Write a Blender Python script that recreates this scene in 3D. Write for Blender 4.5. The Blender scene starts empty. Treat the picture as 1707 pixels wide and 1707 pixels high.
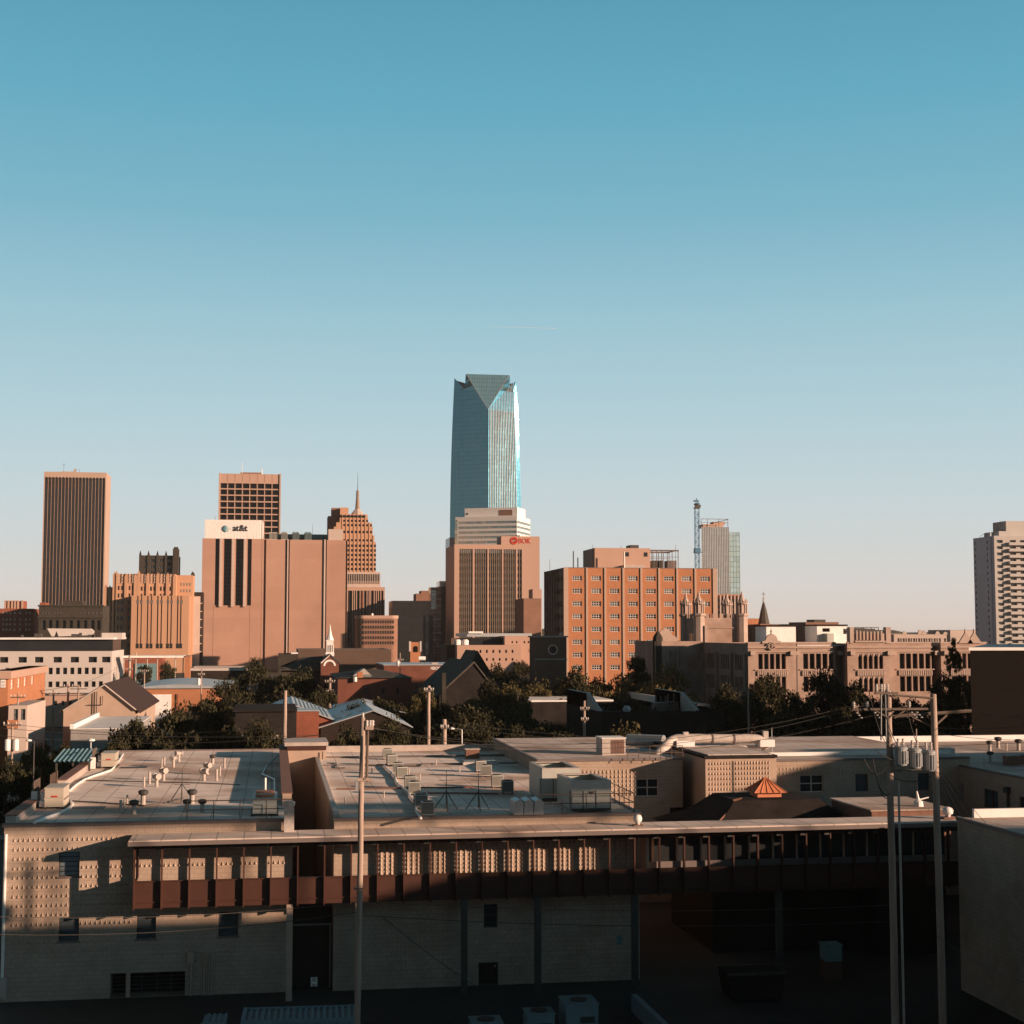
import bpy, math, random
from mathutils import Vector, Matrix
random.seed(11)
R = math.radians
scene = bpy.context.scene
col = scene.collection
rnd = random.uniform

# ------------------------------------------------------------------ survey
# street grid = world axes; the viewpoint stands 20 m up and looks 9 degrees off the grid
F, HOR, H, TH = 2500.0, 1053.0, 20.0, R(9)
PI_ = math.atan((HOR - 853.5) / F)
_f = (math.sin(TH) * math.cos(PI_), math.cos(TH) * math.cos(PI_), math.sin(PI_))
_r = (math.cos(TH), -math.sin(TH), 0.0)
_u = (-math.sin(TH) * math.sin(PI_), -math.cos(TH) * math.sin(PI_), math.cos(PI_))

def ray(x, y):
    a = (x - 853.5) / F
    b = (853.5 - y) / F
    return [_f[i] + _r[i] * a + _u[i] * b for i in range(3)]
def atY(x, y, Y):
    d = ray(x, y); k = Y / d[1]
    return (d[0] * k, Y, H + d[2] * k)
def atX(x, y, X):
    d = ray(x, y); k = X / d[0]
    return (X, d[1] * k, H + d[2] * k)
def atZ(x, y, z):
    d = ray(x, y); k = (z - H) / d[2]
    return (d[0] * k, d[1] * k, z)
def PX(x, Y, y=1053): return atY(x, y, Y)[0]
def PZ(y, Y, x=853): return atY(x, y, Y)[2]

# ------------------------------------------------------------------ materials
M = {}
def mat(name, c, rough=0.85, var=0.12, scale=0.5, metal=0.0, spec=0.3, bump=0.0, streak=False, brick=None, stain=0.0, panel=None, emit=None):
    m = bpy.data.materials.new(name); m.use_nodes = True
    nt = m.node_tree; N = nt.nodes; L = nt.links
    b = N['Principled BSDF']
    b.inputs['Roughness'].default_value = rough
    b.inputs['Metallic'].default_value = metal
    b.inputs['Specular IOR Level'].default_value = spec
    geo = N.new('ShaderNodeNewGeometry')
    mp = N.new('ShaderNodeMapping')
    mp.inputs['Scale'].default_value = (scale, scale, scale * (0.12 if streak else 1))
    L.new(geo.outputs['Position'], mp.inputs['Vector'])
    no = N.new('ShaderNodeTexNoise'); no.inputs['Scale'].default_value = 1.0
    no.inputs['Detail'].default_value = 6; no.inputs['Roughness'].default_value = 0.65
    L.new(mp.outputs[0], no.inputs['Vector'])
    rp = N.new('ShaderNodeMapRange')
    rp.inputs['From Min'].default_value = 0.3; rp.inputs['From Max'].default_value = 0.7
    rp.inputs['To Min'].default_value = 1 - var; rp.inputs['To Max'].default_value = 1 + var
    L.new(no.outputs['Fac'], rp.inputs['Value'])
    mul = N.new('ShaderNodeVectorMath'); mul.operation = 'SCALE'
    mul.inputs[0].default_value = c
    L.new(rp.outputs[0], mul.inputs['Scale'])
    out = mul.outputs[0]
    if brick or panel:
        sp = N.new('ShaderNodeSeparateXYZ'); L.new(geo.outputs['Position'], sp.inputs[0])
        ad = N.new('ShaderNodeMath'); ad.operation = 'ADD'
        L.new(sp.outputs[0], ad.inputs[0]); L.new(sp.outputs[1], ad.inputs[1])
        cb = N.new('ShaderNodeCombineXYZ')
        flat = (panel or brick)[-1] == 'flat'
        if flat:
            L.new(sp.outputs[0], cb.inputs[0]); L.new(sp.outputs[1], cb.inputs[1])
        else:
            L.new(ad.outputs[0], cb.inputs[0]); L.new(sp.outputs[2], cb.inputs[1])
        bt = N.new('ShaderNodeTexBrick')
        w, h, mo, dark = (panel or brick)[:4]
        bt.inputs['Scale'].default_value = 1.0
        bt.inputs['Brick Width'].default_value = w; bt.inputs['Row Height'].default_value = h
        bt.inputs['Mortar Size'].default_value = mo; bt.inputs['Mortar Smooth'].default_value = 0.3
        bt.offset = 0.5 if brick else 0.0
        bt.inputs['Color1'].default_value = (1, 1, 1, 1); bt.inputs['Color2'].default_value = (.93, .93, .93, 1)
        bt.inputs['Mortar'].default_value = (dark, dark, dark, 1)
        L.new(cb.outputs[0], bt.inputs['Vector'])
        m2 = N.new('ShaderNodeVectorMath'); m2.operation = 'MULTIPLY'
        L.new(out, m2.inputs[0]); L.new(bt.outputs['Color'], m2.inputs[1]); out = m2.outputs[0]
    if stain:
        n2 = N.new('ShaderNodeTexNoise'); n2.inputs['Scale'].default_value = scale * 0.35
        n2.inputs['Detail'].default_value = 8; L.new(geo.outputs['Position'], n2.inputs['Vector'])
        r2 = N.new('ShaderNodeMapRange'); r2.inputs['From Min'].default_value = 0.48; r2.inputs['From Max'].default_value = 0.68
        r2.inputs['To Min'].default_value = 1.0; r2.inputs['To Max'].default_value = 1 - stain
        L.new(n2.outputs['Fac'], r2.inputs['Value'])
        m3 = N.new('ShaderNodeVectorMath'); m3.operation = 'MULTIPLY'; cx = N.new('ShaderNodeCombineXYZ')
        for i_, pw in enumerate((1.0, 1.35, 1.6)):
            pn = N.new('ShaderNodeMath'); pn.operation = 'POWER'; pn.inputs[1].default_value = pw; L.new(r2.outputs[0], pn.inputs[0]); L.new(pn.outputs[0], cx.inputs[i_])
        L.new(out, m3.inputs[0]); L.new(cx.outputs[0], m3.inputs[1]); out = m3.outputs[0]
    L.new(out, b.inputs['Base Color'])
    if bump:
        bp = N.new('ShaderNodeBump'); bp.inputs['Strength'].default_value = bump; bp.inputs['Distance'].default_value = 0.05
        L.new(no.outputs['Fac'], bp.inputs['Height']); L.new(bp.outputs[0], b.inputs['Normal'])
    M[name] = m
    return m

def curtain(name, c, line, w, h, mw, rough=0.08, metal=0.85, axis='x', cellvar=0.35, tilt=0.03):
    """reflective curtain wall: panes with slightly different tint and tilt, mullion lines"""
    m = bpy.data.materials.new(name); m.use_nodes = True
    nt = m.node_tree; N = nt.nodes; L = nt.links; b = N['Principled BSDF']
    geo = N.new('ShaderNodeNewGeometry'); sp = N.new('ShaderNodeSeparateXYZ'); L.new(geo.outputs['Position'], sp.inputs[0])
    cb = N.new('ShaderNodeCombineXYZ')
    if axis == 'x': L.new(sp.outputs[0], cb.inputs[0])
    else:
        ad = N.new('ShaderNodeMath'); ad.operation = 'ADD'; L.new(sp.outputs[0], ad.inputs[0]); L.new(sp.outputs[1], ad.inputs[1]); L.new(ad.outputs[0], cb.inputs[0])
    L.new(sp.outputs[2], cb.inputs[1])
    bt = N.new('ShaderNodeTexBrick'); bt.offset = 0.0
    bt.inputs['Scale'].default_value = 1.0; bt.inputs['Brick Width'].default_value = w; bt.inputs['Row Height'].default_value = h
    bt.inputs['Mortar Size'].default_value = mw; bt.inputs['Mortar Smooth'].default_value = 0.1
    bt.inputs['Color1'].default_value = (*c, 1); bt.inputs['Color2'].default_value = (*[k * (1 - cellvar) for k in c], 1)
    bt.inputs['Mortar'].default_value = (*line, 1)
    L.new(cb.outputs[0], bt.inputs['Vector']); L.new(bt.outputs['Color'], b.inputs['Base Color'])
    b.inputs['Roughness'].default_value = rough; b.inputs['Metallic'].default_value = metal
    # per-pane tilt
    sn = N.new('ShaderNodeVectorMath'); sn.operation = 'SNAP'; sn.inputs[1].default_value = (w, h, 1)
    L.new(cb.outputs[0], sn.inputs[0])
    wn = N.new('ShaderNodeTexWhiteNoise'); L.new(sn.outputs[0], wn.inputs['Vector'])
    su = N.new('ShaderNodeVectorMath'); su.operation = 'SUBTRACT'; su.inputs[1].default_value = (.5, .5, .5); L.new(wn.outputs['Color'], su.inputs[0])
    sc = N.new('ShaderNodeVectorMath'); sc.operation = 'SCALE'; sc.inputs['Scale'].default_value = tilt; L.new(su.outputs[0], sc.inputs[0])
    a2 = N.new('ShaderNodeVectorMath'); a2.operation = 'ADD'; L.new(geo.outputs['Normal'], a2.inputs[0]); L.new(sc.outputs[0], a2.inputs[1])
    nn = N.new('ShaderNodeVectorMath'); nn.operation = 'NORMALIZE'; L.new(a2.outputs[0], nn.inputs[0]); L.new(nn.outputs[0], b.inputs['Normal'])
    M[name] = m; return m

mat('tan_block', (.40, .31, .245), .9, .12, .8, bump=.2, brick=(.42, .255, .016, .72), stain=.16)
mat('tan_plain', (.42, .31, .24), .9, .10, .6, bump=.15)
mat('roof_membrane', (.88, .74, .65), .85, .14, .5, stain=.42, panel=(1.7, 3.0, .04, .55, 'flat'))
mat('roof_grey', (.60, .50, .44), .85, .25, .3, stain=.4, panel=(1.45, 3.0, .05, .6, 'flat'))
mat('roof_white', (.72, .70, .68), .7, .1, .4)
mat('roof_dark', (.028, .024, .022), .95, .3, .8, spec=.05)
mat('coping', (.16, .13, .12), .6, .1, 1)
mat('coping_light', (.42, .36, .32), .6, .15, 1.5)
mat('brown_metal', (.062, .025, .017), .6, .12, 1.2)
mat('rust_wood', (.20, .10, .07), .8, .2, 2)
mat('galv', (.42, .43, .43), .45, .15, 2, metal=.6)
mat('white_paint', (.78, .75, .72), .6, .08, 1)
mat('white_band', (.50, .45, .42), .7, .05, .3)
mat('beige_metal', (.42, .37, .30), .55, .06, 1.5)
mat('chiller_metal', (.42, .42, .38), .5, .08, 1.5)
mat('pvc', (.46, .40, .36), .5, .2, 4)
mat('dark_metal', (.06, .055, .05), .6, .2, 3)
mat('rail_metal', (.13, .09, .07), .6, .2, 3)
mat('wood_pole', (.36, .27, .22), .9, .28, 3, streak=True, bump=.4)
mat('arm_wood', (.13, .10, .08), .9, .25, 3)
mat('porcelain', (.55, .50, .46), .3, .1, 4)
mat('blind_blue', (.13, .17, .20), .4, .1, 1)
mat('transformer', (.27, .28, .285), .45, .08, 2)
mat('cable', (.10, .09, .08), .6, .1, 3)
mat('glass_dark', (.02, .024, .028), .12, .1, 1, spec=.6)
mat('glass_blue', (.05, .075, .09), .1, .3, .4, spec=.7)
mat('glass_pale', (.16, .17, .17), .2, .35, 1.2, spec=.6)
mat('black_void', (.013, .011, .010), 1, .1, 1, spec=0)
mat('frame_white', (.55, .50, .46), .6, .05, 1)
mat('frame_dark', (.06, .05, .045), .6, .05, 1)
mat('asphalt', (.06, .057, .054), .9, .25, .12, stain=.3)
mat('ground_mix', (.06, .058, .045), .95, .35, .02, stain=.3)
mat('concrete', (.28, .265, .25), .9, .15, .8)
mat('brick_orange', (.41, .175, .088), .9, .10, .25, brick=(1.2, .6, .03, .9))
mat('brick_red', (.26, .085, .05), .9, .2, .5, brick=(.6, .3, .02, .8))
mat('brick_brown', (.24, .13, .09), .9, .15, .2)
mat('brick_deco', (.46, .265, .165), .9, .08, .08, streak=True)
mat('brick_pink', (.42, .255, .19), .9, .07, .06, stain=.1, panel=(60, 3.9, .07, .93))
mat('precast', (.42, .30, .235), .85, .05, .1)
mat('precast_pink', (.43, .28, .215), .85, .05, .08, streak=True)
mat('precast_pale', (.47, .38, .33), .85, .08, .1)
mat('stone_deco', (.30, .22, .165), .9, .15, .15)
mat('limestone', (.38, .27, .22), .9, .2, .35, brick=(1.4, .7, .02, .85), stain=.15)
mat('limestone_trim', (.42, .32, .27), .9, .12, .6)
mat('brick_dark', (.16, .06, .04), .9, .2, .5)
mat('bay_panel', (.26, .205, .16), .85, .1, .3)
mat('umber', (.115, .078, .06), .9, .15, .2, spec=.1)
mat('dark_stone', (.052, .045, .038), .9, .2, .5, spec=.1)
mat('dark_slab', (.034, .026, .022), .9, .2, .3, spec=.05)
mat('metal_roof', (.42, .45, .47), .45, .08, 1, metal=.3)
mat('slate', (.09, .08, .07), .9, .25, 1, spec=.1)
mat('tile_brown', (.045, .024, .019), .85, .2, 1.5)
mat('teal_metal', (.13, .23, .25), .6, .1, 1)
mat('container_blue', (.16, .24, .27), .6, .12, 1.5)
mat('copper_orange', (.55, .20, .10), .6, .12, 2)
mat('sign_red', (.45, .04, .02), .5, .05, 1)
mat('sign_black', (.03, .03, .035), .5, .05, 1)
mat('sign_teal', (.08, .32, .42), .5, .1, .6)
mat('sign_navy', (.06, .10, .14), .5, .1, .6)
mat('crane_blue', (.06, .16, .26), .5, .1, 1)
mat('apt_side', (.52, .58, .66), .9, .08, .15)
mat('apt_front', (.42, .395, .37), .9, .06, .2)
mat('black_glass', (.022, .023, .025), .25, .2, .3, spec=.35)
mat('bark', (.07, .05, .035), .95, .25, 3)
mat('leaf_dark', (.045, .042, .022), .9, .45, .5, spec=.1)
mat('leaf_mid', (.08, .066, .028), .9, .45, .5, spec=.1)
mat('leaf_olive', (.13, .10, .042), .9, .4, .5, spec=.1)
mat('treeline', (.035, .04, .025), .95, .4, .02)
mat('skin', (.4, .25, .18), .6)
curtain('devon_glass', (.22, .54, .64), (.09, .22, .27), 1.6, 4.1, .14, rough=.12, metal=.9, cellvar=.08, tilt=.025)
curtain('brightened_crown_glass', (.42, .84, 1.0), (.2, .4, .5), 1.6, 4.1, .16, rough=.3, metal=.85, cellvar=.1, tilt=.03)  # shaft glass with a brighter sky reflection put into its base colour
curtain('tower_glass', (.50, .54, .54), (.42, .43, .42), 2.6, 3.6, .25, rough=.2, metal=.45, cellvar=.12, tilt=.05)
curtain('tower_glass_green', (.50, .64, .63), (.22, .28, .28), 2.2, 3.6, .2, rough=.15, metal=.55, cellvar=.2, tilt=.06)
curtain('grey_mirror', (.36, .38, .38), (.15, .15, .15), 3.0, 3.6, .15, rough=.12, metal=.85, axis='xy', cellvar=.3, tilt=.05)

# ------------------------------------------------------------------ mesh helpers
BASE = {}
class MB:
    def __init__(s): s.v = []; s.f = []; s.m = []
    def poly(s, pts, mi=0):
        n = len(s.v); s.v += [tuple(p) for p in pts]; s.f.append(tuple(range(n, n + len(pts)))); s.m.append(mi); return s
    def box(s, x0, x1, y0, y1, z0, z1, mi=0):
        if x0 > x1: x0, x1 = x1, x0
        if y0 > y1: y0, y1 = y1, y0
        if z0 > z1: z0, z1 = z1, z0
        n = len(s.v)
        s.v += [(x0, y0, z0), (x1, y0, z0), (x1, y1, z0), (x0, y1, z0), (x0, y0, z1), (x1, y0, z1), (x1, y1, z1), (x0, y1, z1)]
        for q in ((0, 3, 2, 1), (4, 5, 6, 7), (0, 1, 5, 4), (1, 2, 6, 5), (2, 3, 7, 6), (3, 0, 4, 7)):
            s.f.append(tuple(n + i for i in q)); s.m.append(mi)
        return s
    def prism(s, pts, z0, z1, mi=0):
        """vertical prism over a ccw polygon (x, y)"""
        n = len(pts)
        s.poly([(x, y, z1) for x, y in pts], mi); s.poly([(x, y, z0) for x, y in reversed(pts)], mi)
        for i in range(n):
            a, b = pts[i], pts[(i + 1) % n]
            s.poly([(a[0], a[1], z0), (b[0], b[1], z0), (b[0], b[1], z1), (a[0], a[1], z1)], mi)
        return s
    def extr(s, pts, y0, y1, mi=0):
        """prism along y over a polygon in (x, z)"""
        n = len(pts)
        s.poly([(x, y0, z) for x, z in pts], mi); s.poly([(x, y1, z) for x, z in reversed(pts)], mi)
        for i in range(n):
            a, b = pts[i], pts[(i + 1) % n]
            s.poly([(b[0], y0, b[1]), (a[0], y0, a[1]), (a[0], y1, a[1]), (b[0], y1, b[1])], mi)
        return s
    def tube(s, p, q, r0, r1=None, n=8, mi=0, cap=True):
        r1 = r0 if r1 is None else r1
        p = Vector(p); q = Vector(q); d = (q - p)
        if d.length < 1e-6: return s
        d.normalize(); a = Vector((0, 0, 1)) if abs(d.z) < .9 else Vector((1, 0, 0))
        u = d.cross(a).normalized(); w = d.cross(u)
        k = len(s.v)
        for c, r in ((p, r0), (q, r1)):
            for i in range(n):
                t = 2 * math.pi * i / n
                s.v.append(tuple(c + u * (r * math.cos(t)) + w * (r * math.sin(t))))
        for i in range(n):
            j = (i + 1) % n; s.f.append((k + i, k + j, k + n + j, k + n + i)); s.m.append(mi)
        if cap:
            s.f.append(tuple(k + i for i in reversed(range(n)))); s.m.append(mi)
            s.f.append(tuple(k + n + i for i in range(n))); s.m.append(mi)
        return s
    def path(s, pts, r, n=6, mi=0): return s.sweep(pts, r, n, mi)
    def sweep(s, pts, r, n=12, mi=0):
        k = len(s.v); P = [Vector(p) for p in pts]; m = len(P)
        for i, c in enumerate(P):
            d = (P[min(i + 1, m - 1)] - P[max(i - 1, 0)]).normalized(); u = d.cross(Vector((0, 1, 0))).normalized() if abs(d.y) < .9 else d.cross(Vector((0, 0, 1))).normalized(); w = d.cross(u)
            for j in range(n):
                t = 2 * math.pi * j / n; s.v.append(tuple(c + u * (r * math.cos(t)) + w * (r * math.sin(t))))
        for i in range(m - 1):
            for j in range(n):
                q = (j + 1) % n; s.f.append((k + i * n + j, k + i * n + q, k + (i + 1) * n + q, k + (i + 1) * n + j)); s.m.append(mi)
        s.f.append(tuple(k + i for i in reversed(range(n)))); s.m.append(mi); s.f.append(tuple(k + (m - 1) * n + i for i in range(n))); s.m.append(mi)
        return s
    def lathe(s, cx, cy, prof, n=12, mi=0):
        k = len(s.v)
        for r, z in prof:
            for i in range(n):
                t = 2 * math.pi * i / n; s.v.append((cx + r * math.cos(t), cy + r * math.sin(t), z))
        for a in range(len(prof) - 1):
            for i in range(n):
                j = (i + 1) % n; s.f.append((k + a * n + i, k + a * n + j, k + (a + 1) * n + j, k + (a + 1) * n + i)); s.m.append(mi)
        s.f.append(tuple(k + i for i in reversed(range(n)))); s.m.append(mi)
        e = k + (len(prof) - 1) * n; s.f.append(tuple(e + i for i in range(n))); s.m.append(mi)
        return s
    def build(s, name, mats, parent=None, base=None, smooth=False):
        if not isinstance(mats, (list, tuple)): mats = [mats]
        b = base if base is not None else (BASE.get(parent.name, (0, 0, 0)) if parent else (0, 0, 0))
        me = bpy.data.meshes.new(name)
        me.from_pydata([(x - b[0], y - b[1], z - b[2]) for x, y, z in s.v], [], s.f)
        for mm in mats: me.materials.append(M[mm])
        if len(mats) > 1: me.polygons.foreach_set('material_index', s.m)
        if smooth: me.polygons.foreach_set('use_smooth', [True] * len(me.polygons))
        me.update()
        o = bpy.data.objects.new(name, me); col.objects.link(o)
        if parent:
            o.parent = parent; pb = BASE.get(parent.name, (0, 0, 0))
            o.location = (b[0] - pb[0], b[1] - pb[1], b[2] - pb[2])
        else: o.location = b
        BASE[o.name] = b
        return o

def tag(o, label, cat, group=None, kind=None):
    if label: o['label'] = label
    if cat: o['category'] = cat
    if group: o['group'] = group
    if kind: o['kind'] = kind
    return o
def thing(name, label, cat, base, group=None, rz=0):
    o = bpy.data.objects.new(name, None); col.objects.link(o)
    o.location = base; o.rotation_euler = (0, 0, rz); o.empty_display_size = .5
    BASE[o.name] = tuple(base)
    return tag(o, label, cat, group)
def copy_tree(o, parent=None):
    c = o.copy(); col.objects.link(c)
    if parent: c.parent = parent
    for ch in [k for k in o.children]: copy_tree(ch, c)
    return c
def dup(o, loc, label=None, rz=None, scale=None):
    c = copy_tree(o); c.location = loc
    if label: c['label'] = label
    if rz is not None: c.rotation_euler = (0, 0, rz)
    if scale is not None: c.scale = (scale,) * 3 if not isinstance(scale, tuple) else scale
    BASE[c.name] = tuple(loc)
    return c

# faces of grid-aligned boxes: (origin, u direction, outward normal, rotation)
def frF(x0, y0): return ((x0, y0), (1, 0), (0, -1), 0.0)
def frL(x0, y1): return ((x0, y1), (0, -1), (-1, 0), -math.pi / 2)
def frR(x1, y0): return ((x1, y0), (0, 1), (1, 0), math.pi / 2)
def fp(fr, a, z, d=0.0):
    o, u, n, _ = fr
    return (o[0] + u[0] * a + n[0] * d, o[1] + u[1] * a + n[1] * d, z)

def facade(mb, fr, u0, u1, z0, z1, cols, rows, dep, mi=0):
    """wall face with real recessed openings"""
    cols = sorted(cols); rows = sorted(rows)
    def q(a, b, c, d):
        if b - a > 1e-4 and d - c > 1e-4: mb.poly([fp(fr, a, c), fp(fr, b, c), fp(fr, b, d), fp(fr, a, d)], mi)
    z = z0
    for c, d in rows:
        q(u0, u1, z, c)
        a = u0
        for p, r in cols:
            q(a, p, c, d); a = r
            mb.poly([fp(fr, p, c), fp(fr, r, c), fp(fr, r, c, -dep), fp(fr, p, c, -dep)], mi)
            mb.poly([fp(fr, p, d), fp(fr, p, d, -dep), fp(fr, r, d, -dep), fp(fr, r, d)], mi)
            mb.poly([fp(fr, p, c), fp(fr, p, c, -dep), fp(fr, p, d, -dep), fp(fr, p, d)], mi)
            mb.poly([fp(fr, r, c), fp(fr, r, d), fp(fr, r, d, -dep), fp(fr, r, c, -dep)], mi)
        q(a, u1, c, d)
        z = d
    q(u0, u1, z, z1)

_WM = {}
def window_mesh(w, h, nx, nz, bar, glass, frame, arch=False):
    key = (round(w, 2), round(h, 2), nx, nz, bar, glass, frame)
    if key in _WM: return _WM[key]
    mb = MB()
    g_ = MB().poly([(0, .0, 0), (w, .0, 0), (w, .0, h), (0, .0, h)])
    if bar:
        t = bar
        mb.box(0, w, -t, -.01, 0, t, 1); mb.box(0, w, -t, -.01, h - t, h, 1)
        mb.box(0, t, -t, -.01, t, h - t, 1); mb.box(w - t, w, -t, -.01, t, h - t, 1)
        for i in range(1, nx):
            mb.box(w * i / nx - t / 2, w * i / nx + t / 2, -t, -.01, t, h - t, 1)
        for j in range(1, nz):
            mb.box(t, w - t, -t * .8, -.012, h * j / nz - t / 2, h * j / nz + t / 2, 1)
    out = []
    for q, mm in ((g_, glass), (mb, frame)):
        if not q.v: out.append(None); continue
        me = bpy.data.meshes.new('window'); me.from_pydata(q.v, [], q.f); me.materials.append(M[mm]); me.update(); out.append(me)
    _WM[key] = out
    return out
WC = {}
EXTRA = {}
def put_window(t, fr, p, r, c, d, dep, nx=2, nz=2, bar=.08, glass='glass_dark', frame='frame_dark', name='window'):
    w, h = r - p, d - c
    b = BASE[t.name]
    x, y, z = fp(fr, p, c, -dep)
    n = WC.get(t.name, 0)
    if n >= 98:
        k = (t.name, glass); mb = EXTRA.setdefault(k, (MB(), t, glass))[0]
        mb.poly([fp(fr, p, c, -dep), fp(fr, r, c, -dep), fp(fr, r, d, -dep), fp(fr, p, d, -dep)])
        return None
    WC[t.name] = n + 1
    gm, fm = window_mesh(w, h, nx, nz, bar, glass, frame)
    o = bpy.data.objects.new(name, gm); col.objects.link(o)
    if fm: k = bpy.data.objects.new('frame', fm); col.objects.link(k); k.parent = o
    o.parent = t; o.location = (x - b[0], y - b[1], z - b[2]); o.rotation_euler = (0, 0, fr[3])
    return o
def flush_extra():
    for (nm, g), (mb, t, glass) in EXTRA.items():
        o = mb.build('window', glass, t); o['kind'] = 'stuff'
    EXTRA.clear()
def grid(t, mb, fr, u0, u1, z0, z1, cols, rows, dep, skip=None, **kw):
    facade(mb, fr, u0, u1, z0, z1, cols, rows, dep)
    for c, d in rows:
        for p, r in cols: put_window(t, fr, p, r, c, d, dep, **kw)
def shell(mb, x0, x1, y0, y1, z0, z1, skip='', mi=0):
    """box walls without the faces named in skip (F, L, R, B, T)"""
    if 'F' not in skip: mb.poly([(x0, y0, z0), (x1, y0, z0), (x1, y0, z1), (x0, y0, z1)], mi)
    if 'B' not in skip: mb.poly([(x1, y1, z0), (x0, y1, z0), (x0, y1, z1), (x1, y1, z1)], mi)
    if 'L' not in skip: mb.poly([(x0, y1, z0), (x0, y0, z0), (x0, y0, z1), (x0, y1, z1)], mi)
    if 'R' not in skip: mb.poly([(x1, y0, z0), (x1, y1, z0), (x1, y1, z1), (x1, y0, z1)], mi)
    if 'T' not in skip: mb.poly([(x0, y0, z1), (x1, y0, z1), (x1, y1, z1), (x0, y1, z1)], mi)
def rep(a, n, pitch, w): return [(a + i * pitch, a + i * pitch + w) for i in range(n)]
def pxcols(lst, Y, x0, y=1000):
    """pixel intervals on the facade at depth Y -> offsets from its left corner"""
    return [(PX(a, Y, y) - x0, PX(b, Y, y) - x0) for a, b in lst]
def bumps(mb, fr, u0, u1, z0, z1, du, dz, w, h, d, holes=(), mi=0, stagger=False):
    """rows of small pyramid-shaped blocks in relief"""
    z = z0; k = 0
    while z + h <= z1:
        u = u0 + (du / 2 if (stagger and k % 2) else 0)
        while u + w <= u1:
            if not any(a - w < u < b and c - h < z < e for a, b, c, e in holes):
                A = fp(fr, u, z); B = fp(fr, u + w, z); T = fp(fr, u + w / 2, z + h); P = fp(fr, u + w / 2, z + h * .12, d)
                mb.poly([A, B, P], mi); mb.poly([B, T, P], mi); mb.poly([T, A, P], mi)
            u += du
        z += dz; k += 1
def coping(t, x0, x1, y0, y1, z, w=.3, h=.12, m='coping', name='coping'):
    mb = MB()
    mb.box(x0 - .08, x1 + .08, y0 - .08, y0 + w, z, z + h); mb.box(x0 - .08, x1 + .08, y1 - w, y1 + .08, z, z + h)
    mb.box(x0 - .08, x0 + w, y0 + w, y1 - w, z, z + h); mb.box(x1 - w, x1 + .08, y0 + w, y1 - w, z, z + h)
    return mb.build(name, m, t)
def text(t, s, x, y, z, size, m, ext=.1, rz=0.0, name='lettering', shear=0, bold=0.0, ctr=False, sx=1.0):
    cu = bpy.data.curves.new(name, 'FONT'); cu.body = s; cu.size = size; cu.extrude = ext; cu.shear = shear; cu.offset = bold
    cu.resolution_u = 3
    if ctr: cu.align_x = 'CENTER'
    tmp = bpy.data.objects.new('tmp', cu); col.objects.link(tmp)
    dg = bpy.context.evaluated_depsgraph_get()
    me = bpy.data.meshes.new_from_object(tmp.evaluated_get(dg)); bpy.data.objects.remove(tmp); bpy.data.curves.remove(cu)
    me.materials.clear(); me.materials.append(M[m])
    o = bpy.data.objects.new(name, me); col.objects.link(o); o.parent = t
    b = BASE[t.name]; o.location = (x - b[0], y - b[1], z - b[2]); o.rotation_euler = (R(90), 0, rz); o.scale = (sx, 1, 1)
    return o
# ================================================================== FAR CITY
def bld(name, label, px0, px1, ytop, Y, depth, cat='building', group=None, z0=0.0):
    """thing at the front-left corner; returns (thing, x0, x1, y0, y1, ztop)"""
    x0 = PX(px0, Y, ytop); x1 = PX(px1, Y, ytop); z = PZ(ytop, Y, (px0 + px1) / 2)
    return thing(name, label, cat, (x0, Y, z0), group), x0, x1, Y, Y + depth, z
def plain(name, label, px0, px1, ytop, Y, depth, wall, roof='roof_grey', cop=True, cat='building', **kw):
    t, x0, x1, y0, y1, z = bld(name, label, px0, px1, ytop, Y, depth, cat)
    mb = MB(); shell(mb, x0, x1, y0, y1, 0, z, 'T'); mb.build('wall', wall, t)
    MB().box(x0 + .02, x1 - .02, y0 + .02, y1 - .02, z - .6, z - .4).build('roof', roof, t)
    if cop: coping(t, x0, x1, y0, y1, z)
    return t, x0, x1, y0, y1, z

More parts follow.
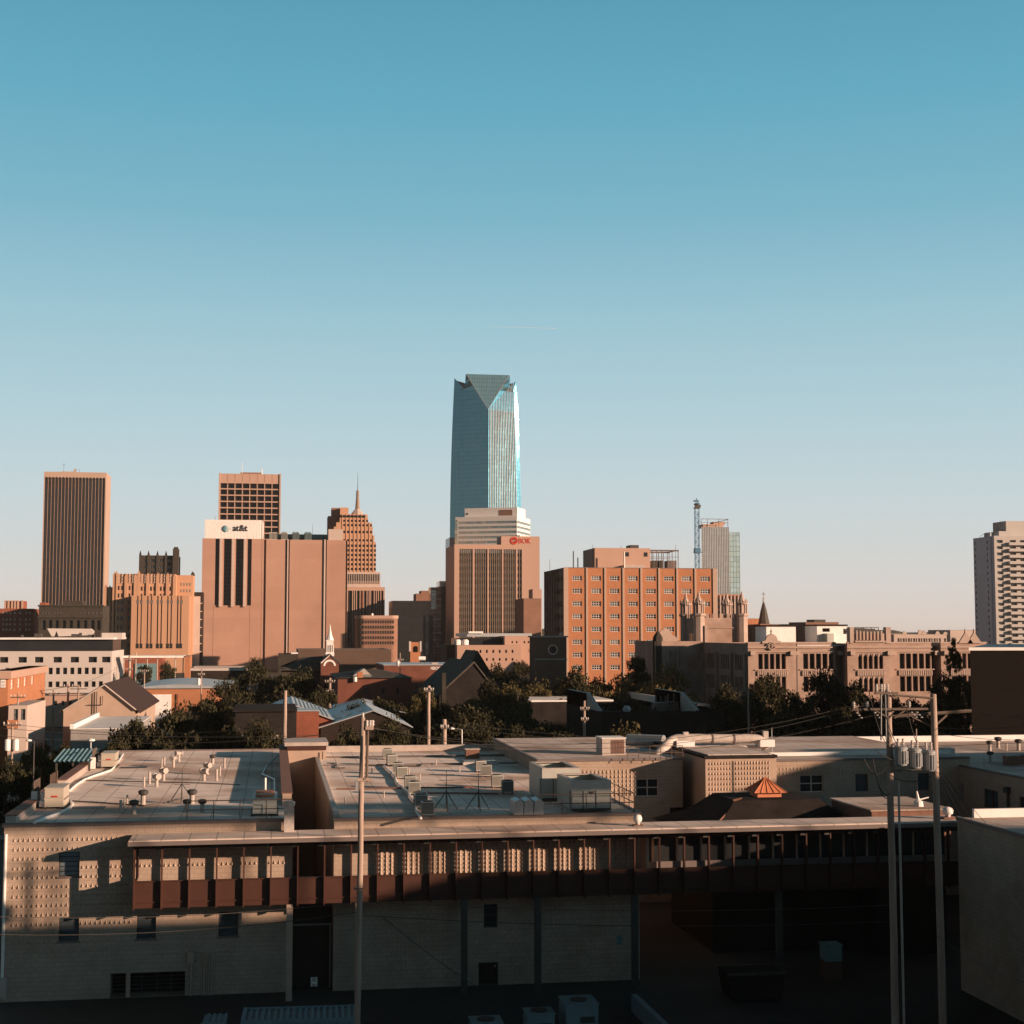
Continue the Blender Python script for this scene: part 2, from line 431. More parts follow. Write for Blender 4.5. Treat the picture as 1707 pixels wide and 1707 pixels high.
# ---- dark ribbed office tower, far left
def ribbed_tower():
    Y = 1250
    t, x0, x1, y0, y1, z = bld('office_tower', 'tall dark office tower with thin pink vertical ribs, leftmost tower of the skyline', 73.5, 177.5, 787, Y, 34)
    w = x1 - x0; n = 18; p = (w - 1.2) / n; zt = z - 3.2
    MB().box(x0 + .4, x1 - .3, y0 + 1.2, y1 - .3, 0, z - 3).build('glazing', 'black_glass', t)
    mb = MB(); shell(mb, x0, x1, y0, y1, zt - 2, z, ''); mb.box(x1 - .9, x1, y0, y1, 0, z - 5.2); mb.box(x0, x0 + .6, y0, y1, 0, z - 5.2)
    mb.build('wall', 'precast', t)
    for i in range(1, n):
        MB().box(x0 + .6 + i * p - .13, x0 + .6 + i * p + .13, y0 + 1.0, y0 + 1.25, 0, zt - 2).build('fin', 'precast_pink', t)
    # arches cut between the fins under the top band
    mb = MB(); mw = MB()
    for i in range(n):
        cx = x0 + .6 + (i + .5) * p; r = p / 2 - .27
        pts = [(cx + r * math.cos(a), zt - 2 + r * math.sin(a)) for a in [math.pi * k / 8 for k in range(9)]]
        mb.extr(pts, y0 - .06, y0 + .02)
    mb.build('arch_window', 'black_glass', t)
    for k, (ya, yb) in enumerate(((805, 813), (817, 824), (948, 951), (993, 996))):
        MB().box(x0 + 1.2, x0 + w * (.58 if k < 2 else .75), y0 + 1.15, y0 + 1.19, PZ(yb, Y), PZ(ya, Y)).build('louvre_band', 'dark_slab', t)
    mb = MB(); mb.box(x0 + 12, x0 + 24, y0 + 8, y0 + 20, z, z + 1.3); mb.box(x0 + 22, x0 + 24, y0 + 8, y0 + 10, z + 1.3, z + 3.6)
    mb.build('roof_plant', 'coping_light', t)
    mb = MB()
    for xx, h in ((14.5, 8), (24, 3.5), (27, 3), (51, 1.5), (11, 1.2)): mb.tube((x0 + xx, y0 + 6, z), (x0 + xx, y0 + 6, z + h), .12, .08, 5)
    mb.box(x0 + 13.4, x0 + 15.6, y0 + 5.9, y0 + 6.1, z + 6.4, z + 6.6); mb.box(x0 + 24, x0 + 27, y0 + 5.95, y0 + 6.05, z + 2.6, z + 2.75)
    mb.build('antenna', 'dark_metal', t)
ribbed_tower()

# ---- brown grid tower
def grid_tower():
    Y = 950
    t, x0, x1, y0, y1, z = bld('office_tower', 'square brown office tower with deep gridded windows and blank top behind the white sign box', 365, 468.5, 790, Y, 36)
    w = x1 - x0; mb = MB(); fr = frF(x0, y0)
    cols = [(PX(367 + 12.47 * i, Y) - PX(365, Y) + .3, PX(367 + 12.47 * i + 11.2, Y) - PX(365, Y) + .3) for i in range(8)]
    rows = []
    zz = PZ(812.6 + 8.2, Y); hh = PZ(812.6, Y) - zz
    for k in range(10): rows.append((zz - k * 3.94, zz - k * 3.94 + hh))
    facade(mb, fr, 0, w, 0, z, cols, rows, 2.2)
    for c, d in rows:
        for p, r in cols: put_window(t, fr, p, r, c, d, 2.2, 3, 1, .12, 'black_glass', 'frame_dark')
    shell(mb, x0, x1, y0, y1, 0, z, 'F'); mb.build('wall', 'precast_pink', t)
    ms = MB()
    for i in range(1, 8):
        xx = x0 + (cols[i - 1][1] + cols[i][0]) / 2; ms.box(xx - .12, xx + .12, y0 - .05, y0 + .02, rows[0][1] + 1, z)
    ms.build('panel_joint', 'brick_brown', t)
    MB().box(x0, x0 + .8, y0 - .6, y0, 0, z + .4).box(x1 - .9, x1, y0 - .6, y0, 0, z + .4).build('corner_pier', 'precast', t)
    MB().box(x0 + 13, x0 + 26, y0 + 8, y0 + 20, z, z + 1.8).build('penthouse', 'brick_brown', t)
    MB().tube((x0 + 14, y0 + 8, z), (x0 + 14, y0 + 8, z + 8.5), .18, .1, 5).build('antenna', 'white_paint', t)
    MB().tube((x0 + 26.3, y0 + 8, z), (x0 + 26.3, y0 + 8, z + 4.2), .4, .3, 6).build('antenna', 'white_paint', t)
grid_tower()

# ---- windowless telephone building with the white sign box
def telephone_block():
    Y = 800; y = 1000
    t, x0, x1, y0, y1, z = bld('telephone_building', 'huge pink-brown windowless block with a white sign box and blue globe logo', 337.5, 579.5, 898.5, Y, 45)
    X = lambda p: PX(p, Y, 960)
    zb = PZ(1010.5, Y); mb = MB()
    # left part: strips of dark glass between protruding piers
    strips = [(358.4, 364.4), (372.6, 384.6), (392.6, 404.6), (412.2, 419)]
    fr = frF(x0, y0)
    cols = [(X(a) - x0, X(b) - x0) for a, b in strips]
    ug = X(439.6) - x0; uh = X(443.4) - x0
    facade(mb, fr, 0, ug, 0, z, cols, [(zb, z - .05)], 1.6)
    for p, r in cols: put_window(t, fr, p, r, zb, z - .05, 1.6, 1, 16, .12, 'black_glass', 'frame_dark', name='glass_strip')
    # right part with deep vertical grooves
    g = [(439.6, 443.2), (476.3, 478.2), (480.6, 482.6), (538.2, 539.6), (542.6, 544.4), (576.2, 578.6)]
    cols2 = [(X(a) - x0, X(b) - x0) for a, b in g]
    W = x1 - x0
    facade(mb, fr, ug, W, 0, z - .3, cols2, [(.1, z - .35)], 2.4)
    for p, r in cols2:
        mb.poly([fp(fr, p, .1, -2.4), fp(fr, r, .1, -2.4), fp(fr, r, z - .35, -2.4), fp(fr, p, z - .35, -2.4)])
    shell(mb, x0, x1, y0, y1, 0, z - .3, 'F'); mb.build('wall', 'brick_pink', t)
    for a, b in ((365, 371.6), (385.2, 391.8), (405.2, 411.6)):
        MB().box(X(a) + .2, X(b) - .5, y0 - 1.1, y0 + .1, zb - .7, z - .1).build('pier', 'precast_pale', t)
    for a, b in ((478.4, 480.4), (539.8, 542.4)):
        MB().box(X(a), X(b), y0 - .7, y0 + .1, 0, z - .1).build('pier', 'precast_pale', t)
    mj = MB()
    for a in (356.6, 417.3, 436.3): mj.box(X(a) - .07, X(a) + .07, y0 - .05, y0 + .02, 0, zb if a < 430 else z)
    mj.build('joint', 'brick_brown', t)
    # sign box
    zs = PZ(872, Y); mb = MB(); mb.box(X(340), X(435), y0 + .6, y0 + 26, z - .3, zs)
    mb.build('sign_box', 'white_paint', t)
    mr = MB(); xx = X(340) + .6
    while xx < X(434): mr.box(xx, xx + .12, y0 + .5, y0 + .6, z, zs - .1); xx += .75
    mr.build('cladding_rib', 'white_paint', t)
    MB().box(X(436), X(437.8), y0 + .6, y0 + 26, z - .2, zs - .3).build('sign_box_end', 'white_paint', t)
    # globe: a dark crescent on the left and curved bands thinning to the right
    cx, cz, r = X(376.2), PZ(886.2, Y), (X(383.4) - X(369.3)) / 2
    gm = MB(); n = 24
    out = []; inn = []
    for i in range(n + 1):
        a = R(90) + R(180) * i / n
        out.append((cx + r * math.cos(a), cz + .82 * r * math.sin(a)))
        inn.append((cx + (r * .55) * math.cos(a) + .05, cz + .82 * r * math.sin(a)))
    for i in range(n):
        gm.extr([out[i], out[i + 1], inn[i + 1], inn[i]], y0 + .2, y0 + .45)
    gm.build('globe_shade', 'sign_navy', t)
    gm = MB()
    for k in range(6):
        zc = cz + r * .82 * (.80 - k * .32); hw = r * .034
        half = r * math.sqrt(max(.05, 1 - ((zc - cz) / (r * .82)) ** 2))
        m_ = 10
        for i in range(m_):
            f0, f1 = i / m_, (i + 1) / m_
            xa = cx - half * .62 + half * 1.55 * f0; xb = cx - half * .62 + half * 1.55 * f1
            za = zc - .10 * r * math.sin(math.pi * f0); zb_ = zc - .10 * r * math.sin(math.pi * f1)
            ha, hb = hw * (1 - f0) * 2 + .03, hw * (1 - f1) * 2 + .03
            gm.extr([(xa, za - ha), (xb, zb_ - hb), (xb, zb_ + hb), (xa, za + ha)], y0 + .15, y0 + .4)
    gm.build('globe_band', 'sign_teal', t)
    text(t, 'at&t', X(387), y0 + .4, PZ(889.6, Y), 4.6, 'sign_black', .12, bold=.09, sx=.95)
    # roof plant
    for i, (a, b) in enumerate(((447.5, 461), (467.5, 478.5), (486.5, 498.5), (507, 519))):
        c = MB(); c.box(X(a), X(b), y0 + 5, y0 + 12, z - .3, PZ(890.5, Y)); c.build('cooling_unit', 'chiller_metal' if i < 2 else 'teal_metal', t)
        l = MB(); w = X(b) - X(a)
        for k in range(6): l.box(X(a) + w * (k + .25) / 6, X(a) + w * (k + .75) / 6, y0 + 4.9, y0 + 5, z + .2, PZ(891.5, Y))
        l.build('louvre', 'dark_metal', t)
        for k in (.3, .7): MB().lathe(X(a) + w * k, y0 + 8, [(.5, PZ(890.5, Y)), (.6, PZ(889, Y))], 8).build('fan', 'dark_metal', t)
    MB().box(X(462), X(546), y0 + 13, y0 + 22, z - .3, PZ(891.5, Y)).build('plant_screen', 'teal_metal', t)
    MB().box(X(547), X(571.5), y0 + 1.5, y0 + 14, z - .3, PZ(885, Y)).build('penthouse', 'precast_pale', t)
    MB().tube((X(521), y0 + 9, z), (X(521), y0 + 9, z + 9), .1, .06, 5).tube((X(356), y0 + 9, zs), (X(356), y0 + 9, zs + 2.8), .1, .06, 5).build('antenna', 'dark_metal', t)
telephone_block()

# ---- pale banded slab and low buildings left of the telephone block
def deco_block():
    Y = 760
    x = lambda p: PX(p, Y, 1000); z = lambda y: PZ(y, Y, 240)
    t = thing('art_deco_building', 'orange-brown art deco office building with pinnacled parapet and dark shaded upper tower', 'building', (x(174), Y, 0))
    mb = MB()
    # left wing, main block
    fr = frF(x(174), Y)
    def cc(l, x0): return [(x(a) - x0, x(b) - x0) for a, b in l]
    rows = [(z(y_ + 8), z(y_)) for y_ in (1001, 1013, 1027.5, 1042, 1057, 1072)]
    grid(t, mb, fr, 0, x(190) - x(174), 0, z(979), cc([(178.3, 181.6), (184, 187.4)], x(174)), rows, .7, nx=1, nz=2, bar=.12, glass='glass_pale', frame='frame_dark')
    fr = frF(x(190), Y - 2)
    rows = [(z(y_ + 7), z(y_)) for y_ in (977, 989.5, 1001, 1013, 1027.5, 1042, 1057, 1072)]
    grid(t, mb, fr, 0, x(225.5) - x(190), 0, z(957), cc([(196, 199.5), (202, 206), (214.5, 217.6), (220, 223.6)], x(190)), rows, .7, nx=1, nz=2, bar=.12, glass='glass_pale', frame='frame_dark')
    fr = frF(x(225.5), Y - 2)
    rows = [(z(y_ + 7), z(y_)) for y_ in (978, 990)]
    grid(t, mb, fr, 0, x(292) - x(225.5), z(1000), z(957), cc([(234.5, 237.8), (240.4, 243.4), (250, 253.4), (255.8, 259), (266.4, 269.6), (272, 275.4), (282.4, 285.4), (287.6, 290.4)], x(225.5)), rows, .7, nx=1, nz=2, bar=.12, glass='glass_pale', frame='frame_dark')
    shell(mb, x(190), x(292), Y - 2, Y + 22, 0, z(957), 'F')
    shell(mb, x(174), x(190), Y, Y + 22, 0, z(979), 'FR')
    # shaded right block
    shell(mb, x(292), x(319), Y + 12, Y + 30, 0, z(957), '')
    shell(mb, x(292), x(317), Y + 2, Y + 12, 0, z(993), '')
    # low front annex with vertical slots
    fr = frF(x(222), Y - 9)
    sl = [(231.3, 233.4), (237.6, 239.4), (248, 250), (254, 256), (264.4, 266.6), (270.6, 272.6), (281, 283), (286.8, 288.8), (297.4, 299.4), (302.6, 304.6)]
    facade(mb, fr, 0, x(317) - x(222), 0, z(993.5), cc(sl, x(222)), [(z(1080), z(993.8))], .9)
    for a, b in sl: put_window(t, fr, x(a) - x(222), x(b) - x(222), z(1071), z(1007), .85, 1, 1, 0, 'black_glass', name='slot_window')
    for a, b in sl:
        put_window(t, fr, x(a) - x(222) - .1, x(b) - x(222) + .6, z(1080.5), z(1072.5), -.04, 1, 2, .1, 'black_glass', 'frame_dark')
        mb.poly([fp(fr, x(a) - x(222), z(1080), -.9), fp(fr, x(b) - x(222), z(1080), -.9), fp(fr, x(b) - x(222), z(993.8), -.9), fp(fr, x(a) - x(222), z(993.8), -.9)])
    for a in (231, 248, 264.4, 281, 297.4):
        for o in (0, 6): put_window(t, fr, x(a + o) - x(222), x(a + o + 3) - x(222), z(1006.5), z(1001), -.04, 1, 1, .1, 'glass_pale', 'frame_dark')
    shell(mb, x(222), x(317), Y - 9, Y - 2, 0, z(993.5), 'F')
    mb.build('wall', 'brick_deco', t)
    # piers with pointed pinnacles
    for a, top in ((176, 975), (183, 977), (190.8, 955), (194, 953), (210.5, 957), (226, 957), (231.5, 952.5), (246.5, 956), (263, 955.5), (279.5, 955.5), (291, 958)):
        p = MB(); f = Y - 2.7 if a > 188 else Y - .7
        w = .75; p.box(x(a) - w, x(a) + w, f, f + .75, z(1000) if a > 226 else 0, z(top + 4))
        p.extr([(x(a) - w, z(top + 4)), (x(a) + w, z(top + 4)), (x(a), z(top - 1))], f, f + .75)
        p.build('pinnacled_pier', 'brick_deco', t)
    orn = MB()
    for a in (197.5, 203.5, 215.5, 221.5, 236, 242, 251.5, 257.5, 268, 274, 284, 289):
        for k in range(3):
            zz = z(972 - k * 5); orn.extr([(x(a) - .45, zz), (x(a) + .45, zz), (x(a), zz + 1.5)], Y - 2.5, Y - 2)
    orn.build('ornament', 'limestone_trim', t)
    # upper tower, set far back
    tw = MB(); X0, X1, Z = x(218.5), x(287), z(919)
    fr = frF(X0, Y + 40); w = X1 - X0
    cols = [(w * k, w * k + 1.1) for k in (.12, .17, .28, .34, .36 + .05, .52, .57, .62, .70, .75)]
    cols = [(w * k, w * k + 1.0) for k in (.13, .18, .29, .34, .385, .52, .57, .62, .73, .78)]
    rows = [(z(y_ + 4.6), z(y_)) for y_ in (926, 937, 948)]
    grid(t, tw, fr, 0, w, 0, Z, cols, rows, .5, nx=1, nz=2, bar=.1, glass='glass_pale', frame='frame_dark')
    shell(tw, X0, X1, Y + 40, Y + 60, 0, Z, 'F')
    for k in (0.03, .24, .47, .69, .97):
        tw.box(X0 + w * k - .6, X0 + w * k + .6, Y + 39.5, Y + 40, 0, Z + .4)
        tw.extr([(X0 + w * k - .6, Z + .4), (X0 + w * k + .6, Z + .4), (X0 + w * k, Z + 2.6)], Y + 39.5, Y + 40.2)
    tw.box(x(278), x(287.5), Y + 38, Y + 48, 0, z(907)); tw.box(x(279.5), x(286), Y + 39, Y + 47, z(907), z(904))
    tw.build('upper_tower', 'dark_stone', t)
    rt = MB()
    fr = frF(x(296), Y + 11.5)
    for a in (298, 303, 308, 313): rt.box(x(a), x(a + 2), Y + 11.9, Y + 12, z(975), z(970)); rt.box(x(a), x(a + 2), Y + 11.9, Y + 12, z(986), z(981))
    rt.build('window', 'glass_pale', t)
    MB().extr([(x(315), z(957)), (x(321), z(957)), (x(320), z(953)), (x(318), z(950.5)), (x(316), z(953))], Y + 12, Y + 20).build('corner_turret', 'dark_stone', t)
deco_block()
def strip_block():
    Y = 785
    t, x0, x1, y0, y1, z = bld('office_block', 'narrow pale stone-faced block squeezed beside the orange art deco building', 316, 338, 987, Y, 20)
    mb = MB(); mb.box(x0, x1, y0 + .8, y1, 0, z); mb.build('core', 'dark_slab', t)
    MB().box(PX(318.8, Y), PX(333, Y), y0, y0 + .8, 0, PZ(996, Y)).build('wall', 'precast_pale', t)
    for i in range(7):
        zz = PZ(1008 + i * 13, Y); MB().box(x0, x1 - .2, y0 + .3, y0 + .8, zz, zz + .5).build('floor_slab', 'precast_pale', t)
strip_block()

# ---- stepped skyscraper with spire
def spire_tower():
    Y = 1050; x = lambda p: PX(p, Y, 900); z = lambda y: PZ(y, Y, 590)
    t = thing('art_deco_skyscraper', 'stepped orange stone skyscraper with a silver spire and needle mast', 'skyscraper', (x(566), Y, 0))
    tiers = [(569, 612.4, 857.5, 0), (566, 613.2, 863.5, -1.5), (560, 619.5, 871.5, -3), (556, 620.5, 879, -4.5), (556, 623.2, 893.5, -6), (556, 625.5, 904.5, -7.5)]
    mb = MB()
    lastz = None
    alltop = [z(q[2]) for q in tiers]
    prev = None
    for i, (a, b, yt, off) in enumerate(tiers):
        top = z(yt); bot = 0 if i == len(tiers) - 1 else z(tiers[i + 1][2])
        x0, x1 = x(a), x(b); f = Y + off
        cols = []
        k = 0; u = x(571.5)
        while u < x1 - 1.2:
            if u > x0 + .8: cols.append((u - x0, u - x0 + 1.45))
            u += 2.65
        rows = []; zz = z(868.5) + 3.24 * 5 - .0
        zz = z(866.5) + 3.24 * 4
        while zz > z(1000):
            if bot < zz - .3 and zz + 1.7 < top: rows.append((zz, zz + 1.75))
            zz -= 3.24
        if not rows and top - bot > 2.3: rows = [(bot + .5, bot + 2.0)]
        facade(mb, frF(x0, f), 0, x1 - x0, bot, top, cols, rows, .6)
        for c, d in rows:
            for p, r in cols: put_window(t, frF(x0, f), p, r, c, d, .6, 1, 2, .1, 'glass_dark', 'frame_dark')
        shell(mb, x0, x1, f, Y + 26, bot, top, 'F')
        pr = MB(); u = x(571.5) - .62
        while u < x1 - .3:
            if u > x0: pr.box(u - .22, u + .22, f - .35, f, bot, top + .5)
            u += 2.65
        pr.build('pier', 'brick_deco', t)
    mb.build('wall', 'brick_deco', t)
    s = MB(); s.box(x(547.5), x(569), Y + 12, Y + 30, 0, z(858.5)); s.box(x(553.8), x(567), Y + 12.5, Y + 28, z(858.5), z(844.5))
    s.build('rear_wing', 'brick_brown', t)
    MB().box(x(567), x(581), Y + 4, Y + 18, z(858), z(845.5)).build('penthouse', 'brick_deco', t)
    c = (x(597), Y + 11)
    p = MB(); n4 = 4
    p.lathe(c[0], c[1], [(5.6, z(857.5)), (4.6, z(855)), (1.6, z(846))], 8); p.build('spire_base', 'coping_light', t)
    p = MB(); p.lathe(c[0], c[1], [(1.7, z(847)), (1.25, z(832)), (1.0, z(824)), (1.2, z(822)), (.9, z(819)), (1.15, z(817.5)), (.5, z(814.5))], 8); p.build('spire', 'bay_panel', t)
    MB().tube((c[0], c[1], z(815)), (c[0], c[1], z(784)), .22, .08, 5).build('mast', 'dark_metal', t)
    a = MB()
    for k in range(7):
        xx = x(571.5 + k * 6) ; a.lathe(xx, Y - .35, [(.7, z(863)), (.7, z(860.5)), (.3, z(859.3))], 6)
    a.build('arched_window', 'glass_dark', t)
spire_tower()

def fin_block():
    Y = 900
    t, x0, x1, y0, y1, z = bld('office_block', 'brown mid-rise block of dark glass strips and fins below the stepped skyscraper', 578, 641.5, 978.5, Y, 30)
    x = lambda p: PX(p, Y, 980); zz = lambda y: PZ(y, Y, 610)
    MB().box(x0 + .3, x1 - .3, y0 + 1, y1 - .3, 0, z - 1.5).build('glazing', 'black_glass', t)
    mb = MB(); mb.box(x0, x1, y0, y1, z - 2.2, z); mb.box(x1 - .8, x1, y0, y1 - .01, 0, z - 2.2); mb.box(x0, x0 + .8, y0, y1 - .01, 0, z - 2.2); mb.build('wall', 'precast_pink', t)
    for p in (588, 591, 594.5, 600.5, 604, 606.5, 612, 615.5, 618, 624, 627.5, 631, 635): MB().box(x(p) - .25, x(p) + .25, y0 + .1, y0 + 1.1, 0, z - 2.2).build('fin', 'precast_pink' if p not in (602, 604) else 'brick_red', t)
    u = MB(); u.box(x(578), x(634.7), y0 + 3, y1 - 3, z, zz(968)); u.box(x(578), x(634.7), y0 + 3, y1 - 3, zz(956.5), zz(953.3)); u.build('upper_storey', 'precast_pale', t)
    MB().box(x(579), x(634.2), y0 + 3.8, y1 - 4, zz(968), zz(956.5)).build('ribbon_window', 'black_glass', t)
    for k in range(19):
        p = 580 + k * 2.95
        MB().box(x(p) - .16, x(p) + .16, y0 + 2.6, y0 + 3.1, zz(973), zz(956.5)).build('upper_fin', 'precast_pale', t)
fin_block()

def curved_block():
    Y = 720
    t, x0, x1, y0, y1, z = bld('apartment_block', 'low round-cornered brown brick block with a pale cornice, left of the black glass building', 596, 664, 1026, Y, 25)
    x = lambda p: PX(p, Y, 1040); zz = lambda y: PZ(y, Y, 630)
    n = 10; pts = []
    rr = 3.5
    for cx, cy, a0 in ((x1 - rr, y0 + rr, -90), (x1 - rr, y1 - rr, 0), (x0 + rr, y1 - rr, 90), (x0 + rr, y0 + rr, 180)):
        for i in range(n + 1):
            a = R(a0 + 90 * i / n); pts.append((cx + rr * math.cos(a), cy + rr * math.sin(a)))
    MB().prism(pts, 0, z - 1.5).build('wall', 'brick_brown', t)
    o = [((px - (x0 + x1) / 2) * 1.03 + (x0 + x1) / 2, (py - (y0 + y1) / 2) * 1.03 + (y0 + y1) / 2) for px, py in pts]
    MB().prism(o, z - 1.5, z).build('cornice', 'precast_pink', t)
    fr = frF(x0, y0)
    for zi in (1034, 1043, 1051.5, 1060.5, 1069):
        for i in range(14):
            p = 601 + i * 4.1
            put_window(t, fr, x(p) - x0, x(p + 2.2) - x0, zz(zi + 5), zz(zi), -.05, 1, 2, .12, 'glass_dark', 'frame_dark')
    MB().lathe(x(621), y0 + 3, [(.5, z), (.7, z + .5), (.3, z + 1.1)], 8).build('roof_dome', 'white_paint', t)
curved_block()

# ---- dark glass buildings left of the tall glass tower
def black_block(label, a, b, yt, Y, d, m='black_glass', lines=4):
    t, x0, x1, y0, y1, z = bld('office_block', label, a, b, yt, Y, d)
    MB().box(x0, x1, y0, y1, 0, z).build('wall', m, t)
    f = 3.8; k = z - 3
    g = MB()
    while k > 8: g.box(x0 - .06, x1 + .06, y0 - .08, y0 + .01, k, k + .35); k -= f
    g.build('spandrel_line', 'dark_slab' if m == 'black_glass' else 'galv', t)
    return t, x0, x1, y0, y1, z
t, x0, x1, y0, y1, z = black_block('broad black glass office block, lowest and darkest left of the glass skyscraper', 654.5, 717, 1001.5, 880, 30)
MB().box(PX(694, 880), PX(717, 880), y0 + 2, y0 + 20, z, PZ(990, 880)).box(PX(703, 880), PX(716, 880), y0 + 4, y0 + 18, PZ(990, 880), PZ(985, 880)).build('penthouse', 'brick_brown', t)
t, x0, x1, y0, y1, z = black_block('black glass block with one pale mirrored strip, before the broad black block', 664, 722, 1026, 800, 22)
MB().box(PX(708.5, 800), PX(714.5, 800), y0 - .3, y0 + .02, 0, z - .5).build('mirrored_strip', 'grey_mirror', t)
t, x0, x1, y0, y1, z = black_block('narrow grey mirrored glass block beside the black glass blocks', 718, 735.5, 979, 840, 12, 'grey_mirror')
MB().box(PX(730, 840), PX(746, 840), y0 + .05, y0 + 14, 0, PZ(978.5, 840)).build('side_wing', 'black_glass', t)
MB().box(PX(744, 840), PX(747, 840), y0 - .3, y0 + 14, 0, PZ(978.5, 840)).build('corner_rib', 'coping_light', t)
t, x0, x1, y0, y1, z = black_block('dark glass block with a pale grey rooftop, wedged left of the tan bank building', 746, 760, 969.5, 900, 26)
MB().box(PX(733, 900), PX(747, 900), y0 + 2, y0 + 20, 0, PZ(969, 900)).box(PX(748, 900), PX(757, 900), y0 + 1, y0 + 12, z, PZ(959.5, 900)).build('pale_bay', 'grey_mirror', t)
black_block('slim dark shaded block directly under the left edge of the glass skyscraper', 749.5, 763, 896, 1240, 30)

# ---- tall faceted glass skyscraper
def glass_tower():
    Y = 1378; x = lambda p, dy=0: PX(p, Y + dy, 800); z = lambda y: PZ(y, Y, 810)
    t = thing('glass_skyscraper', 'tallest tower, teal faceted glass skyscraper tapering to a notched crown with an inverted triangle face', 'skyscraper', (x(810), Y, 0))
    zt = z(620.5); zc = z(682)
    def ease(zz):   # 0 low .. 1 at the top: gentle inward curve
        f = max(0., (zz - z(880)) / (zt - z(880))); return f ** 1.8
    zl = [0] + [z(q) for q in (900, 860, 820, 780, 750, 720, 700, 682)]
    def pt(side, zz):
        e = ease(zz)
        B = Vector((x(762 + 5.5 * e, 17), Y + 17)); Cc = Vector((x(813.5), Y)); D = Vector((x(863.5 - 7.5 * e, 17), Y + 17))
        return B, Cc, D
    T1 = lambda zz: None
    core = MB(); rings = []
    for q in zl:
        B, Cc, D = pt(0, q); rings.append((q, B, Cc, Cc, D))
    zs = [z(672), z(660), z(648), z(640), z(630), zt]
    for q in zs:
        B, Cc, D = pt(0, q); f = (q - zc) / (zt - zc)
        a1 = Vector((x(776.5, 12.5), Y + 12.5)); a2 = Vector((x(848, 12.5), Y + 12.5))
        C1 = Cc.lerp(a1, f); C2 = Cc.lerp(a2, f)
        if q > z(645): B = Vector((x(775.2, 17), Y + 17)); 
        rings.append((q, B, C1, C2, D if q < z(645) else Vector((x(850, 17), Y + 17))))
    top = MB()
    for (z0, B0, a0, b0, D0), (z1, B1, a1, b1, D1) in zip(rings[:-1], rings[1:]):
        P = lambda v, q: (v.x, v.y, q)
        core.poly([P(B0, z0), P(a0, z0), P(a1, z1), P(B1, z1)])
        core.poly([P(b0, z0), P(D0, z0), P(D1, z1), P(b1, z1)])
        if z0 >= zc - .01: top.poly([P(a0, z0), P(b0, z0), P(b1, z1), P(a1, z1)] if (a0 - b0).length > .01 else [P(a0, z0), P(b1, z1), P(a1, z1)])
        core.poly([P(D0, z0), (D0.x, Y + 50, z0), (D1.x, Y + 50, z1), P(D1, z1)])
        core.poly([(B0.x + 9, Y + 50, z0), P(B0, z0), P(B1, z1), (B1.x + 9, Y + 50, z1)])
        core.poly([(D0.x, Y + 50, z0), (B0.x + 9, Y + 50, z0), (B1.x + 9, Y + 50, z1), (D1.x, Y + 50, z1)])
    q, B, a, b, D = rings[-1]
    core.poly([(a.x, a.y, q), (b.x, b.y, q), (D.x, D.y, q), (D.x, Y + 50, q), (B.x + 9, Y + 50, q), (B.x, B.y, q)])
    core.build('glass_shaft', 'devon_glass', t); top.build('crown_facet', 'brightened_crown_glass', t)
    # set-back wings on both sides
    for side in (-1, 1):
        w = MB(); prev = None
        for q in [0] + [z(k) for k in (900, 860, 820, 780, 750, 720, 700, 682, 660, 646)] + [None]:
            last = q is None
            qq = z(626) if last else q
            e = ease(qq)
            if side < 0: xo, xi = x(750.3 + 7 * e, 22), x(766 + 2 * e if not last else 775.5, 20)
            else: xo, xi = x(868.8 - 9 * e, 22), x(858 - 3 * e if not last else 850, 20)
            zo, zi = (z(625) if side < 0 else z(627.5), z(646) if side < 0 else z(640)) if last else (qq, qq)
            cur = [(xo, Y + 22, zo), (xi, Y + 20, zi), (xo + (7 if side < 0 else -3), Y + 46, zo), (xi, Y + 46, zi)]
            if prev:
                A = prev
                if side < 0: w.poly([A[0], A[1], cur[1], cur[0]]); w.poly([A[2], A[0], cur[0], cur[2]])
                else: w.poly([A[1], A[0], cur[0], cur[1]]); w.poly([A[0], A[2], cur[2], cur[0]])
                w.poly([A[3], A[2], cur[2], cur[3]])
            prev = cur
        if side < 0: w.poly([prev[0], prev[1], prev[3], prev[2]])
        else: w.poly([prev[1], prev[0], prev[2], prev[3]])
        w.build('side_wing', 'devon_glass', t)
    # pale inner face of the crown notch
    MB().poly([(x(758, 30), Y + 30, z(626)), (x(776, 30), Y + 30, z(631)), (x(776, 30), Y + 30, z(650)), (x(760, 30), Y + 30, z(636))]).build('crown_lining', 'precast_pale', t)
    MB().poly([(x(848, 30), Y + 30, z(630)), (x(860, 30), Y + 30, z(628)), (x(853, 30), Y + 30, z(640)), (x(848, 30), Y + 30, z(645))]).build('crown_lining', 'black_glass', t)
    # bright edge mullions
    e = MB()
    for (z0, B0, a0, b0, D0), (z1, B1, a1, b1, D1) in zip(rings[:-1], rings[1:]):
        e.tube((b0.x, b0.y - .1, z0), (b1.x, b1.y - .1, z1), .28, .28, 5)
        e.tube((a0.x, a0.y - .1, z0), (a1.x, a1.y - .1, z1), .28, .28, 5)
    e.build('edge_trim', 'galv', t)
    e = MB()
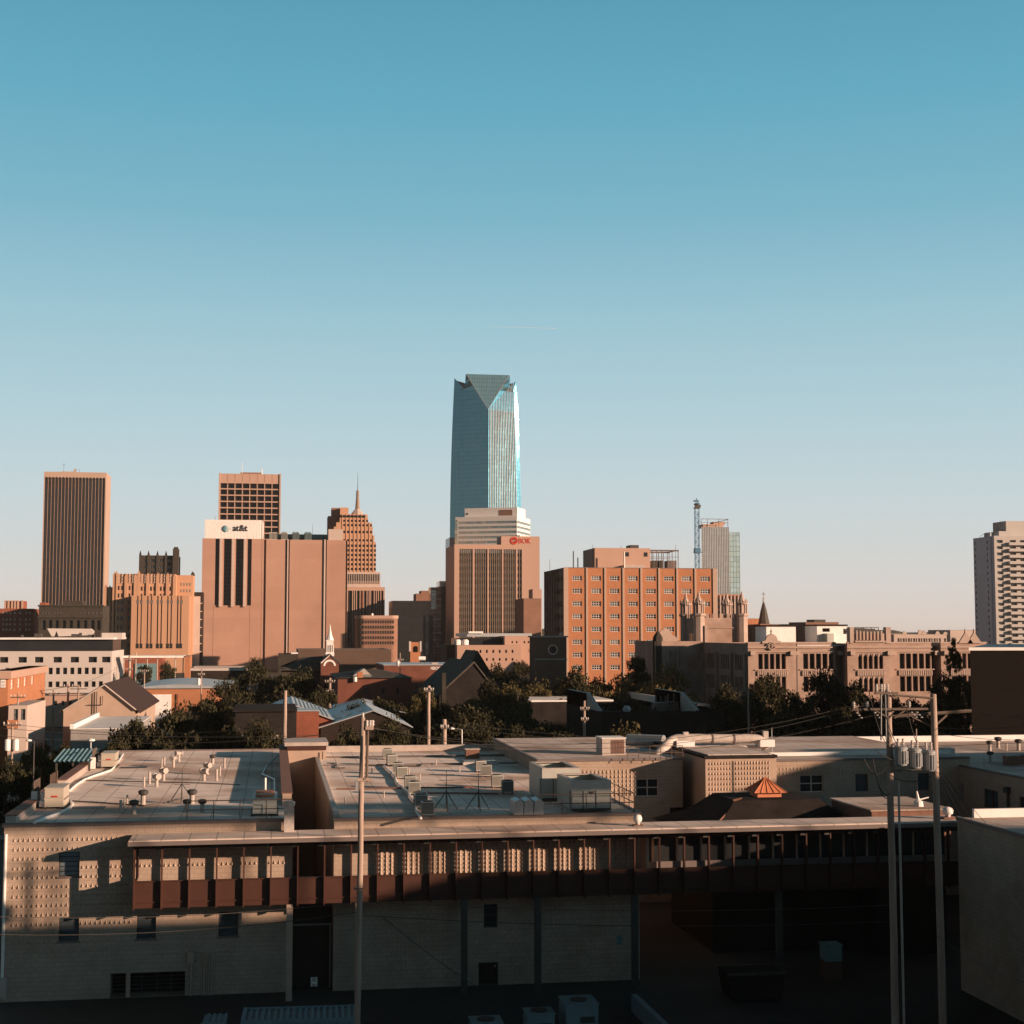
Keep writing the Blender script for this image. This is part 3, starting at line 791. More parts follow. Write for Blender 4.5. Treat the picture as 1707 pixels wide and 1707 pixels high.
    for k in range(1, 17):
        f = k / 17
        for (z0, B0, a0, b0, D0), (z1, B1, a1, b1, D1) in zip(rings[:8], rings[1:9]):
            p0 = b0.lerp(D0, f); p1 = b1.lerp(D1, f)
            e.box(p0.x - .12, p0.x + .12, p0.y - .8, p0.y, z0, z1) if z0 == 0 else e.tube((p0.x, p0.y - .45, z0), (p1.x, p1.y - .45, z1), .34, .34, 4)
        zt_ = zc + (zt - zc) * (f * .9)
        B, Cc, D = pt(0, zc); p0 = Cc.lerp(D, f); p1 = Vector((p0.x - (.8 * (zt_ - zc) / 40), p0.y))
        e.tube((p0.x, p0.y - .45, zc), (p1.x, p1.y - .45, zt_ - 1), .2, .2, 4)
    o = e.build('vertical_fin', 'white_band', t); o['kind'] = 'stuff'
glass_tower()

def banded_tower():
    Y = 1110; x = lambda p: PX(p, Y, 900); z = lambda y: PZ(y, Y, 820)
    t = thing('banded_tower', 'pale grey office tower with dark green window bands, in front of the glass skyscraper', 'building', (x(763.5), Y + 17, 0), rz=R(-24.7))
    BASE[t.name] = (0, 0, 0)
    W, D = 48.5, 38; zt = z(860); rows = sorted([(z(868.6 + 8.25 * k) - 1.5, z(868.6 + 8.25 * k) + .3) for k in range(9)])
    mb = MB(); fr = frF(0, 0)
    for fr, L_, n in ((frF(0, 0), W, 26), (frR(W, 0), D, 18)):
        facade(mb, fr, 0, L_, 0, zt, [(1.8 if n == 26 else .5, L_ - .4)], rows, .3)
        for c, d in rows: put_window(t, fr, 1.8 if n == 26 else .5, L_ - .4, c, d, .3, n, 1, .1, 'tower_glass_green', 'frame_dark', name='ribbon_window')
    shell(mb, 0, W, 0, D, 0, zt, 'FR'); mb.build('wall', 'white_paint', t)
    MB().box(-.3, 1.7, -.15, 6, 0, zt - 2).build('corner_glass', 'tower_glass_green', t)
    MB().box(6.5, W - .6, 3, 26, zt, z(845)).build('penthouse', 'white_paint', t)
    MB().box(W - 15, W - 4.5, 2.9, 2.99, z(858.5), z(849)).build('louvre', 'brick_brown', t)
    v = MB(); v.extr([(8.4 + .85 * math.cos(a), z(854.5) + .85 * math.sin(a)) for a in [R(30 * k) for k in range(12)]], 2.85, 2.99); v.build('round_vent', 'dark_metal', t)
banded_tower()

def bank_block():
    Y = 790; x = lambda p: PX(p, Y, 960); z = lambda y: PZ(y, Y, 820)
    t, x0, x1, y0, y1, zt = bld('bank_building', 'tan bank office building with ribbed facade and red lettering on its blank upper right wall', 757.5, 899.5, 908, Y, 40)
    zs = z(893.5); xs = x(835.5)
    mb = MB()
    xr = x(870); u0 = x(764.5) - x0; u1 = xr - x0
    groups = [(765.5, 788), (791, 812.5), (815, 836.8), (839.2, 860), (862.5, 870)]
    fr = frF(x0, y0)
    cols = [(x(a) - x0, x(b) - x0) for a, b in groups]
    facade(mb, fr, 0, x1 - x0, 0, zt, cols, [(2, z(915.5))], .8)
    bp_ = MB()
    for p, r in cols: bp_.poly([fp(fr, p, 2, -.8), fp(fr, r, 2, -.8), fp(fr, r, z(915.5), -.8), fp(fr, p, z(915.5), -.8)])
    bp_.build('bay_panel', 'bay_panel', t)
    shell(mb, x0, x1, y0, y1, 0, zt, 'F')
    mb.box(xs, x1, y0, y0 + 16, zt - .02, zs)
    mb.build('wall', 'precast_pink', t)
    f = 0
    for gi, (a, b) in enumerate(groups):
        g = MB(); n = max(2, round((b - a) / 3.05)); w = x(b) - x(a)
        for i in range(1, n): g.box(x(a) + w * i / n - .13, x(a) + w * i / n + .13, y0 + .35, y0 + .8, 2, z(915.5))
        g.build('ribs', 'bay_panel', t)
        for k in range(12):
            zc = z(924.5 + 11.45 * k)
            wm = MB()
            for i in range(n): wm.box(x(a) + w * i / n + .28, x(a) + w * (i + 1) / n - .28, y0 + .7, y0 + .79, zc - .95, zc + .95)
            wm.build('window_row', 'black_glass', t)
        MB().box(x(a), x(b), y0 + .6, y0 + .79, z(922), z(915.5)).build('top_louvre', 'glass_pale', t)
    # round emblem and lettering on the blank wall
    cx, cz, r = x(856.8), z(901), (x(863) - x(850.3)) / 2
    e = MB(); n = 20
    for i in range(n):
        a0, a1 = 2 * math.pi * i / n, 2 * math.pi * (i + 1) / n
        e.extr([(cx + r * math.cos(a0), cz + r * math.sin(a0)), (cx + r * math.cos(a1), cz + r * math.sin(a1)), (cx + r * .62 * math.cos(a1), cz + r * .62 * math.sin(a1)), (cx + r * .62 * math.cos(a0), cz + r * .62 * math.sin(a0))], y0 - .3, y0 - .05)
    for i in range(8):
        a0 = R(45 * i + 22); a1 = a0 + R(18)
        e.extr([(cx + r * .62 * math.cos(a0), cz + r * .62 * math.sin(a0)), (cx + r * .62 * math.cos(a1), cz + r * .62 * math.sin(a1)), (cx + r * .2 * math.cos((a0 + a1) / 2), cz + r * .2 * math.sin((a0 + a1) / 2))], y0 - .3, y0 - .05)
    e.build('emblem', 'sign_red', t)
    text(t, 'BOK', x(864), y0 - .05, z(905.3), 3.9, 'sign_red', .12, bold=.04, sx=.84)
    MB().box(x(862), x(869), y0 + 4, y0 + 9, zs, zs + .8).box(x(873), x(873.6), y0 + 4, y0 + 4.3, zs, zs + 1.2).box(x(879), x(879.6), y0 + 4, y0 + 4.3, zs, zs + 1.4).build('roof_plant', 'dark_metal', t)
bank_block()
plain('office_block', 'small brown block with a flat overhanging roof, between the bank building and the orange hospital', 873, 902, 998, 700, 25, 'brick_brown')
plain('office_block', 'little ribbed brown block rising just left of the orange hospital', 888, 903, 982, 740, 12, 'precast_pink', cop=False)

def hospital():
    Y = 450; x = lambda p: PX(p, Y, 1000); z = lambda y: PZ(y, Y, 1068)
    t, x0, x1, y0, y1, zt = bld('hospital', 'large orange brick hospital block with pale vertical pilasters and eight columns of windows', 941.7, 1195, 947.5, Y, 36)
    mb = MB(); W = x1 - x0
    cxs = [962.1, 994, 1024.5, 1055, 1085, 1115, 1144.5, 1175.5]
    cols = [(x(c - 8) - x0, x(c + 8) - x0) for c in cxs]
    rows = sorted([(z(y_ + 4.1), z(y_ - 4.1)) for y_ in (964.4, 985.4, 1006.6, 1027.6, 1048.9, 1070.2, 1091.3, 1112.3)])
    fr = frF(x0, y0)
    facade(mb, fr, 0, W, 0, zt, cols, rows, .35)
    rr = random.Random(3)
    for c, d in rows:
        for p, r in cols: put_window(t, fr, p, r, c, d, .35, 4, 2, .14, rr.choice(['glass_pale', 'glass_dark', 'glass_dark', 'glass_blue']), 'frame_white')
    fl = frL(x0, y1); D = y1 - y0
    mb2 = MB()
    lcols = rep(3, 7, 4.4, 2.4)
    facade(mb2, fl, 0, D, 0, zt, lcols, rows, .3)
    for c, d in rows:
        for p, r in lcols[:4]: put_window(t, fl, p, r, c, d, .3, 2, 2, .12, 'glass_pale', 'frame_white')
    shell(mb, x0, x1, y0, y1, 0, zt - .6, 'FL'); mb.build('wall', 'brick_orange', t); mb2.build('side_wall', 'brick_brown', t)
    for c in (943.3, 978.2, 1008.8, 1039.2, 1069, 1098.8, 1129, 1159.3, 1192):
        ww = .30 if 945 < c < 1190 else .7
        MB().box(x(c) - ww, x(c) + ww, y0 - .3, y0 - .003, 0, zt + .1).build('pilaster', 'precast', t)
    for p in lcols[:6]:
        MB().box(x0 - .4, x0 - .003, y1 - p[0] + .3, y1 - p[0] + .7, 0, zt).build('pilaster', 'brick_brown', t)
    coping(t, x0, x1, y0, y1, zt, .35, .18)
    X = lambda p: PX(p, Y + 10, 940); Z = lambda y: PZ(y, Y + 10, 1030)
    MB().box(X(991.5), X(1084), Y + 10, Y + 28, zt - .6, Z(913.5)).build('penthouse', 'precast_pink', t)
    for a in (1045.5, 1076.5): MB().box(X(a - 3), X(a + 3), Y + 9.93, Y + 10, Z(927.5), Z(920.5)).build('penthouse_window', 'black_glass', t)
    MB().box(X(1035), X(1069), Y + 6, Y + 9.9, zt - .3, Z(942.8)).build('roof_box', 'coping_light', t)
    MB().box(X(1056), X(1070), Y + 14, Y + 20, Z(913.5), Z(907)).build('roof_fan', 'dark_metal', t)
    f = MB(); pz = Z(917)
    for a in (1088, 1096, 1104.5, 1114, 1122, 1132):
        for yy in (Y + 11, Y + 22): f.tube((X(a), yy, zt - .5), (X(a), yy, pz), .12, .12, 5)
    for yy in (Y + 11, Y + 22): f.box(X(1085), X(1133), yy - .2, yy + .2, pz - .2, pz + .25); f.box(X(1085), X(1133), yy - .1, yy + .1, Z(928), Z(928) + .15)
    f.box(X(1088) - .1, X(1088) + .1, Y + 11, Y + 22, pz, pz + .3); f.box(X(1132) - .1, X(1132) + .1, Y + 11, Y + 22, pz, pz + .3)
    f.build('roof_frame', 'rail_metal', t)
    for a, b in ((1093, 1100), (1103, 1110), (1118, 1132)):
        MB().box(X(a), X(b), Y + 13, Y + 18, zt - .5, Z(933)).build('cooling_unit', 'dark_metal' if a < 1110 else 'coping', t)
    for a, yt in ((960, 918), (967.5, 929)): MB().tube((X(a), Y + 14, zt - .5), (X(a), Y + 14, Z(yt)), .18, .18, 6).build('flue', 'dark_metal', t)
    MB().tube((X(1034.5), Y + 5, zt - .5), (X(1034.5), Y + 5, Z(921)), .22, .22, 6).build('flue', 'white_paint', t)
    for a, yt in ((990.5, 907), (1038, 908), (1129, 907), (918.5, 932)): MB().tube((X(a), Y + 12, zt), (X(a), Y + 12, Z(yt)), .07, .05, 4).build('antenna', 'dark_metal', t)
hospital()

def twin_glass():
    Y = 1000; x = lambda p: PX(p, Y, 930); z = lambda y: PZ(y, Y, 1190)
    t, x0, x1, y0, y1, zt = bld('glass_tower', 'pale striped glass high-rise with an open framed crown, beside the tower crane', 1169.3, 1214.5, 878.5, Y, 25)
    MB().prism([(x0, y0), (x1, y0), (x1, y1), (x0 + 8.5, y1)], 0, zt).build('glazing', 'tower_glass', t)
    for k in range(17):
        xx = x0 + (x1 - x0) * k / 16; MB().box(xx - .09, xx + .09, y0 - .3, y0 - .003, 0, zt).build('fin', 'coping_light', t)
    f = MB()
    for p in (1169.6, 1180, 1199, 1214.2): f.tube((x(p), y0 + .3, zt), (x(p), y0 + .3, z(865.5)), .18, .18, 4)
    f.tube((x1 - .3, y1 - .3, zt), (x1 - .3, y1 - .3, z(865.5)), .18, .18, 4); f.box(x1 - .45, x1 - .15, y0 + .1, y1 - .2, z(866), z(865.2))
    f.box(x0, x1, y0, y0 + .4, z(865.6), z(864.8)); f.box(x0, x1, y0 + .05, y0 + .3, z(871.5), z(871))
    f.build('crown_frame', 'rail_metal', t)
    MB().box(x(1176), x(1210), y0 + 5, y0 + 18, zt, z(873)).box(x(1194), x(1214), y0 + 6, y0 + 14, z(873), z(868.5)).build('penthouse', 'precast_pink', t)
    MB().prism([(x(1216.5), y0 + 4), (x(1236.5), y0 + 4), (x(1236.5), y0 + 28), (x(1216.5) + 8, y0 + 28)], 0, z(886)).build('green_wing', 'tower_glass_green', t)
    MB().box(x(1213.5), x(1217), y0 + 6, y0 + 20, 0, z(884)).build('link', 'black_glass', t)
twin_glass()
def ribbed_block():
    Y = 640; x = lambda p: PX(p, Y, 1010); z = lambda y: PZ(y, Y, 1215)
    t, x0, x1, y0, y1, zt = bld('office_block', 'red-brown block with pale ribs and dark bands, seen between the gothic turrets', 1194, 1238, 991, Y, 22)
    MB().box(x0, x1, y0 + .6, y1, 0, zt).build('wall', 'brick_orange', t)
    for k in range(8):
        xx = x0 + .3 + (x1 - x0 - .6) * k / 7; MB().box(xx - .28, xx + .28, y0, y0 + .6, 0, zt - .4).build('rib', 'precast_pale', t)
    for k in range(4): MB().box(x0 + .6, x1 - .6, y0 + .45, y0 + .62, z(1004 + 10 * k), z(999 + 10 * k)).build('ribbon_window', 'black_glass', t)
ribbed_block()
def crane():
    Y = 930; x = PX(1162, Y, 900); z = lambda y: PZ(y, Y, 1162)
    t = thing('tower_crane', 'slim blue lattice tower crane mast standing against the sky', 'crane', (x, Y, 0))
    m = MB(); w = 1.25; zt = z(848); k = 0; zz = 0
    for a in (-w, w):
        for b in (-w, w): m.box(x + a - .14, x + a + .14, Y + b - .14, Y + b + .14, 0, zt)
    while zz < zt - 2.4:
        s = 1 if k % 2 else -1
        for b in (-w, w):
            m.tube((x - s * w, Y + b, zz), (x + s * w, Y + b, zz + 2.5), .09, .09, 4); m.tube((x - w, Y + b, zz), (x + w, Y + b, zz), .09, .09, 4)
            m.tube((x + b, Y - s * w, zz), (x + b, Y + s * w, zz + 2.5), .09, .09, 4)
        zz += 2.5; k += 1
    m.build('mast', 'crane_blue', t)
    c = MB(); c.box(x - 1.7, x + 1.7, Y - 1.7, Y + 1.7, zt, zt + .8); c.box(x - 1.2, x + 2.4, Y - 1, Y + 1, zt + .8, zt + 2.6); c.build('slewing_unit', 'dark_metal', t)
    j = MB(); j.box(x - .8, x + .8, Y - 4, Y + 4, zt + 2.6, zt + 3.6); j.tube((x - .6, Y, zt + 3), (x - .2, Y, zt + 7), .25, .15, 5); j.tube((x + .8, Y, zt + 3), (x - .2, Y, zt + 7), .25, .15, 5); j.box(x - 1.9, x + 1.2, Y - 1.2, Y + 1.2, zt + 4.6, zt + 5.4)
    j.build('tower_head', 'crane_blue', t)
    MB().box(x - 1.8, x + 1.8, Y - 1.8, Y + 1.8, z(922), z(914)).build('climbing_cage', 'crane_blue', t)
    MB().box(x - 2.6, x + 3.5, Y - .2, Y + .2, z(921), z(920)).build('tie_collar', 'dark_metal', t)
crane()

# ---- apartment high-rise at the right edge
def apartment_tower():
    Y = 640; yv = 980
    x0 = PX(1657, Y, 896); z = lambda y: PZ(y, Y, 1657); zt = z(893)
    D = 24; x1 = x0 + 34; y0, y1 = Y, Y + D
    d = ray(1622.3, 900); D = x0 / d[0] * d[1] - Y; y1 = Y + D
    t = thing('apartment_tower', 'tall concrete apartment tower with stacked balconies and a shaded grey side, at the right edge', 'apartment tower', (x0, Y, 0))
    fh = 2.86; rows = sorted([(zt - 3.3 - fh * k, zt - 1.9 - fh * k) for k in range(22)])
    fl = frL(x0, y1); mb = MB()
    cols = [(1.2, 2.2), (D - 7.4, D - 6.2)]
    facade(mb, fl, 0, D, 0, zt, cols, rows, .25)
    for c, d_ in rows[4:]:
        for p, r in cols: put_window(t, fl, p, r, c, d_, .25, 1, 2, .08, 'glass_dark', 'frame_dark')
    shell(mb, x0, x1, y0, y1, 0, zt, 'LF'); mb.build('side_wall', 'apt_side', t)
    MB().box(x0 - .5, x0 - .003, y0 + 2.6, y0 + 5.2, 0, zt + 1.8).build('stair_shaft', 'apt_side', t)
    # front: recessed window bays, balconies projecting further right
    fb = MB(); fr = frF(x0, y0)
    fcols = [(1.0, 5.0)] 
    facade(fb, fr, 0, x1 - x0, 0, zt, [(1.2, 4.2), (7.6, 10.6), (12.6, 15.2), (19, 22), (25, 28)], rows, 1.2)
    fb.build('wall', 'apt_front', t)
    for c, d_ in rows[4:]:
        for p, r in ((1.2, 4.2), (7.6, 10.6), (12.6, 15.2)): put_window(t, fr, p, r, c, d_, 1.2, 2, 1, .1, 'glass_pale' if p < 2 else 'glass_dark', 'frame_white')
    for k, (c, d_) in enumerate(rows[4:]):
        b = MB(); b.box(x0 + 6.4, x1 - 1, y0 - 2.0, y0 - .004, c - 1.05, c - .85); b.box(x0 + 6.4, x1 - 1, y0 - 2.0, y0 - 1.88, c - .85, c + .25); b.box(x0 + 6.4, x0 + 6.52, y0 - 1.88, y0 - .004, c - .85, c + .25)
        b.build('balcony', 'apt_front', t)
    MB().box(x0 + 4, x1, y0 + 3, y1 - 3, zt, z(884.5)).box(x0 + 8, x1, y0 + 4, y1 - 4, z(884.5), z(867)).build('penthouse', 'apt_front', t)
    MB().box(x0 + 6.4, x0 + 8, y0 + 3.9, y0 + 6, z(882), z(868)).build('penthouse_door', 'black_glass', t)
    r_ = MB()
    for a in range(6): r_.tube((x0 + 1 + a * 1.2, y0 + 5, z(869) if a > 3 else zt), (x0 + 1 + a * 1.2, y0 + 5, (z(866) if a > 3 else zt + 1)), .06, .06, 4)
    r_.tube((x0 - 3, y0 + 8, zt), (x0 - 3 + 3.4, y0 + 8, zt + 2), .1, .05, 4); r_.build('antenna', 'dark_metal', t)
apartment_tower()

# ---- brick and stone rows at the far left
def far_left():
    Y = 620; x = lambda p: PX(p, Y, 1040); z = lambda y: PZ(y, Y, 40)
    t, x0, x1, y0, y1, zt = bld('brick_building', 'red brick building with a ribbed rooftop block at the far left of the skyline', -12, 56, 1014.5, Y, 20)
    mb = MB(); rows = sorted([(z(y_ + 3.5), z(y_)) for y_ in (1020, 1031, 1039, 1048)]); cols = [(x(p) - x0, x(p + 2.6) - x0) for p in (-4, 4, 9.5, 15.5, 23, 32, 42, 48)]
    grid(t, mb, frF(x0, y0), 0, x1 - x0, 0, zt, cols, rows, .3, nx=1, nz=2, bar=.15, glass='glass_dark', frame='white_paint')
    shell(mb, x0, x1, y0, y1, 0, zt, 'F'); mb.build('wall', 'brick_red', t)
    MB().box(x(6), x(36), y0 + 2, y0 + 12, zt, z(1001.5)).build('rooftop_block', 'brick_red', t)
    for p in (6.5, 12, 18, 23, 28, 35): MB().box(x(p) - .35, x(p) + .35, y0 + 1.5, y0 + 2, zt, z(1000.6)).build('rib', 'precast_pink', t)
    Y = 600; x = lambda p: PX(p, Y, 1040); z = lambda y: PZ(y, Y, 110)
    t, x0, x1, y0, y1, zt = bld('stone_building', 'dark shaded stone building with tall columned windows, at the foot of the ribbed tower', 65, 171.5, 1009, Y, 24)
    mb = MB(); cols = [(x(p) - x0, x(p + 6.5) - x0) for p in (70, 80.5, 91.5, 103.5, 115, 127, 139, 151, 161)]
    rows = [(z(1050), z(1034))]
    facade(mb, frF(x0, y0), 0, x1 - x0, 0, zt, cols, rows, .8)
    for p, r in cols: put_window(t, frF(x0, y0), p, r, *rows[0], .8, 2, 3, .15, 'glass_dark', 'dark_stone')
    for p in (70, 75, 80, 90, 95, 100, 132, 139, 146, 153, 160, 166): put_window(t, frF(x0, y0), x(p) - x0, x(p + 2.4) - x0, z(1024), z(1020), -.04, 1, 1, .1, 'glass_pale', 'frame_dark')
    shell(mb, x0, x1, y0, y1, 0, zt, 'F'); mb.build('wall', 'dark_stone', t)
    MB().box(x0 - .4, x1 + .4, y0 - .6, y0 - .003, z(1030), z(1027.5)).box(x0 - .4, x1 + .4, y0 - .5, y0 - .003, zt - .5, zt + .1).build('cornice', 'dark_stone', t)
    MB().box(x(102), x(134), y0 + 4, y0 + 14, zt, z(1001)).build('penthouse', 'dark_stone', t)
    MB().box(x(60), x(70), y0 + 8, y0 + 18, zt - 1, z(1004)).build('chimney_block', 'brick_red', t)
far_left()

# ---- small far things above the gothic school roof
def far_right():
    plain('brick_building', 'far red brick building peeking out left of the dark steeple', 1238, 1276, 1031.5, 620, 20, 'brick_orange')
    plain('brick_building', 'far low brown building right of the dark steeple', 1276, 1325, 1041, 600, 20, 'brick_brown')
    t, x0, x1, y0, y1, z = plain('concrete_building', 'far stepped concrete building with roof plant above the school roof', 1343, 1398, 1037.5, 580, 20, 'brick_brown')
    MB().box(PX(1362, 580), PX(1381, 580), y0 + 3, y0 + 12, z - .4, PZ(1032, 580)).build('roof_plant', 'dark_metal', t)
    plain('brick_building', 'far brown brick building between the two white rooftop blocks', 1327, 1353, 1043, 590, 18, 'brick_brown')
    Y = 700; t, x0, x1, y0, y1, z = bld('gothic_hall', 'long far-off white gothic hall with arched gables and many windows', 1490, 1578, 1057.5, Y, 20)
    mb = MB(); x = lambda p: PX(p, Y, 1065)
    cols = [(x(1496 + 8.6 * k) - x0, x(1499.5 + 8.6 * k) - x0) for k in range(10)] 
    cols += [(x(1500.6 + 8.6 * k) - x0, x(1503 + 8.6 * k) - x0) for k in range(8)]
    cols = sorted(cols); cols = [c for i, c in enumerate(cols) if i == 0 or c[0] > cols[i - 1][1]]
    grid(t, mb, frF(x0, y0), 0, x1 - x0, 0, z, cols, [(PZ(1071, Y), PZ(1064.5, Y))], .3, nx=1, nz=2, bar=.1, glass='glass_dark', frame='white_band')
    shell(mb, x0, x1, y0, y1, 0, z, 'F'); mb.build('wall', 'precast_pale', t)
    for p, h in ((1508, 1052), (1534, 1049.5), (1541, 1051), (1563, 1052), (1576, 1053)):
        MB().extr([(x(p - 4), z), (x(p + 4), z), (x(p + 2.5), PZ(h + 1.5, Y)), (x(p), PZ(h, Y)), (x(p - 2.5), PZ(h + 1.5, Y))], y0 - .2, y0 + .6).build('gable', 'precast_pale', t)
    plain('warehouse', 'far pale flat building left of the apartment tower', 1584, 1632, 1050.5, 820, 30, 'precast_pale')
    plain('warehouse', 'far low pink building left of the white gothic hall', 1483, 1507, 1056.5, 760, 20, 'precast_pink')
    # dark steeple with cross
    Y = 480; x = PX(1276, Y, 1010); z = lambda y: PZ(y, Y, 1276)
    t = thing('church_steeple', 'dark pointed church steeple with a thin cross rising behind the school', 'steeple', (x, Y, 0))
    MB().box(x - 1.9, x + 1.9, Y, Y + 3.8, 0, z(1040)).build('tower', 'brick_brown', t)
    MB().lathe(x, Y + 1.9, [(2.0, z(1040)), (1.1, z(1018)), (.25, z(1003))], 8).build('spire', 'slate', t)
    MB().lathe(x, Y + 1.9, [(.35, z(1004)), (.3, z(997)), (.05, z(994))], 6).build('finial', 'galv', t)
    MB().box(x - .07, x + .07, Y + 1.85, Y + 1.95, z(995), z(986)).box(x - .8, x + .8, Y + 1.85, Y + 1.95, z(990.6), z(989.8)).build('cross', 'rail_metal', t)
far_right()
# ================================================================== SCHOOL
def school():
    Y = 280; x = lambda p, y=1090: PX(p, Y, y); z = lambda y, p=1430: PZ(y, Y, p)
    t = thing('gothic_school', 'long limestone collegiate gothic school with turreted tower and tall mullioned windows', 'school', (x(1247), Y, 0))
    zt = z(1072.5, 1300)
    def bay(px0, px1, w0, w1, yoff=0, arch=False, n=5, zt=zt):
        x0, x1 = x(px0), x(px1); y0 = Y + yoff
        mb = MB(); fr = frF(x0, y0)
        a, b = x(w0) - x0, x(w1) - x0; W = b - a
        lights = [(a + W * i / n + .14, a + W * (i + 1) / n - .14) for i in range(n)]
        rows = sorted([(z(1115), z(1089.5)), (z(1153), z(1127.5))])
        facade(mb, fr, 0, x1 - x0, 0, zt, lights, rows, .55)
        for c, d in rows:
            for p, r in lights: put_window(t, fr, p, r, c, d, .55, 2, 4, .05, 'glass_blue' if random.random() < .4 else 'glass_dark', 'frame_dark')
        shell(mb, x0, x1, y0, Y + 30, 0, zt, 'FTL' if px0 == 1247 else 'FT'); mb.build('wall', 'limestone', t)
        # label mould over the windows, carved panel band between floors
        MB().box(x0 + a - .9, x0 + b + .9, y0 - .22, y0 - .004, z(1086.6), z(1085)).build('label_mould', 'limestone_trim', t)
        for q in (x0 + a - 1.1, x0 + b + 1.1): MB().box(q - .45, q + .45, y0 - .55, y0 - .004, z(1092), z(1085)).build('carved_boss', 'limestone_trim', t)
        MB().box(x0 + a - .6, x0 + b + .6, y0 - .25, y0 - .004, z(1116.8), z(1115.3)).build('sill', 'limestone_trim', t)
        pn = MB(); pn.box(x0 + a, x0 + b, y0 - .06, y0 - .004, z(1127), z(1117))
        for i in range(n * 3 + 1):
            u = x0 + a + W * i / (n * 3); pn.box(u - .12, u + .12, y0 - .28, y0 - .06, z(1126), z(1118))
        pn.build('panel_band', 'limestone_trim', t)
        if arch:
            ar = MB()
            for c, d in rows:
                for p, r in lights:
                    m = (p + r) / 2; h = (r - p) / 2
                    for s in (-1, 1):
                        ar.extr([(x0 + m, d + .01), (x0 + m + s * (h + .01), d + .01), (x0 + m + s * (h + .01), d - .75)], y0 + .1, y0 + .3)
                        ar.box(x0 + p, x0 + r, y0 + .2, y0 + .35, d - 1.05, d - .9)
            ar.build('arch_tracery', 'limestone_trim', t)
        MB().box(x0 - .1, x1 + .1, y0 - .25, y0 - .004, zt - .9, zt - .6).build('string_course', 'limestone_trim', t)
        MB().box(x0 - .05, x1 + .05, y0 - .08, y0 + .4, zt, zt + .25).build('parapet_cap', 'limestone_trim', t)
        return x0, x1, y0
    bay(1247, 1327.3, 1263, 1311)
    bay(1329.5, 1395, 1339.5, 1393, .6)
    bay(1408.5, 1484, 1425.5, 1469, -1.2, True)
    bay(1484.2, 1551, 1497, 1551 - .5, -.4)
    bay(1564, 1640, 1580.5, 1625, -1.2)
    MB().box(x(1395), x(1409), Y + 3, Y + 30, 0, zt - .3).build('link_wall', 'limestone', t)
    MB().box(x(1551), x(1564), Y + 3, Y + 30, 0, zt - .3).build('link_wall', 'limestone', t)
    MB().tube((x(1328.4), Y + .2, 0), (x(1328.4), Y + .2, zt), .16, .16, 6).build('downpipe', 'dark_metal', t)
    MB().box(x(1247) + .3, x(1640) - .3, Y + .5, Y + 29.5, zt - .5, zt - .35).build('roof', 'roof_white', t)
    # left (shaded) return wall with three tall window groups
    x0 = x(1247); d = ray(1172, 1085); D = x0 / d[0] * d[1] - Y
    fl = frL(x0 - .004, Y + D); mb = MB()
    cols = []
    for a in (.10, .42, .73):
        for k in range(4): cols.append((D * a + k * 1.55, D * a + k * 1.55 + 1.15))
    rows = sorted([(z(1117), z(1092)), (z(1153), z(1129))])
    facade(mb, fl, 0, D, 0, zt, cols, rows, .5)
    for c, e in rows:
        for p, r in cols: put_window(t, fl, p, r, c, e, .5, 1, 4, .05, 'glass_dark', 'frame_dark')
    mb.build('side_wall', 'limestone', t)
    for a in (.02, .345, .665, .96): MB().box(x0 - .5, x0 - .01, Y + D - D * a - .5, Y + D - D * a + .5, 0, zt - 2).build('buttress', 'limestone', t)
    # wing further back-left
    Y2 = Y + D; xa = PX(1092, Y2, 1085); zz = PZ(1069, Y2, 1120)
    mb = MB(); fr = frF(xa, Y2); W = x0 - xa
    wc = lambda p: PX(p, Y2, 1085) - xa
    lights = []
    for a, b, n in ((1095, 1104, 3), (1115, 1128.5, 4), (1131.5, 1135, 1)):
        w = (wc(b) - wc(a)) / n
        lights += [(wc(a) + w * i + .15, wc(a) + w * (i + 1) - .15) for i in range(n)]
    rows2 = sorted([(PZ(1115, Y2), PZ(1085, Y2)), (PZ(1150, Y2), PZ(1125, Y2))])
    facade(mb, fr, 0, W, 0, zz, lights, rows2, .5)
    for c, e in rows2:
        for p, r in lights: put_window(t, fr, p, r, c, e, .5, 1, 4, .05, 'glass_dark', 'frame_dark')
    shell(mb, xa, x0, Y2, Y2 + 18, 0, zz, 'F'); mb.build('rear_wing', 'limestone', t)
    MB().lathe(PX(1098, Y2), Y2 + .8, [(1.1, 0), (1.1, PZ(1064, Y2)), (.9, PZ(1060, Y2)), (.1, PZ(1051, Y2))], 6).build('corner_turret', 'dark_stone', t)
    g = MB(); c = PX(1119.5, Y2, 1060)
    g.extr([(c - 2.6, zz), (c + 2.6, zz), (c + 2.4, zz + .9), (c + 1.5, zz + 1.3), (c + 1.1, zz + 2.2), (c, zz + 2.9), (c - 1.1, zz + 2.2), (c - 1.5, zz + 1.3), (c - 2.4, zz + .9)], Y2 + 5, Y2 + 5.6)
    g.build('roof_gable', 'limestone_trim', t)
    # tower with four corner turrets
    Yt = Y + D + 4; xt = lambda p, y=1040: PX(p, Yt, y); zq = lambda y: PZ(y, Yt, 1200)
    tx0, tx1 = xt(1165), xt(1237); d = ray(1142, 1040); Dt = tx0 / d[0] * d[1] - Yt; ty1 = Yt + Dt
    top = zq(1030)
    tw = MB(); tw.box(tx0, tx1, Yt, ty1, 0, top)
    mer = MB(); u = tx0 + 1.5
    while u < tx1 - 1.5: tw.box(u, u + .8, Yt, Yt + .5, top, top + .9); u += 1.6
    u = Yt + 1.5
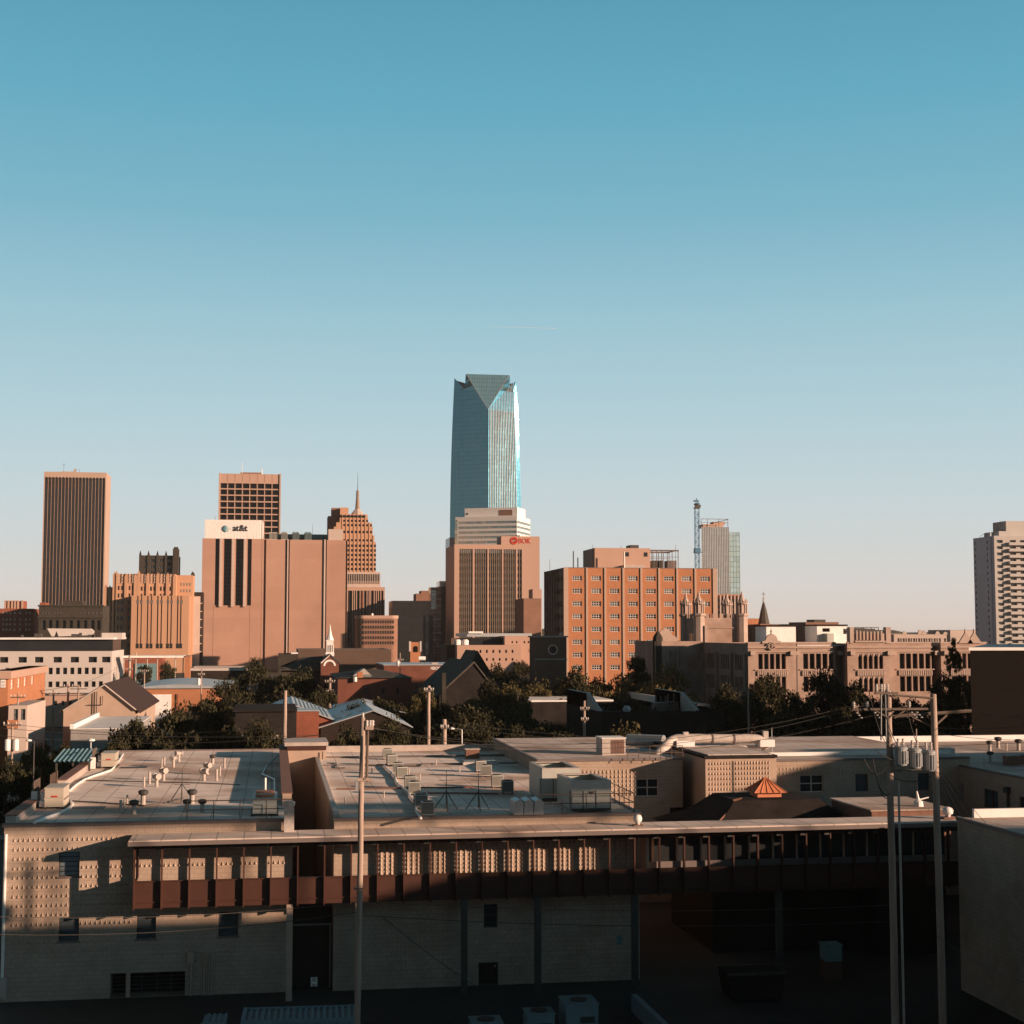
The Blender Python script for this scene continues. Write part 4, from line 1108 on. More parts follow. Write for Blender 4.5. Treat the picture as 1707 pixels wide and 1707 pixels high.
    while u < ty1 - 1.2: tw.box(tx0, tx0 + .5, u, u + .8, top, top + .9); tw.box(tx1 - .5, tx1, u, u + .8, top, top + .9); u += 1.6
    tw.box(tx0 - .15, tx1 + .15, Yt - .2, Yt - .004, zq(1047.5), zq(1045.5)); tw.box(tx0 - .2, tx0 - .004, Yt, ty1, zq(1047.5), zq(1045.5))
    tw.build('tower', 'limestone', t)
    # the right half of the tower front stands further back behind a projecting stair bay
    MB().box(xt(1172), xt(1176.5), Yt - 1.3, Yt - .004, 0, zq(1043)).build('buttress', 'limestone_trim', t)
    wl = MB()
    for k in range(3):
        yy = Yt + Dt * .32 + k * 1.5; wl.box(tx0 - .03, tx0 - .004, yy, yy + 1.0, zq(1075), zq(1056))
    wl.build('lancet_window', 'glass_dark', t)
    for cx, cy in ((tx0, Yt), (tx1, Yt), (tx0 + .2, ty1), (tx1, ty1)):
        tu = MB(); h0 = zq(1030); r = 1.15
        tu.lathe(cx, cy, [(r * 1.1, h0 - 14), (r * 1.1, h0 + .3), (r * 1.35, h0 + .5), (r * 1.35, h0 + .9), (r * .95, h0 + 1.0)], 8)
        for i in range(8):
            a = math.pi * (i + .5) / 4; px, py = cx + r * .9 * math.cos(a), cy + r * .9 * math.sin(a)
            tu.tube((px, py, h0 + .9), (px, py, h0 + 3.0), .2, .2, 4)
            tu.lathe(px + .12 * math.cos(a), py + .12 * math.sin(a), [(.22, h0 + 3.0), (.03, h0 + 4.1)], 4)
        tu.lathe(cx, cy, [(.55, h0 + .9), (.55, h0 + 3)], 6)
        tu.lathe(cx, cy, [(r * 1.2, h0 + 3), (r * 1.1, h0 + 3.3), (r * .75, h0 + 3.4), (r * .55, h0 + 4.1), (.3, h0 + 4.7), (.32, h0 + 4.95), (.06, h0 + 5.8)], 8)
        tu.build('turret', 'limestone_trim', t)
    # ornate parapet gables
    c = x(1286); g = MB(); k_ = .62
    g.extr([(c + a * k_, zt + b * k_) for a, b in ((-3.1, 0), (3.1, 0), (3.0, .7), (2.0, .9), (1.6, 2.0), (.9, 2.7), (0, 3.0), (-.9, 2.7), (-1.6, 2.0), (-2.0, .9), (-3.0, .7))], Y - .3, Y + .3)
    g.tube((c, Y, zt + 1.8), (c, Y, zt + 2.9), .16, .08, 6); g.lathe(c, Y, [(.08, zt + 2.1), (.28, zt + 2.3), (.08, zt + 2.5)], 6)
    g.build('parapet_gable', 'limestone_trim', t)
    e = MB()
    for i in range(12):
        a0, a1 = R(30 * i), R(30 * i + 22); zc = zt - .5
        e.extr([(c + .8 * math.cos(a0), zc + .8 * math.sin(a0)), (c + .8 * math.cos(a1), zc + .8 * math.sin(a1)), (c + .55 * math.cos(a1), zc + .55 * math.sin(a1)), (c + .55 * math.cos(a0), zc + .55 * math.sin(a0))], Y - .5, Y - .26)
    e.box(c - .08, c + .08, Y - .5, Y - .26, zt - .95, zt - .1)
    e.build('carved_roundel', 'limestone_trim', t)
    g = MB()
    for c in (x(1605), x(1619.5)):
        g.extr([(c - 1.5, zt), (c + 1.5, zt), (c + .2, zt + 1.9), (c - .2, zt + 1.9)], Y - 1.5, Y - 1.0); g.tube((c, Y - 1.2, zt + 1.8), (c, Y - 1.2, zt + 2.8), .2, .12, 6)
    g.build('parapet_gable', 'limestone_trim', t)
    g = MB(); zp = z(1045.5)
    g.box(x(1413), x(1419.5), Y - 1.4, Y, zt, zp); g.box(x(1473), x(1481), Y - 1.4, Y, zt, zp); g.box(x(1419.5), x(1473), Y - 1.2, Y - .9, zt, z(1056))
    k = 0; u = x(1423)
    while u < x(1469): 
        tall = z(1053.5 + 2.0 * math.sin(math.pi * (u - x(1423)) / (x(1469) - x(1423))))
        g.box(u, u + .3, Y - 1.55, Y - 1.2, zt + .6, tall + .3); u += .72
    g.box(x(1421), x(1472), Y - 1.6, Y - 1.2, zt + .2, zt + .5); MB().box(x(1420), x(1473), Y + 4, Y + 4.3, z(1057), z(1048)).build('roof_screen', 'dark_metal', t)
    g.build('balustrade', 'limestone_trim', t)
    r_ = MB()
    for p in (1421, 1434, 1447, 1460, 1472): r_.tube((x(p), Y + 2, zt), (x(p), Y + 2, z(1046)), .07, .07, 4)
    r_.tube((x(1421), Y + 2, z(1046)), (x(1472), Y + 2, z(1046)), .07, .07, 4); r_.build('roof_railing', 'rail_metal', t)
    # white penthouses standing on the roof
    for a, b, yt in ((1268.5, 1326.5, 1043.5), (1353, 1411, 1042.5)):
        Yp = Y + 12; xx0, xx1 = PX(a + 9, Yp, 1050), PX(b, Yp, 1050); zq2 = PZ(yt + .8, Yp, a)
        MB().box(xx0, xx1, Yp, Yp + 7, zt - .4, zq2).build('roof_penthouse', 'white_paint', t)
        MB().box(xx0 - .25, xx1 + .25, Yp - .25, Yp + 7.2, zq2, zq2 + .28).build('penthouse_roof', 'roof_dark', t)
    Yp = Y + 10
    MB().box(PX(1379, Yp), PX(1390, Yp), Yp, Yp + 2, zt, PZ(1056, Yp)).build('roof_unit', 'chiller_metal', t)
    MB().box(PX(1378, Yp), PX(1389, Yp), Yp + 1.9, Yp + 1.98, PZ(1053, Yp), PZ(1047, Yp)).build('roof_vent', 'black_void', t)
school()

# ================================================================== MIDDLE DISTANCE
def gable_house(t, x0, x1, y0, y1, ze, za, wall, roof, xr=None, over=.35, th=.25):
    """front wall with a gable towards the viewer, ridge along y"""
    xr = (x0 + x1) / 2 if xr is None else xr
    mb = MB(); mb.extr([(x0, 0), (x1, 0), (x1, ze), (xr, za), (x0, ze)], y0, y1); mb.build('wall', wall, t)
    for s, xe in ((-1, x0), (1, x1)):
        sl = (za - ze) / abs(xr - xe); xo = xe + s * over; zo = ze - sl * over
        r = MB(); r.extr([(xr, za + .05), (xr, za + .05 + th), (xo, zo + .05 + th), (xo, zo + .05)], y0 - .25, y1 + .25); r.build('roof', roof, t)

def mids():
    # white four-storey office block, left
    Y = 430; x = lambda p: PX(p, Y, 1110); z = lambda y: PZ(y, Y, 100)
    x0, x1 = PX(-14, Y, 1110), x(186); zt = z(1066)
    t = thing('office_block', 'long pale office block with a black top band and square dark windows', 'building', (x0, Y, 0))
    mb = MB(); fr = frF(x0, Y); W = x1 - x0
    cols = [(x(a) - x0, x(a + 14.4) - x0) for a in (-1, 30, 57.5, 88.5, 117, 147, 169.5)]
    facade(mb, fr, 0, W, z(1108), z(1085.5), cols, [(z(1104.5), z(1095))], .7)
    for p, r in cols: put_window(t, fr, p, r, z(1104.5), z(1095), .7, 2, 1, .1, 'black_glass', 'frame_dark')
    cols = [(x(9 + 12 * k) - x0, x(16 + 12 * k) - x0) for k in range(14)]
    rows = sorted([(z(1124), z(1113)), (z(1145.5), z(1136))])
    facade(mb, fr, 0, W, 0, z(1108), cols, rows, .5)
    for c, d in rows:
        for p, r in cols: put_window(t, fr, p, r, c, d, .5, 1, 1, .1, 'black_glass', 'frame_dark')
    D = 34; shell(mb, x0, x1, Y, Y + D, 0, z(1085.5), 'FR')
    fr2 = frR(x1, Y); rr = sorted([(z(1104.5), z(1095)), (z(1124), z(1113)), (z(1145.5), z(1136))])
    cc = [(8, 9.5), (20, 21.5)]
    grid(t, mb, fr2, 0, D, 0, z(1085.5), cc, rr, .4, nx=1, nz=1, bar=.1, glass='black_glass')
    mb.build('wall', 'white_band', t)
    MB().box(x0, x1 - .8, Y + 1.2, Y + D - 1, z(1085.5), zt).box(x1 - .8, x1, Y + 2, Y + 8, z(1085.5), zt).build('black_band', 'black_glass', t)
    MB().box(x0 - .3, x1 + .6, Y - .1, Y + D, zt, zt + .5).build('roof', 'roof_white', t)
    f = MB(); u = x(70); k = 0
    f.extr([(x(68), z(1047.5)), (x(142), z(1048)), (x(147), z(1053)), (x(144), z(1059)), (x(88), z(1061)), (x(84), z(1052)), (x(80), z(1061)), (x(76), z(1061))], Y + 10, Y + 14); f.build('tent_canopy', 'white_band', t)
    MB().box(x(163), x(199), Y + 6, Y + 16, zt, z(1055)).build('penthouse', 'white_band', t)
    MB().tube((x(164.5), Y + 5, zt), (x(164.5), Y + 5, z(1046)), .12, .08, 5).build('antenna', 'dark_metal', t)
    pm = MB()
    for p in (30, 53, 115, 128, 143, 150): pm.box(x(p), x(p) + rnd(.5, 2), Y + 3, Y + 5, zt + .4, zt + rnd(.9, 2.4))
    pm.build('roof_plant', 'dark_metal', t)

    # station canopy behind it
    Y = 440; x = lambda p: PX(p, Y, 1100); z = lambda y: PZ(y, Y, 260)
    t = thing('canopy', 'long flat white canopy on thin posts in front of the orange art deco building', 'canopy', (x(206), Y, 0))
    MB().box(x(204), x(306), Y, Y + 10, z(1096.5), z(1093)).build('canopy_roof', 'white_paint', t)
    for p in (206, 217, 226, 245, 262, 292, 305): MB().tube((x(p), Y + 1, 0), (x(p), Y + 1, z(1093 if p != 226 else 1088)), .16, .16, 6).build('post', 'coping_light', t)
    Y = 470; t = thing('brick_building', 'small red brick building under the long white canopy', 'building', (PX(207, Y), Y, 0))
    MB().box(PX(207, Y), PX(272, Y), Y, Y + 12, 0, PZ(1095, Y)).build('wall', 'brick_red', t)
    MB().box(PX(226, Y), PX(262, Y), Y - .3, Y - .003, 0, PZ(1104, Y)).build('shop_window', 'teal_metal', t)
    plain('brick_building', 'small lit orange brick end building right of the white canopy', 308, 317, 1094, 440, 10, 'brick_orange')

    # curved metal roof with brick front and white door
    Y = 285; x = lambda p: PX(p, Y, 1150); z = lambda y: PZ(y, Y, 290)
    x0, x1 = x(226), x(378)
    t = thing('brick_warehouse', 'brick warehouse with a low curved white metal roof and a white roller door', 'warehouse', (x0, Y, 0))
    prof = []
    n = 14
    for i in range(n + 1):
        f = i / n; prof.append((x0 + (x1 - x0) * f, z(1147) + (z(1141) - z(1147)) * math.sin(math.pi * min(1, f * 1.1)) ** .8 if f < .9 else z(1147)))
    MB().box(x0, x1, Y, Y + 40, 0, z(1147.5)).build('wall', 'brick_orange', t)
    r = MB(); r.extr([(x0 - .4, z(1147.5))] + [(x1 + .4, z(1147.5))] + [(a, max(b, z(1147.3) + .15)) for a, b in reversed(prof)], Y - .4, Y + 40.4); r.build('roof', 'metal_roof', t)
    MB().box(x(253), x(286), Y - .12, Y - .003, 0, z(1157.5)).build('roller_door', 'white_paint', t)
    MB().box(x(294), x(297), Y - .2, Y - .003, 0, z(1157)).build('downpipe', 'brick_red', t)
    Y = 345; t, x0, x1, y0, y1, zt = plain('warehouse', 'long low white-topped building at the foot of the telephone block', 318, 415, 1113.5, Y, 20, 'white_band', 'roof_dark')
    MB().box(x0, x1, y0 - .1, y0 - .003, zt - 2.6, zt - .6).build('dark_band', 'dark_slab', t)
    MB().box(PX(360, Y), PX(364, Y), y0 - .15, y0 - .1, 0, PZ(1135, Y)).build('door', 'dark_metal', t)

    # tan gabled hall, left
    Y = 205; x = lambda p: PX(p, Y, 1180); z = lambda y: PZ(y, Y, 170)
    t = thing('gabled_hall', 'tan windowless hall with a low gable and a dark brown roof', 'hall', (x(108), Y, 0))
    gable_house(t, x(106), x(226), Y, Y + 34, z(1184), z(1142), 'tan_plain', 'tile_brown', xr=x(173), over=.6, th=.15)
    MB().tube((x(173), Y - .3, z(1141.5)), (x(227), Y - .3, z(1184)), .12, .12, 5).tube((x(173), Y - .3, z(1141.5)), (x(105.5), Y - .3, z(1184)), .12, .12, 5).build('barge_board', 'coping_light', t)
    pm = MB(); pm.tube((x(157), Y - .2, 0), (x(157), Y - .2, z(1152)), .06, .06, 5); pm.tube((x(161), Y - .2, 0), (x(161), Y - .2, z(1153)), .06, .06, 5); pm.path([(x(146), Y - .2, z(1175)), (x(171), Y - .2, z(1175)), (x(171), Y - .2, z(1160))], .05, 4); pm.build('conduit', 'dark_metal', t)
    Y = 176; zt = 8.0; x0 = PX(118, Y, 1215); zt = PZ(1215, Y, 170)
    t = thing('flat_roofed_annex', 'flat pale-roofed annex in front of the tan gabled hall', 'building', (x0, Y, 0))
    x1 = PX(222, Y, 1215)
    MB().box(x0, x1, Y, Y + 25, 0, zt - .02).build('wall', 'concrete', t)
    MB().box(x0, x1, Y + .1, Y + 25, zt - .02, zt + .05).build('roof', 'roof_white', t)
    MB().box(x0 - .1, x0 + .35, Y, Y + 25, zt, zt + .55).build('parapet', 'white_paint', t)
    # lit orange and white building at the very left edge
    Y = 190; x = lambda p: PX(p, Y, 1150); z = lambda y: PZ(y, Y, 10)
    x0, x1 = x(-16), x(13); D = 30; zt = z(1119)
    t = thing('brick_building', 'sunlit orange brick building with pale cornice and upper windows, cut by the left picture edge', 'building', (x0, Y, 0))
    mb = MB(); shell(mb, x0, x1, Y, Y + D, 0, zt, 'R'); fr = frR(x1, Y)
    grid(t, mb, fr, 0, D, 0, zt, [(2, 4.2), (7, 9.2), (12, 14), (18, 20)], sorted([(z(1150), z(1134)), (z(1196), z(1178))]), .3, nx=1, nz=2, bar=.1, glass='glass_pale', frame='white_paint')
    put_window(t, frF(x0, Y), x(1) - x0, x(9) - x0, z(1146), z(1133), -.05, 2, 2, .12, 'glass_dark', 'white_paint')
    mb.build('wall', 'brick_orange', t)
    MB().box(x0 - .4, x1 + .4, Y - .4, Y + D, zt - .9, zt).build('cornice', 'precast_pink', t)
    MB().box(x0, x1 + .3, Y - .15, Y - .003, z(1135) + 1.2, zt - .9).build('white_band', 'white_band', t)
    Y = 178; x = lambda p: PX(p, Y, 1190); z = lambda y: PZ(y, Y, 40)
    x0, x1 = x(14), x(45); t = thing('brick_building', 'low sunlit peeling white and brick building beside the left edge, behind the leaning poles', 'building', (x0, Y, 0))
    mb = MB(); D = 14
    grid(t, mb, frF(x0, Y), 0, x1 - x0, 0, z(1176), [(1.2, 1.9), (2.5, 3.2)] if False else [(.55, 1.05), (1.35, 1.85)], [(z(1200), z(1182))], .2, nx=1, nz=2, bar=.06, glass='glass_pale', frame='frame_dark')
    shell(mb, x0, x1, Y, Y + D, 0, z(1176), 'F'); mb.build('wall', 'precast_pale', t)
    MB().box(x0 - .1, x0 + (x1 - x0) * .55, Y - .12, Y - .003, z(1214), z(1200)).build('brick_patch', 'brick_orange', t)
    # low pink wall building right of it
    Y = 330; t, x0, x1, y0, y1, zt = plain('low_building', 'long low pink-walled building below the pale office block', 14, 140, 1160, Y, 12, 'precast_pink', 'roof_dark')
    for p in (94, 106, 118): MB().box(PX(p, Y), PX(p + 4, Y), y0 - .05, y0 - .003, PZ(1170, Y), PZ(1163, Y)).build('window', 'black_glass', t)
    Y = 310; t = thing('box_trailer', 'small white box trailer parked left of the poles', 'trailer', (PX(22, Y), Y, 0))
    MB().box(PX(22, Y), PX(42, Y), Y, Y + 3, PZ(1156, Y), PZ(1147.5, Y)).build('body', 'white_paint', t)
    w = MB()
    for p in (25, 38): w.tube((PX(p, Y), Y - .05, PZ(1157, Y)), (PX(p, Y), Y + .3, PZ(1157, Y)), .45, .45, 10)
    w.build('wheel', 'dark_metal', t)

    # metal-roofed houses
    Y = 172; x = lambda p: PX(p, Y, 1190); z = lambda y: PZ(y, Y, 500)
    t = thing('metal_roofed_shed', 'brick shed with a grey ribbed metal gable roof, left of the square brick chimney block', 'shed', (x(424), Y, 0))
    gable_house(t, x(424), x(556), Y + 2, Y + 24, z(1203), z(1178), 'brick_red', 'metal_roof', xr=x(489), over=.3, th=.12)
    mm = MB()
    for k in range(1, 9):
        f = k / 9
        for s, xe in ((-1, 424), (1, 556)):
            xx = x(489) + (x(xe) - x(489)) * f; zz = z(1178) + (z(1203) - z(1178)) * f + .17
            mm.box(xx - .05, xx + .05, Y + 1.8, Y + 24, zz, zz + .1)
    mm.build('roof_rib', 'galv', t)
    for p in (426, 438): MB().box(x(p), x(p + 1.6), Y + 1.4, Y + 2.2, z(1203), z(1190)).build('vent_stack', 'white_paint', t)
    t = thing('chimney_block', 'square red-brown brick block rising between two grey metal roofs', 'chimney', (x(493), Y - 4, 0))
    MB().box(PX(493, Y - 4), PX(533, Y - 4), Y - 4, Y + 1, 0, PZ(1183, Y - 4)).build('shaft', 'brick_red', t)
    MB().box(PX(493, Y - 4) - .1, PX(533, Y - 4) + .1, Y - 4.1, Y + 1.1, PZ(1183, Y - 4), PZ(1181.2, Y - 4)).build('cap', 'metal_roof', t)
    t = thing('metal_roofed_shed', 'shed with a broad pale metal gable roof and white skylight strips', 'shed', (x(535), Y, 0))
    gable_house(t, x(535), x(684), Y, Y + 26, z(1214), z(1187), 'dark_slab', 'metal_roof', xr=x(622), over=.3, th=.12)
    for a in (.25, .5, .72):
        xx = x(622) + (x(535) - x(622)) * a; zz = z(1187) + (z(1214) - z(1187)) * a + .2
        MB().poly([(xx, Y + 4, zz), (xx + .8, Y + 4, zz + .28), (xx + .8, Y + 12, zz + .28), (xx, Y + 12, zz)]).build('skylight', 'white_paint', t)
    t = thing('metal_roofed_shed', 'grey metal hip-roofed shed behind the broad pale metal roof', 'shed', (PX(560, 205), 205, 0))
    gable_house(t, PX(565, 205), PX(672, 205), 205, 225, PZ(1187, 205), PZ(1175, 205), 'dark_slab', 'metal_roof', over=.5, th=.12)
    Y = 150; x = lambda p: PX(p, Y, 1230); z = lambda y: PZ(y, Y, 440)
    t = thing('brick_house', 'low dark brick house with pale blinds and teal door behind the left roof', 'house', (x(392), Y, 0))
    mb = MB(); fr = frF(x(392), Y); x0 = x(392)
    cc = [(x(396) - x0, x(408) - x0), (x(426) - x0, x(447) - x0), (x(449) - x0, x(467) - x0)]
    facade(mb, fr, 0, x(494) - x0, 0, z(1186), cc, [(z(1252), z(1225))], .15)
    shell(mb, x0, x(494), Y, Y + 14, 0, z(1186), 'F'); mb.build('wall', 'roof_dark', t)
    put_window(t, fr, *cc[0], z(1252), z(1225), .15, 1, 1, .08, 'teal_metal', 'teal_metal', name='door')
    for c in cc[1:]:
        put_window(t, fr, *c, z(1252), z(1225), .15, 2, 1, .06, 'glass_dark', 'frame_dark')
        MB().box(x0 + c[0] + .1, x0 + c[1] - .1, Y + .06, Y + .12, z(1232), z(1225)).build('blind', 'coping_light', t)
    MB().box(x0 - .3, x(495), Y - .3, Y + 14, z(1186), z(1184.5)).build('roof', 'dark_slab', t)

    # hip-roofed brick building
    Y = 232; x = lambda p: PX(p, Y, 1150); z = lambda y: PZ(y, Y, 620)
    x0, x1 = x(563), x(686); t = thing('brick_building', 'red brick building with a low grey hip roof, its upper wall catching the sun', 'building', (x0, Y, 0))
    mb = MB(); W = x1 - x0
    grid(t, mb, frF(x0, Y), 0, W, 0, z(1131), [(x(608) - x0, x(615) - x0), (x(635) - x0, x(642) - x0), (x(660) - x0, x(666) - x0)], [(z(1157), z(1147))], .25, nx=1, nz=2, bar=.08, glass='glass_dark', frame='frame_dark')
    shell(mb, x0, x1, Y, Y + 26, 0, z(1131), 'F'); mb.build('wall', 'brick_dark', t)
    r = MB(); c = [(x0 - .4, Y - .4), (x1 + .4, Y - .4), (x1 + .4, Y + 26.4), (x0 - .4, Y + 26.4)]; zr = z(1130.5); ra = (x(612), Y + 13, z(1119)); rb = (x(640), Y + 13, z(1119))
    r.poly([(*c[0], zr), (*c[1], zr), rb, ra]); r.poly([(*c[1], zr), (*c[2], zr), rb]); r.poly([(*c[2], zr), (*c[3], zr), ra, rb]); r.poly([(*c[3], zr), (*c[0], zr), ra])
    r.build('roof', 'slate', t)
    g = MB(); g.extr([(x(584), z(1131)), (x(625), z(1131)), (x(609), z(1115))], Y + 3, Y + 8); g.build('roof_gable', 'coping_light', t)
    MB().box(x(596), x(605), Y + .3, Y + 1.6, z(1131), z(1120)).build('chimney', 'brick_orange', t)
    MB().box(x(605.5), x(620), Y + 1.5, Y + 3, z(1131), z(1125)).build('dormer', 'glass_pale', t)
    MB().tube((x(591.5), Y - .4, z(1136)), (x(591.5), Y - .4, z(1128)), .3, .3, 8).build('meter_tank', 'white_paint', t)

    # church with white steeple
    Y = 330; x = lambda p: PX(p, Y, 1100); z = lambda y: PZ(y, Y, 549)
    t = thing('church', 'red brick church with a slender white steeple above its gable', 'church', (x(535), Y, 0))
    gable_house(t, x(535), x(565), Y, Y + 14, z(1105), z(1091.5), 'brick_dark', 'slate', over=.2, th=.2)
    for a in (-1, 1):
        e = x(550) + a * (x(565) - x(550)); MB().tube((x(550), Y - .05, z(1091)), (e, Y - .05, z(1105)), .16, .16, 5).build('gable_trim', 'white_paint', t)
    f = MB(); n = 12
    for i in range(n):
        a0, a1 = math.pi * i / n, math.pi * (i + 1) / n; c = (x(549.5), z(1110)); ro, ri = 1.35, .95
        f.extr([(c[0] + ro * math.cos(a0), c[1] + ro * math.sin(a0)), (c[0] + ro * math.cos(a1), c[1] + ro * math.sin(a1)), (c[0] + ri * math.cos(a1), c[1] + ri * math.sin(a1)), (c[0] + ri * math.cos(a0), c[1] + ri * math.sin(a0))], Y - .12, Y - .003)
    f.build('fanlight', 'white_paint', t)
    s = MB(); s.box(x(543), x(557.3), Y + 1, Y + 2.9, z(1094), z(1087.5)); s.box(x(544.5), x(556), Y + 1.15, Y + 2.75, z(1075), z(1067.5))
    for p in (544.5, 547.9, 551.6, 555.2):
        for yy in (Y + 1.15, Y + 2.55): s.box(x(p), x(p) + .2, yy, yy + .2, z(1087.5), z(1075))
    s.box(x(543.3), x(557), Y + 1, Y + 2.9, z(1068.2), z(1067))
    s.lathe(x(550.2), Y + 1.95, [(.85, z(1067)), (.5, z(1060)), (.26, z(1052)), (.03, z(1040))], 8); s.build('steeple', 'white_paint', t)
    MB().box(x(546), x(554.5), Y + 1.35, Y + 2.5, z(1087.5), z(1076)).build('louvre', 'dark_metal', t)
    m = MB(); m.poly([(x(466), Y + 3, z(1118)), (x(536), Y + 3, z(1118)), (x(542), Y + 12, z(1095)), (x(505), Y + 12, z(1097))]); m.poly([(x(505), Y + 12, z(1097)), (x(542), Y + 12, z(1095)), (x(542), Y + 21, z(1115)), (x(466), Y + 21, z(1115))]); m.build('nave_roof', 'slate', t)
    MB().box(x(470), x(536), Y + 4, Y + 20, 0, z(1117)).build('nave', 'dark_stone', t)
    Y = 385; plain('hall', 'wide brown windowless hall behind the white church steeple', 497, 652, 1083.5, Y, 30, 'umber', 'roof_dark')
    t, x0, x1, y0, y1, zt = plain('hall', 'dark box-like building with a pale coping, left of the white church steeple', 464, 496, 1090, 360, 14, 'dark_stone', 'roof_dark', cop=False)
    MB().box(x0 + 3, x1 + .1, y0 - .1, y0 + 14.1, zt, zt + .3).build('coping', 'white_paint', t)
    # small brick bell gable
    Y = 420; x = lambda p: PX(p, Y, 1080); z = lambda y: PZ(y, Y, 691)
    t = thing('bell_tower', 'small red brick bell tower with pale trim and an arched opening', 'tower', (x(683), Y, 0))
    MB().box(x(684), x(701), Y, Y + 3, 0, z(1070.5)).build('wall', 'brick_orange', t)
    for p in (683.4, 701): MB().box(x(p) - .25, x(p) + .25, Y - .15, Y + .4, z(1086), z(1069)).build('corner_trim', 'white_band', t)
    MB().extr([(x(689) + 0, z(1087)), (x(696.5), z(1087)), (x(696.5), z(1079)), (x(694.5), z(1077)), (x(691), z(1077)), (x(689), z(1079))], Y - .1, Y - .003).build('arched_opening', 'black_void', t)
    # long low brick shop with pale lettering
    Y = 300; x = lambda p: PX(p, Y, 1110); z = lambda y: PZ(y, Y, 720)
    t = thing('brick_shop', 'long low red-brown brick shop with pale lettering on its parapet', 'shop', (x(640), Y, 0))
    MB().box(x(640), x(762), Y, Y + 22, 0, z(1109)).build('wall', 'brick_dark', t)
    MB().box(x(640) - .1, x(762) + .1, Y - .1, Y + 22.1, z(1109), z(1107.6)).build('coping', 'metal_roof', t)
    text(t, 'MERCSO', x(717.8), Y - .02, z(1116.3), .82, 'white_paint', .03, bold=.02, sx=.62)
    MB().box(x(722), x(733), Y + 3, Y + 5, z(1108), z(1105)).build('roof_unit', 'coping_light', t)
    s = MB(); s.lathe(x(704), Y + 12, [(.2, z(1102)), (.7, z(1100.5)), (.8, z(1098)), (.7, z(1095.5)), (.2, z(1094.5))], 12)
    Y2 = Y + 12; tk = thing('storage_tank', 'small round white rooftop tank above the brick shop', 'tank', (x(704), Y2, z(1102)))
    tb = MB(); tb.tube((PX(698, Y2), Y2, PZ(1097, Y2)), (PX(709.5, Y2), Y2, PZ(1097, Y2)), .42, .42, 12); tb.build('drum', 'white_paint', tk)
    tb = MB(); tb.box(PX(700, Y2), PX(701, Y2), Y2 - .3, Y2 + .3, PZ(1109, Y2), PZ(1100, Y2)); tb.box(PX(707, Y2), PX(708, Y2), Y2 - .3, Y2 + .3, PZ(1109, Y2), PZ(1100, Y2)); tb.build('stand', 'dark_metal', tk)
    # tan low building with small windows
    Y = 330; x = lambda p: PX(p, Y, 1090); z = lambda y: PZ(y, Y, 820)
    x0, x1 = x(762), x(869); t = thing('low_building', 'two-storey tan building with small square windows below the bank building', 'building', (x0, Y, 0))
    mb = MB(); cols = [(x(778 + 10.7 * k) - x0, x(781 + 10.7 * k) - x0) for k in range(8)]
    grid(t, mb, frF(x0, Y), 0, x1 - x0, 0, z(1075.5), cols, sorted([(z(1088.4), z(1083.3)), (z(1101.5), z(1097))]), .3, nx=1, nz=1, bar=.06, glass='black_glass')
    shell(mb, x0, x1, Y, Y + 22, 0, z(1075.5), 'F'); mb.build('wall', 'precast_pink', t)
    MB().box(x0 + 1, x(848), Y + 8, Y + 20, z(1075.5) - .2, z(1064)).build('dark_upper_storey', 'black_glass', t)
    mb = MB(); X0, X1 = x(847), x(893); cols = [(x(p) - X0, x(p + 2.6) - X0) for p in (858.5, 866, 879, 886)]
    grid(t, mb, frF(X0, Y + 5), 0, X1 - X0, 0, z(1060.5), cols, [(z(1072.5), z(1069))], .2, nx=1, nz=1, bar=.05, glass='black_glass')
    shell(mb, X0, X1, Y + 5, Y + 18, 0, z(1060.5), 'F'); mb.build('upper_wall', 'precast_pink', t)
    MB().box(x(790), x(902), Y + 12, Y + 34, z(1061.5), z(1056)).build('roof', 'metal_roof', t)
    MB().box(x(792), x(817), Y + 11.5, Y + 13, z(1056), z(1052.5)).build('roof_unit', 'white_paint', t)
    for p in (762, 775): MB().lathe(x(p + 3), Y + 3, [(.8, z(1075)), (.8, z(1068)), (.5, z(1066))], 10).build('roof_vent', 'white_paint', t)
    MB().box(x(748), x0, Y + 4, Y + 16, 0, z(1075)).build('side_wing', 'umber', t)
    # dark gabled church and stone tower with round window
    Y = 222; x = lambda p: PX(p, Y, 1120); z = lambda y: PZ(y, Y, 790)
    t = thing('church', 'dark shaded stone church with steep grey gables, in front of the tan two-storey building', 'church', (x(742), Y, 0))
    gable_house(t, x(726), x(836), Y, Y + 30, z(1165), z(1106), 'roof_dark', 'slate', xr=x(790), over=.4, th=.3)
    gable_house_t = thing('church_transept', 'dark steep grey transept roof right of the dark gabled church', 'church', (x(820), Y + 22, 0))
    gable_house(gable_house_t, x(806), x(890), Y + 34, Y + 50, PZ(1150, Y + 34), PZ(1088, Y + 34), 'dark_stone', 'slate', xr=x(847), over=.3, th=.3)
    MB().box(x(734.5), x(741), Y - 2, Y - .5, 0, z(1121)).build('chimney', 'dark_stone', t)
    Y = 245; x = lambda p: PX(p, Y, 1090); z = lambda y: PZ(y, Y, 920)
    t = thing('stone_tower', 'square dark stone church tower with a round window, in front of the orange hospital', 'tower', (x(893), Y, 0))
    x0, x1 = x(893), x(944.5)
    MB().box(x0, x1, Y, Y + 6, 0, z(1062.5)).build('wall', 'umber', t)
    MB().box(x0 - .25, x1 + .25, Y - .25, Y + 6.2, z(1062.5), z(1060)).box(x0 - .1, x1 + .1, Y - .15, Y - .003, z(1100), z(1098)).build('string_course', 'concrete', t)
    ring = MB(); disc = MB(); c = (x(921.5), z(1083))
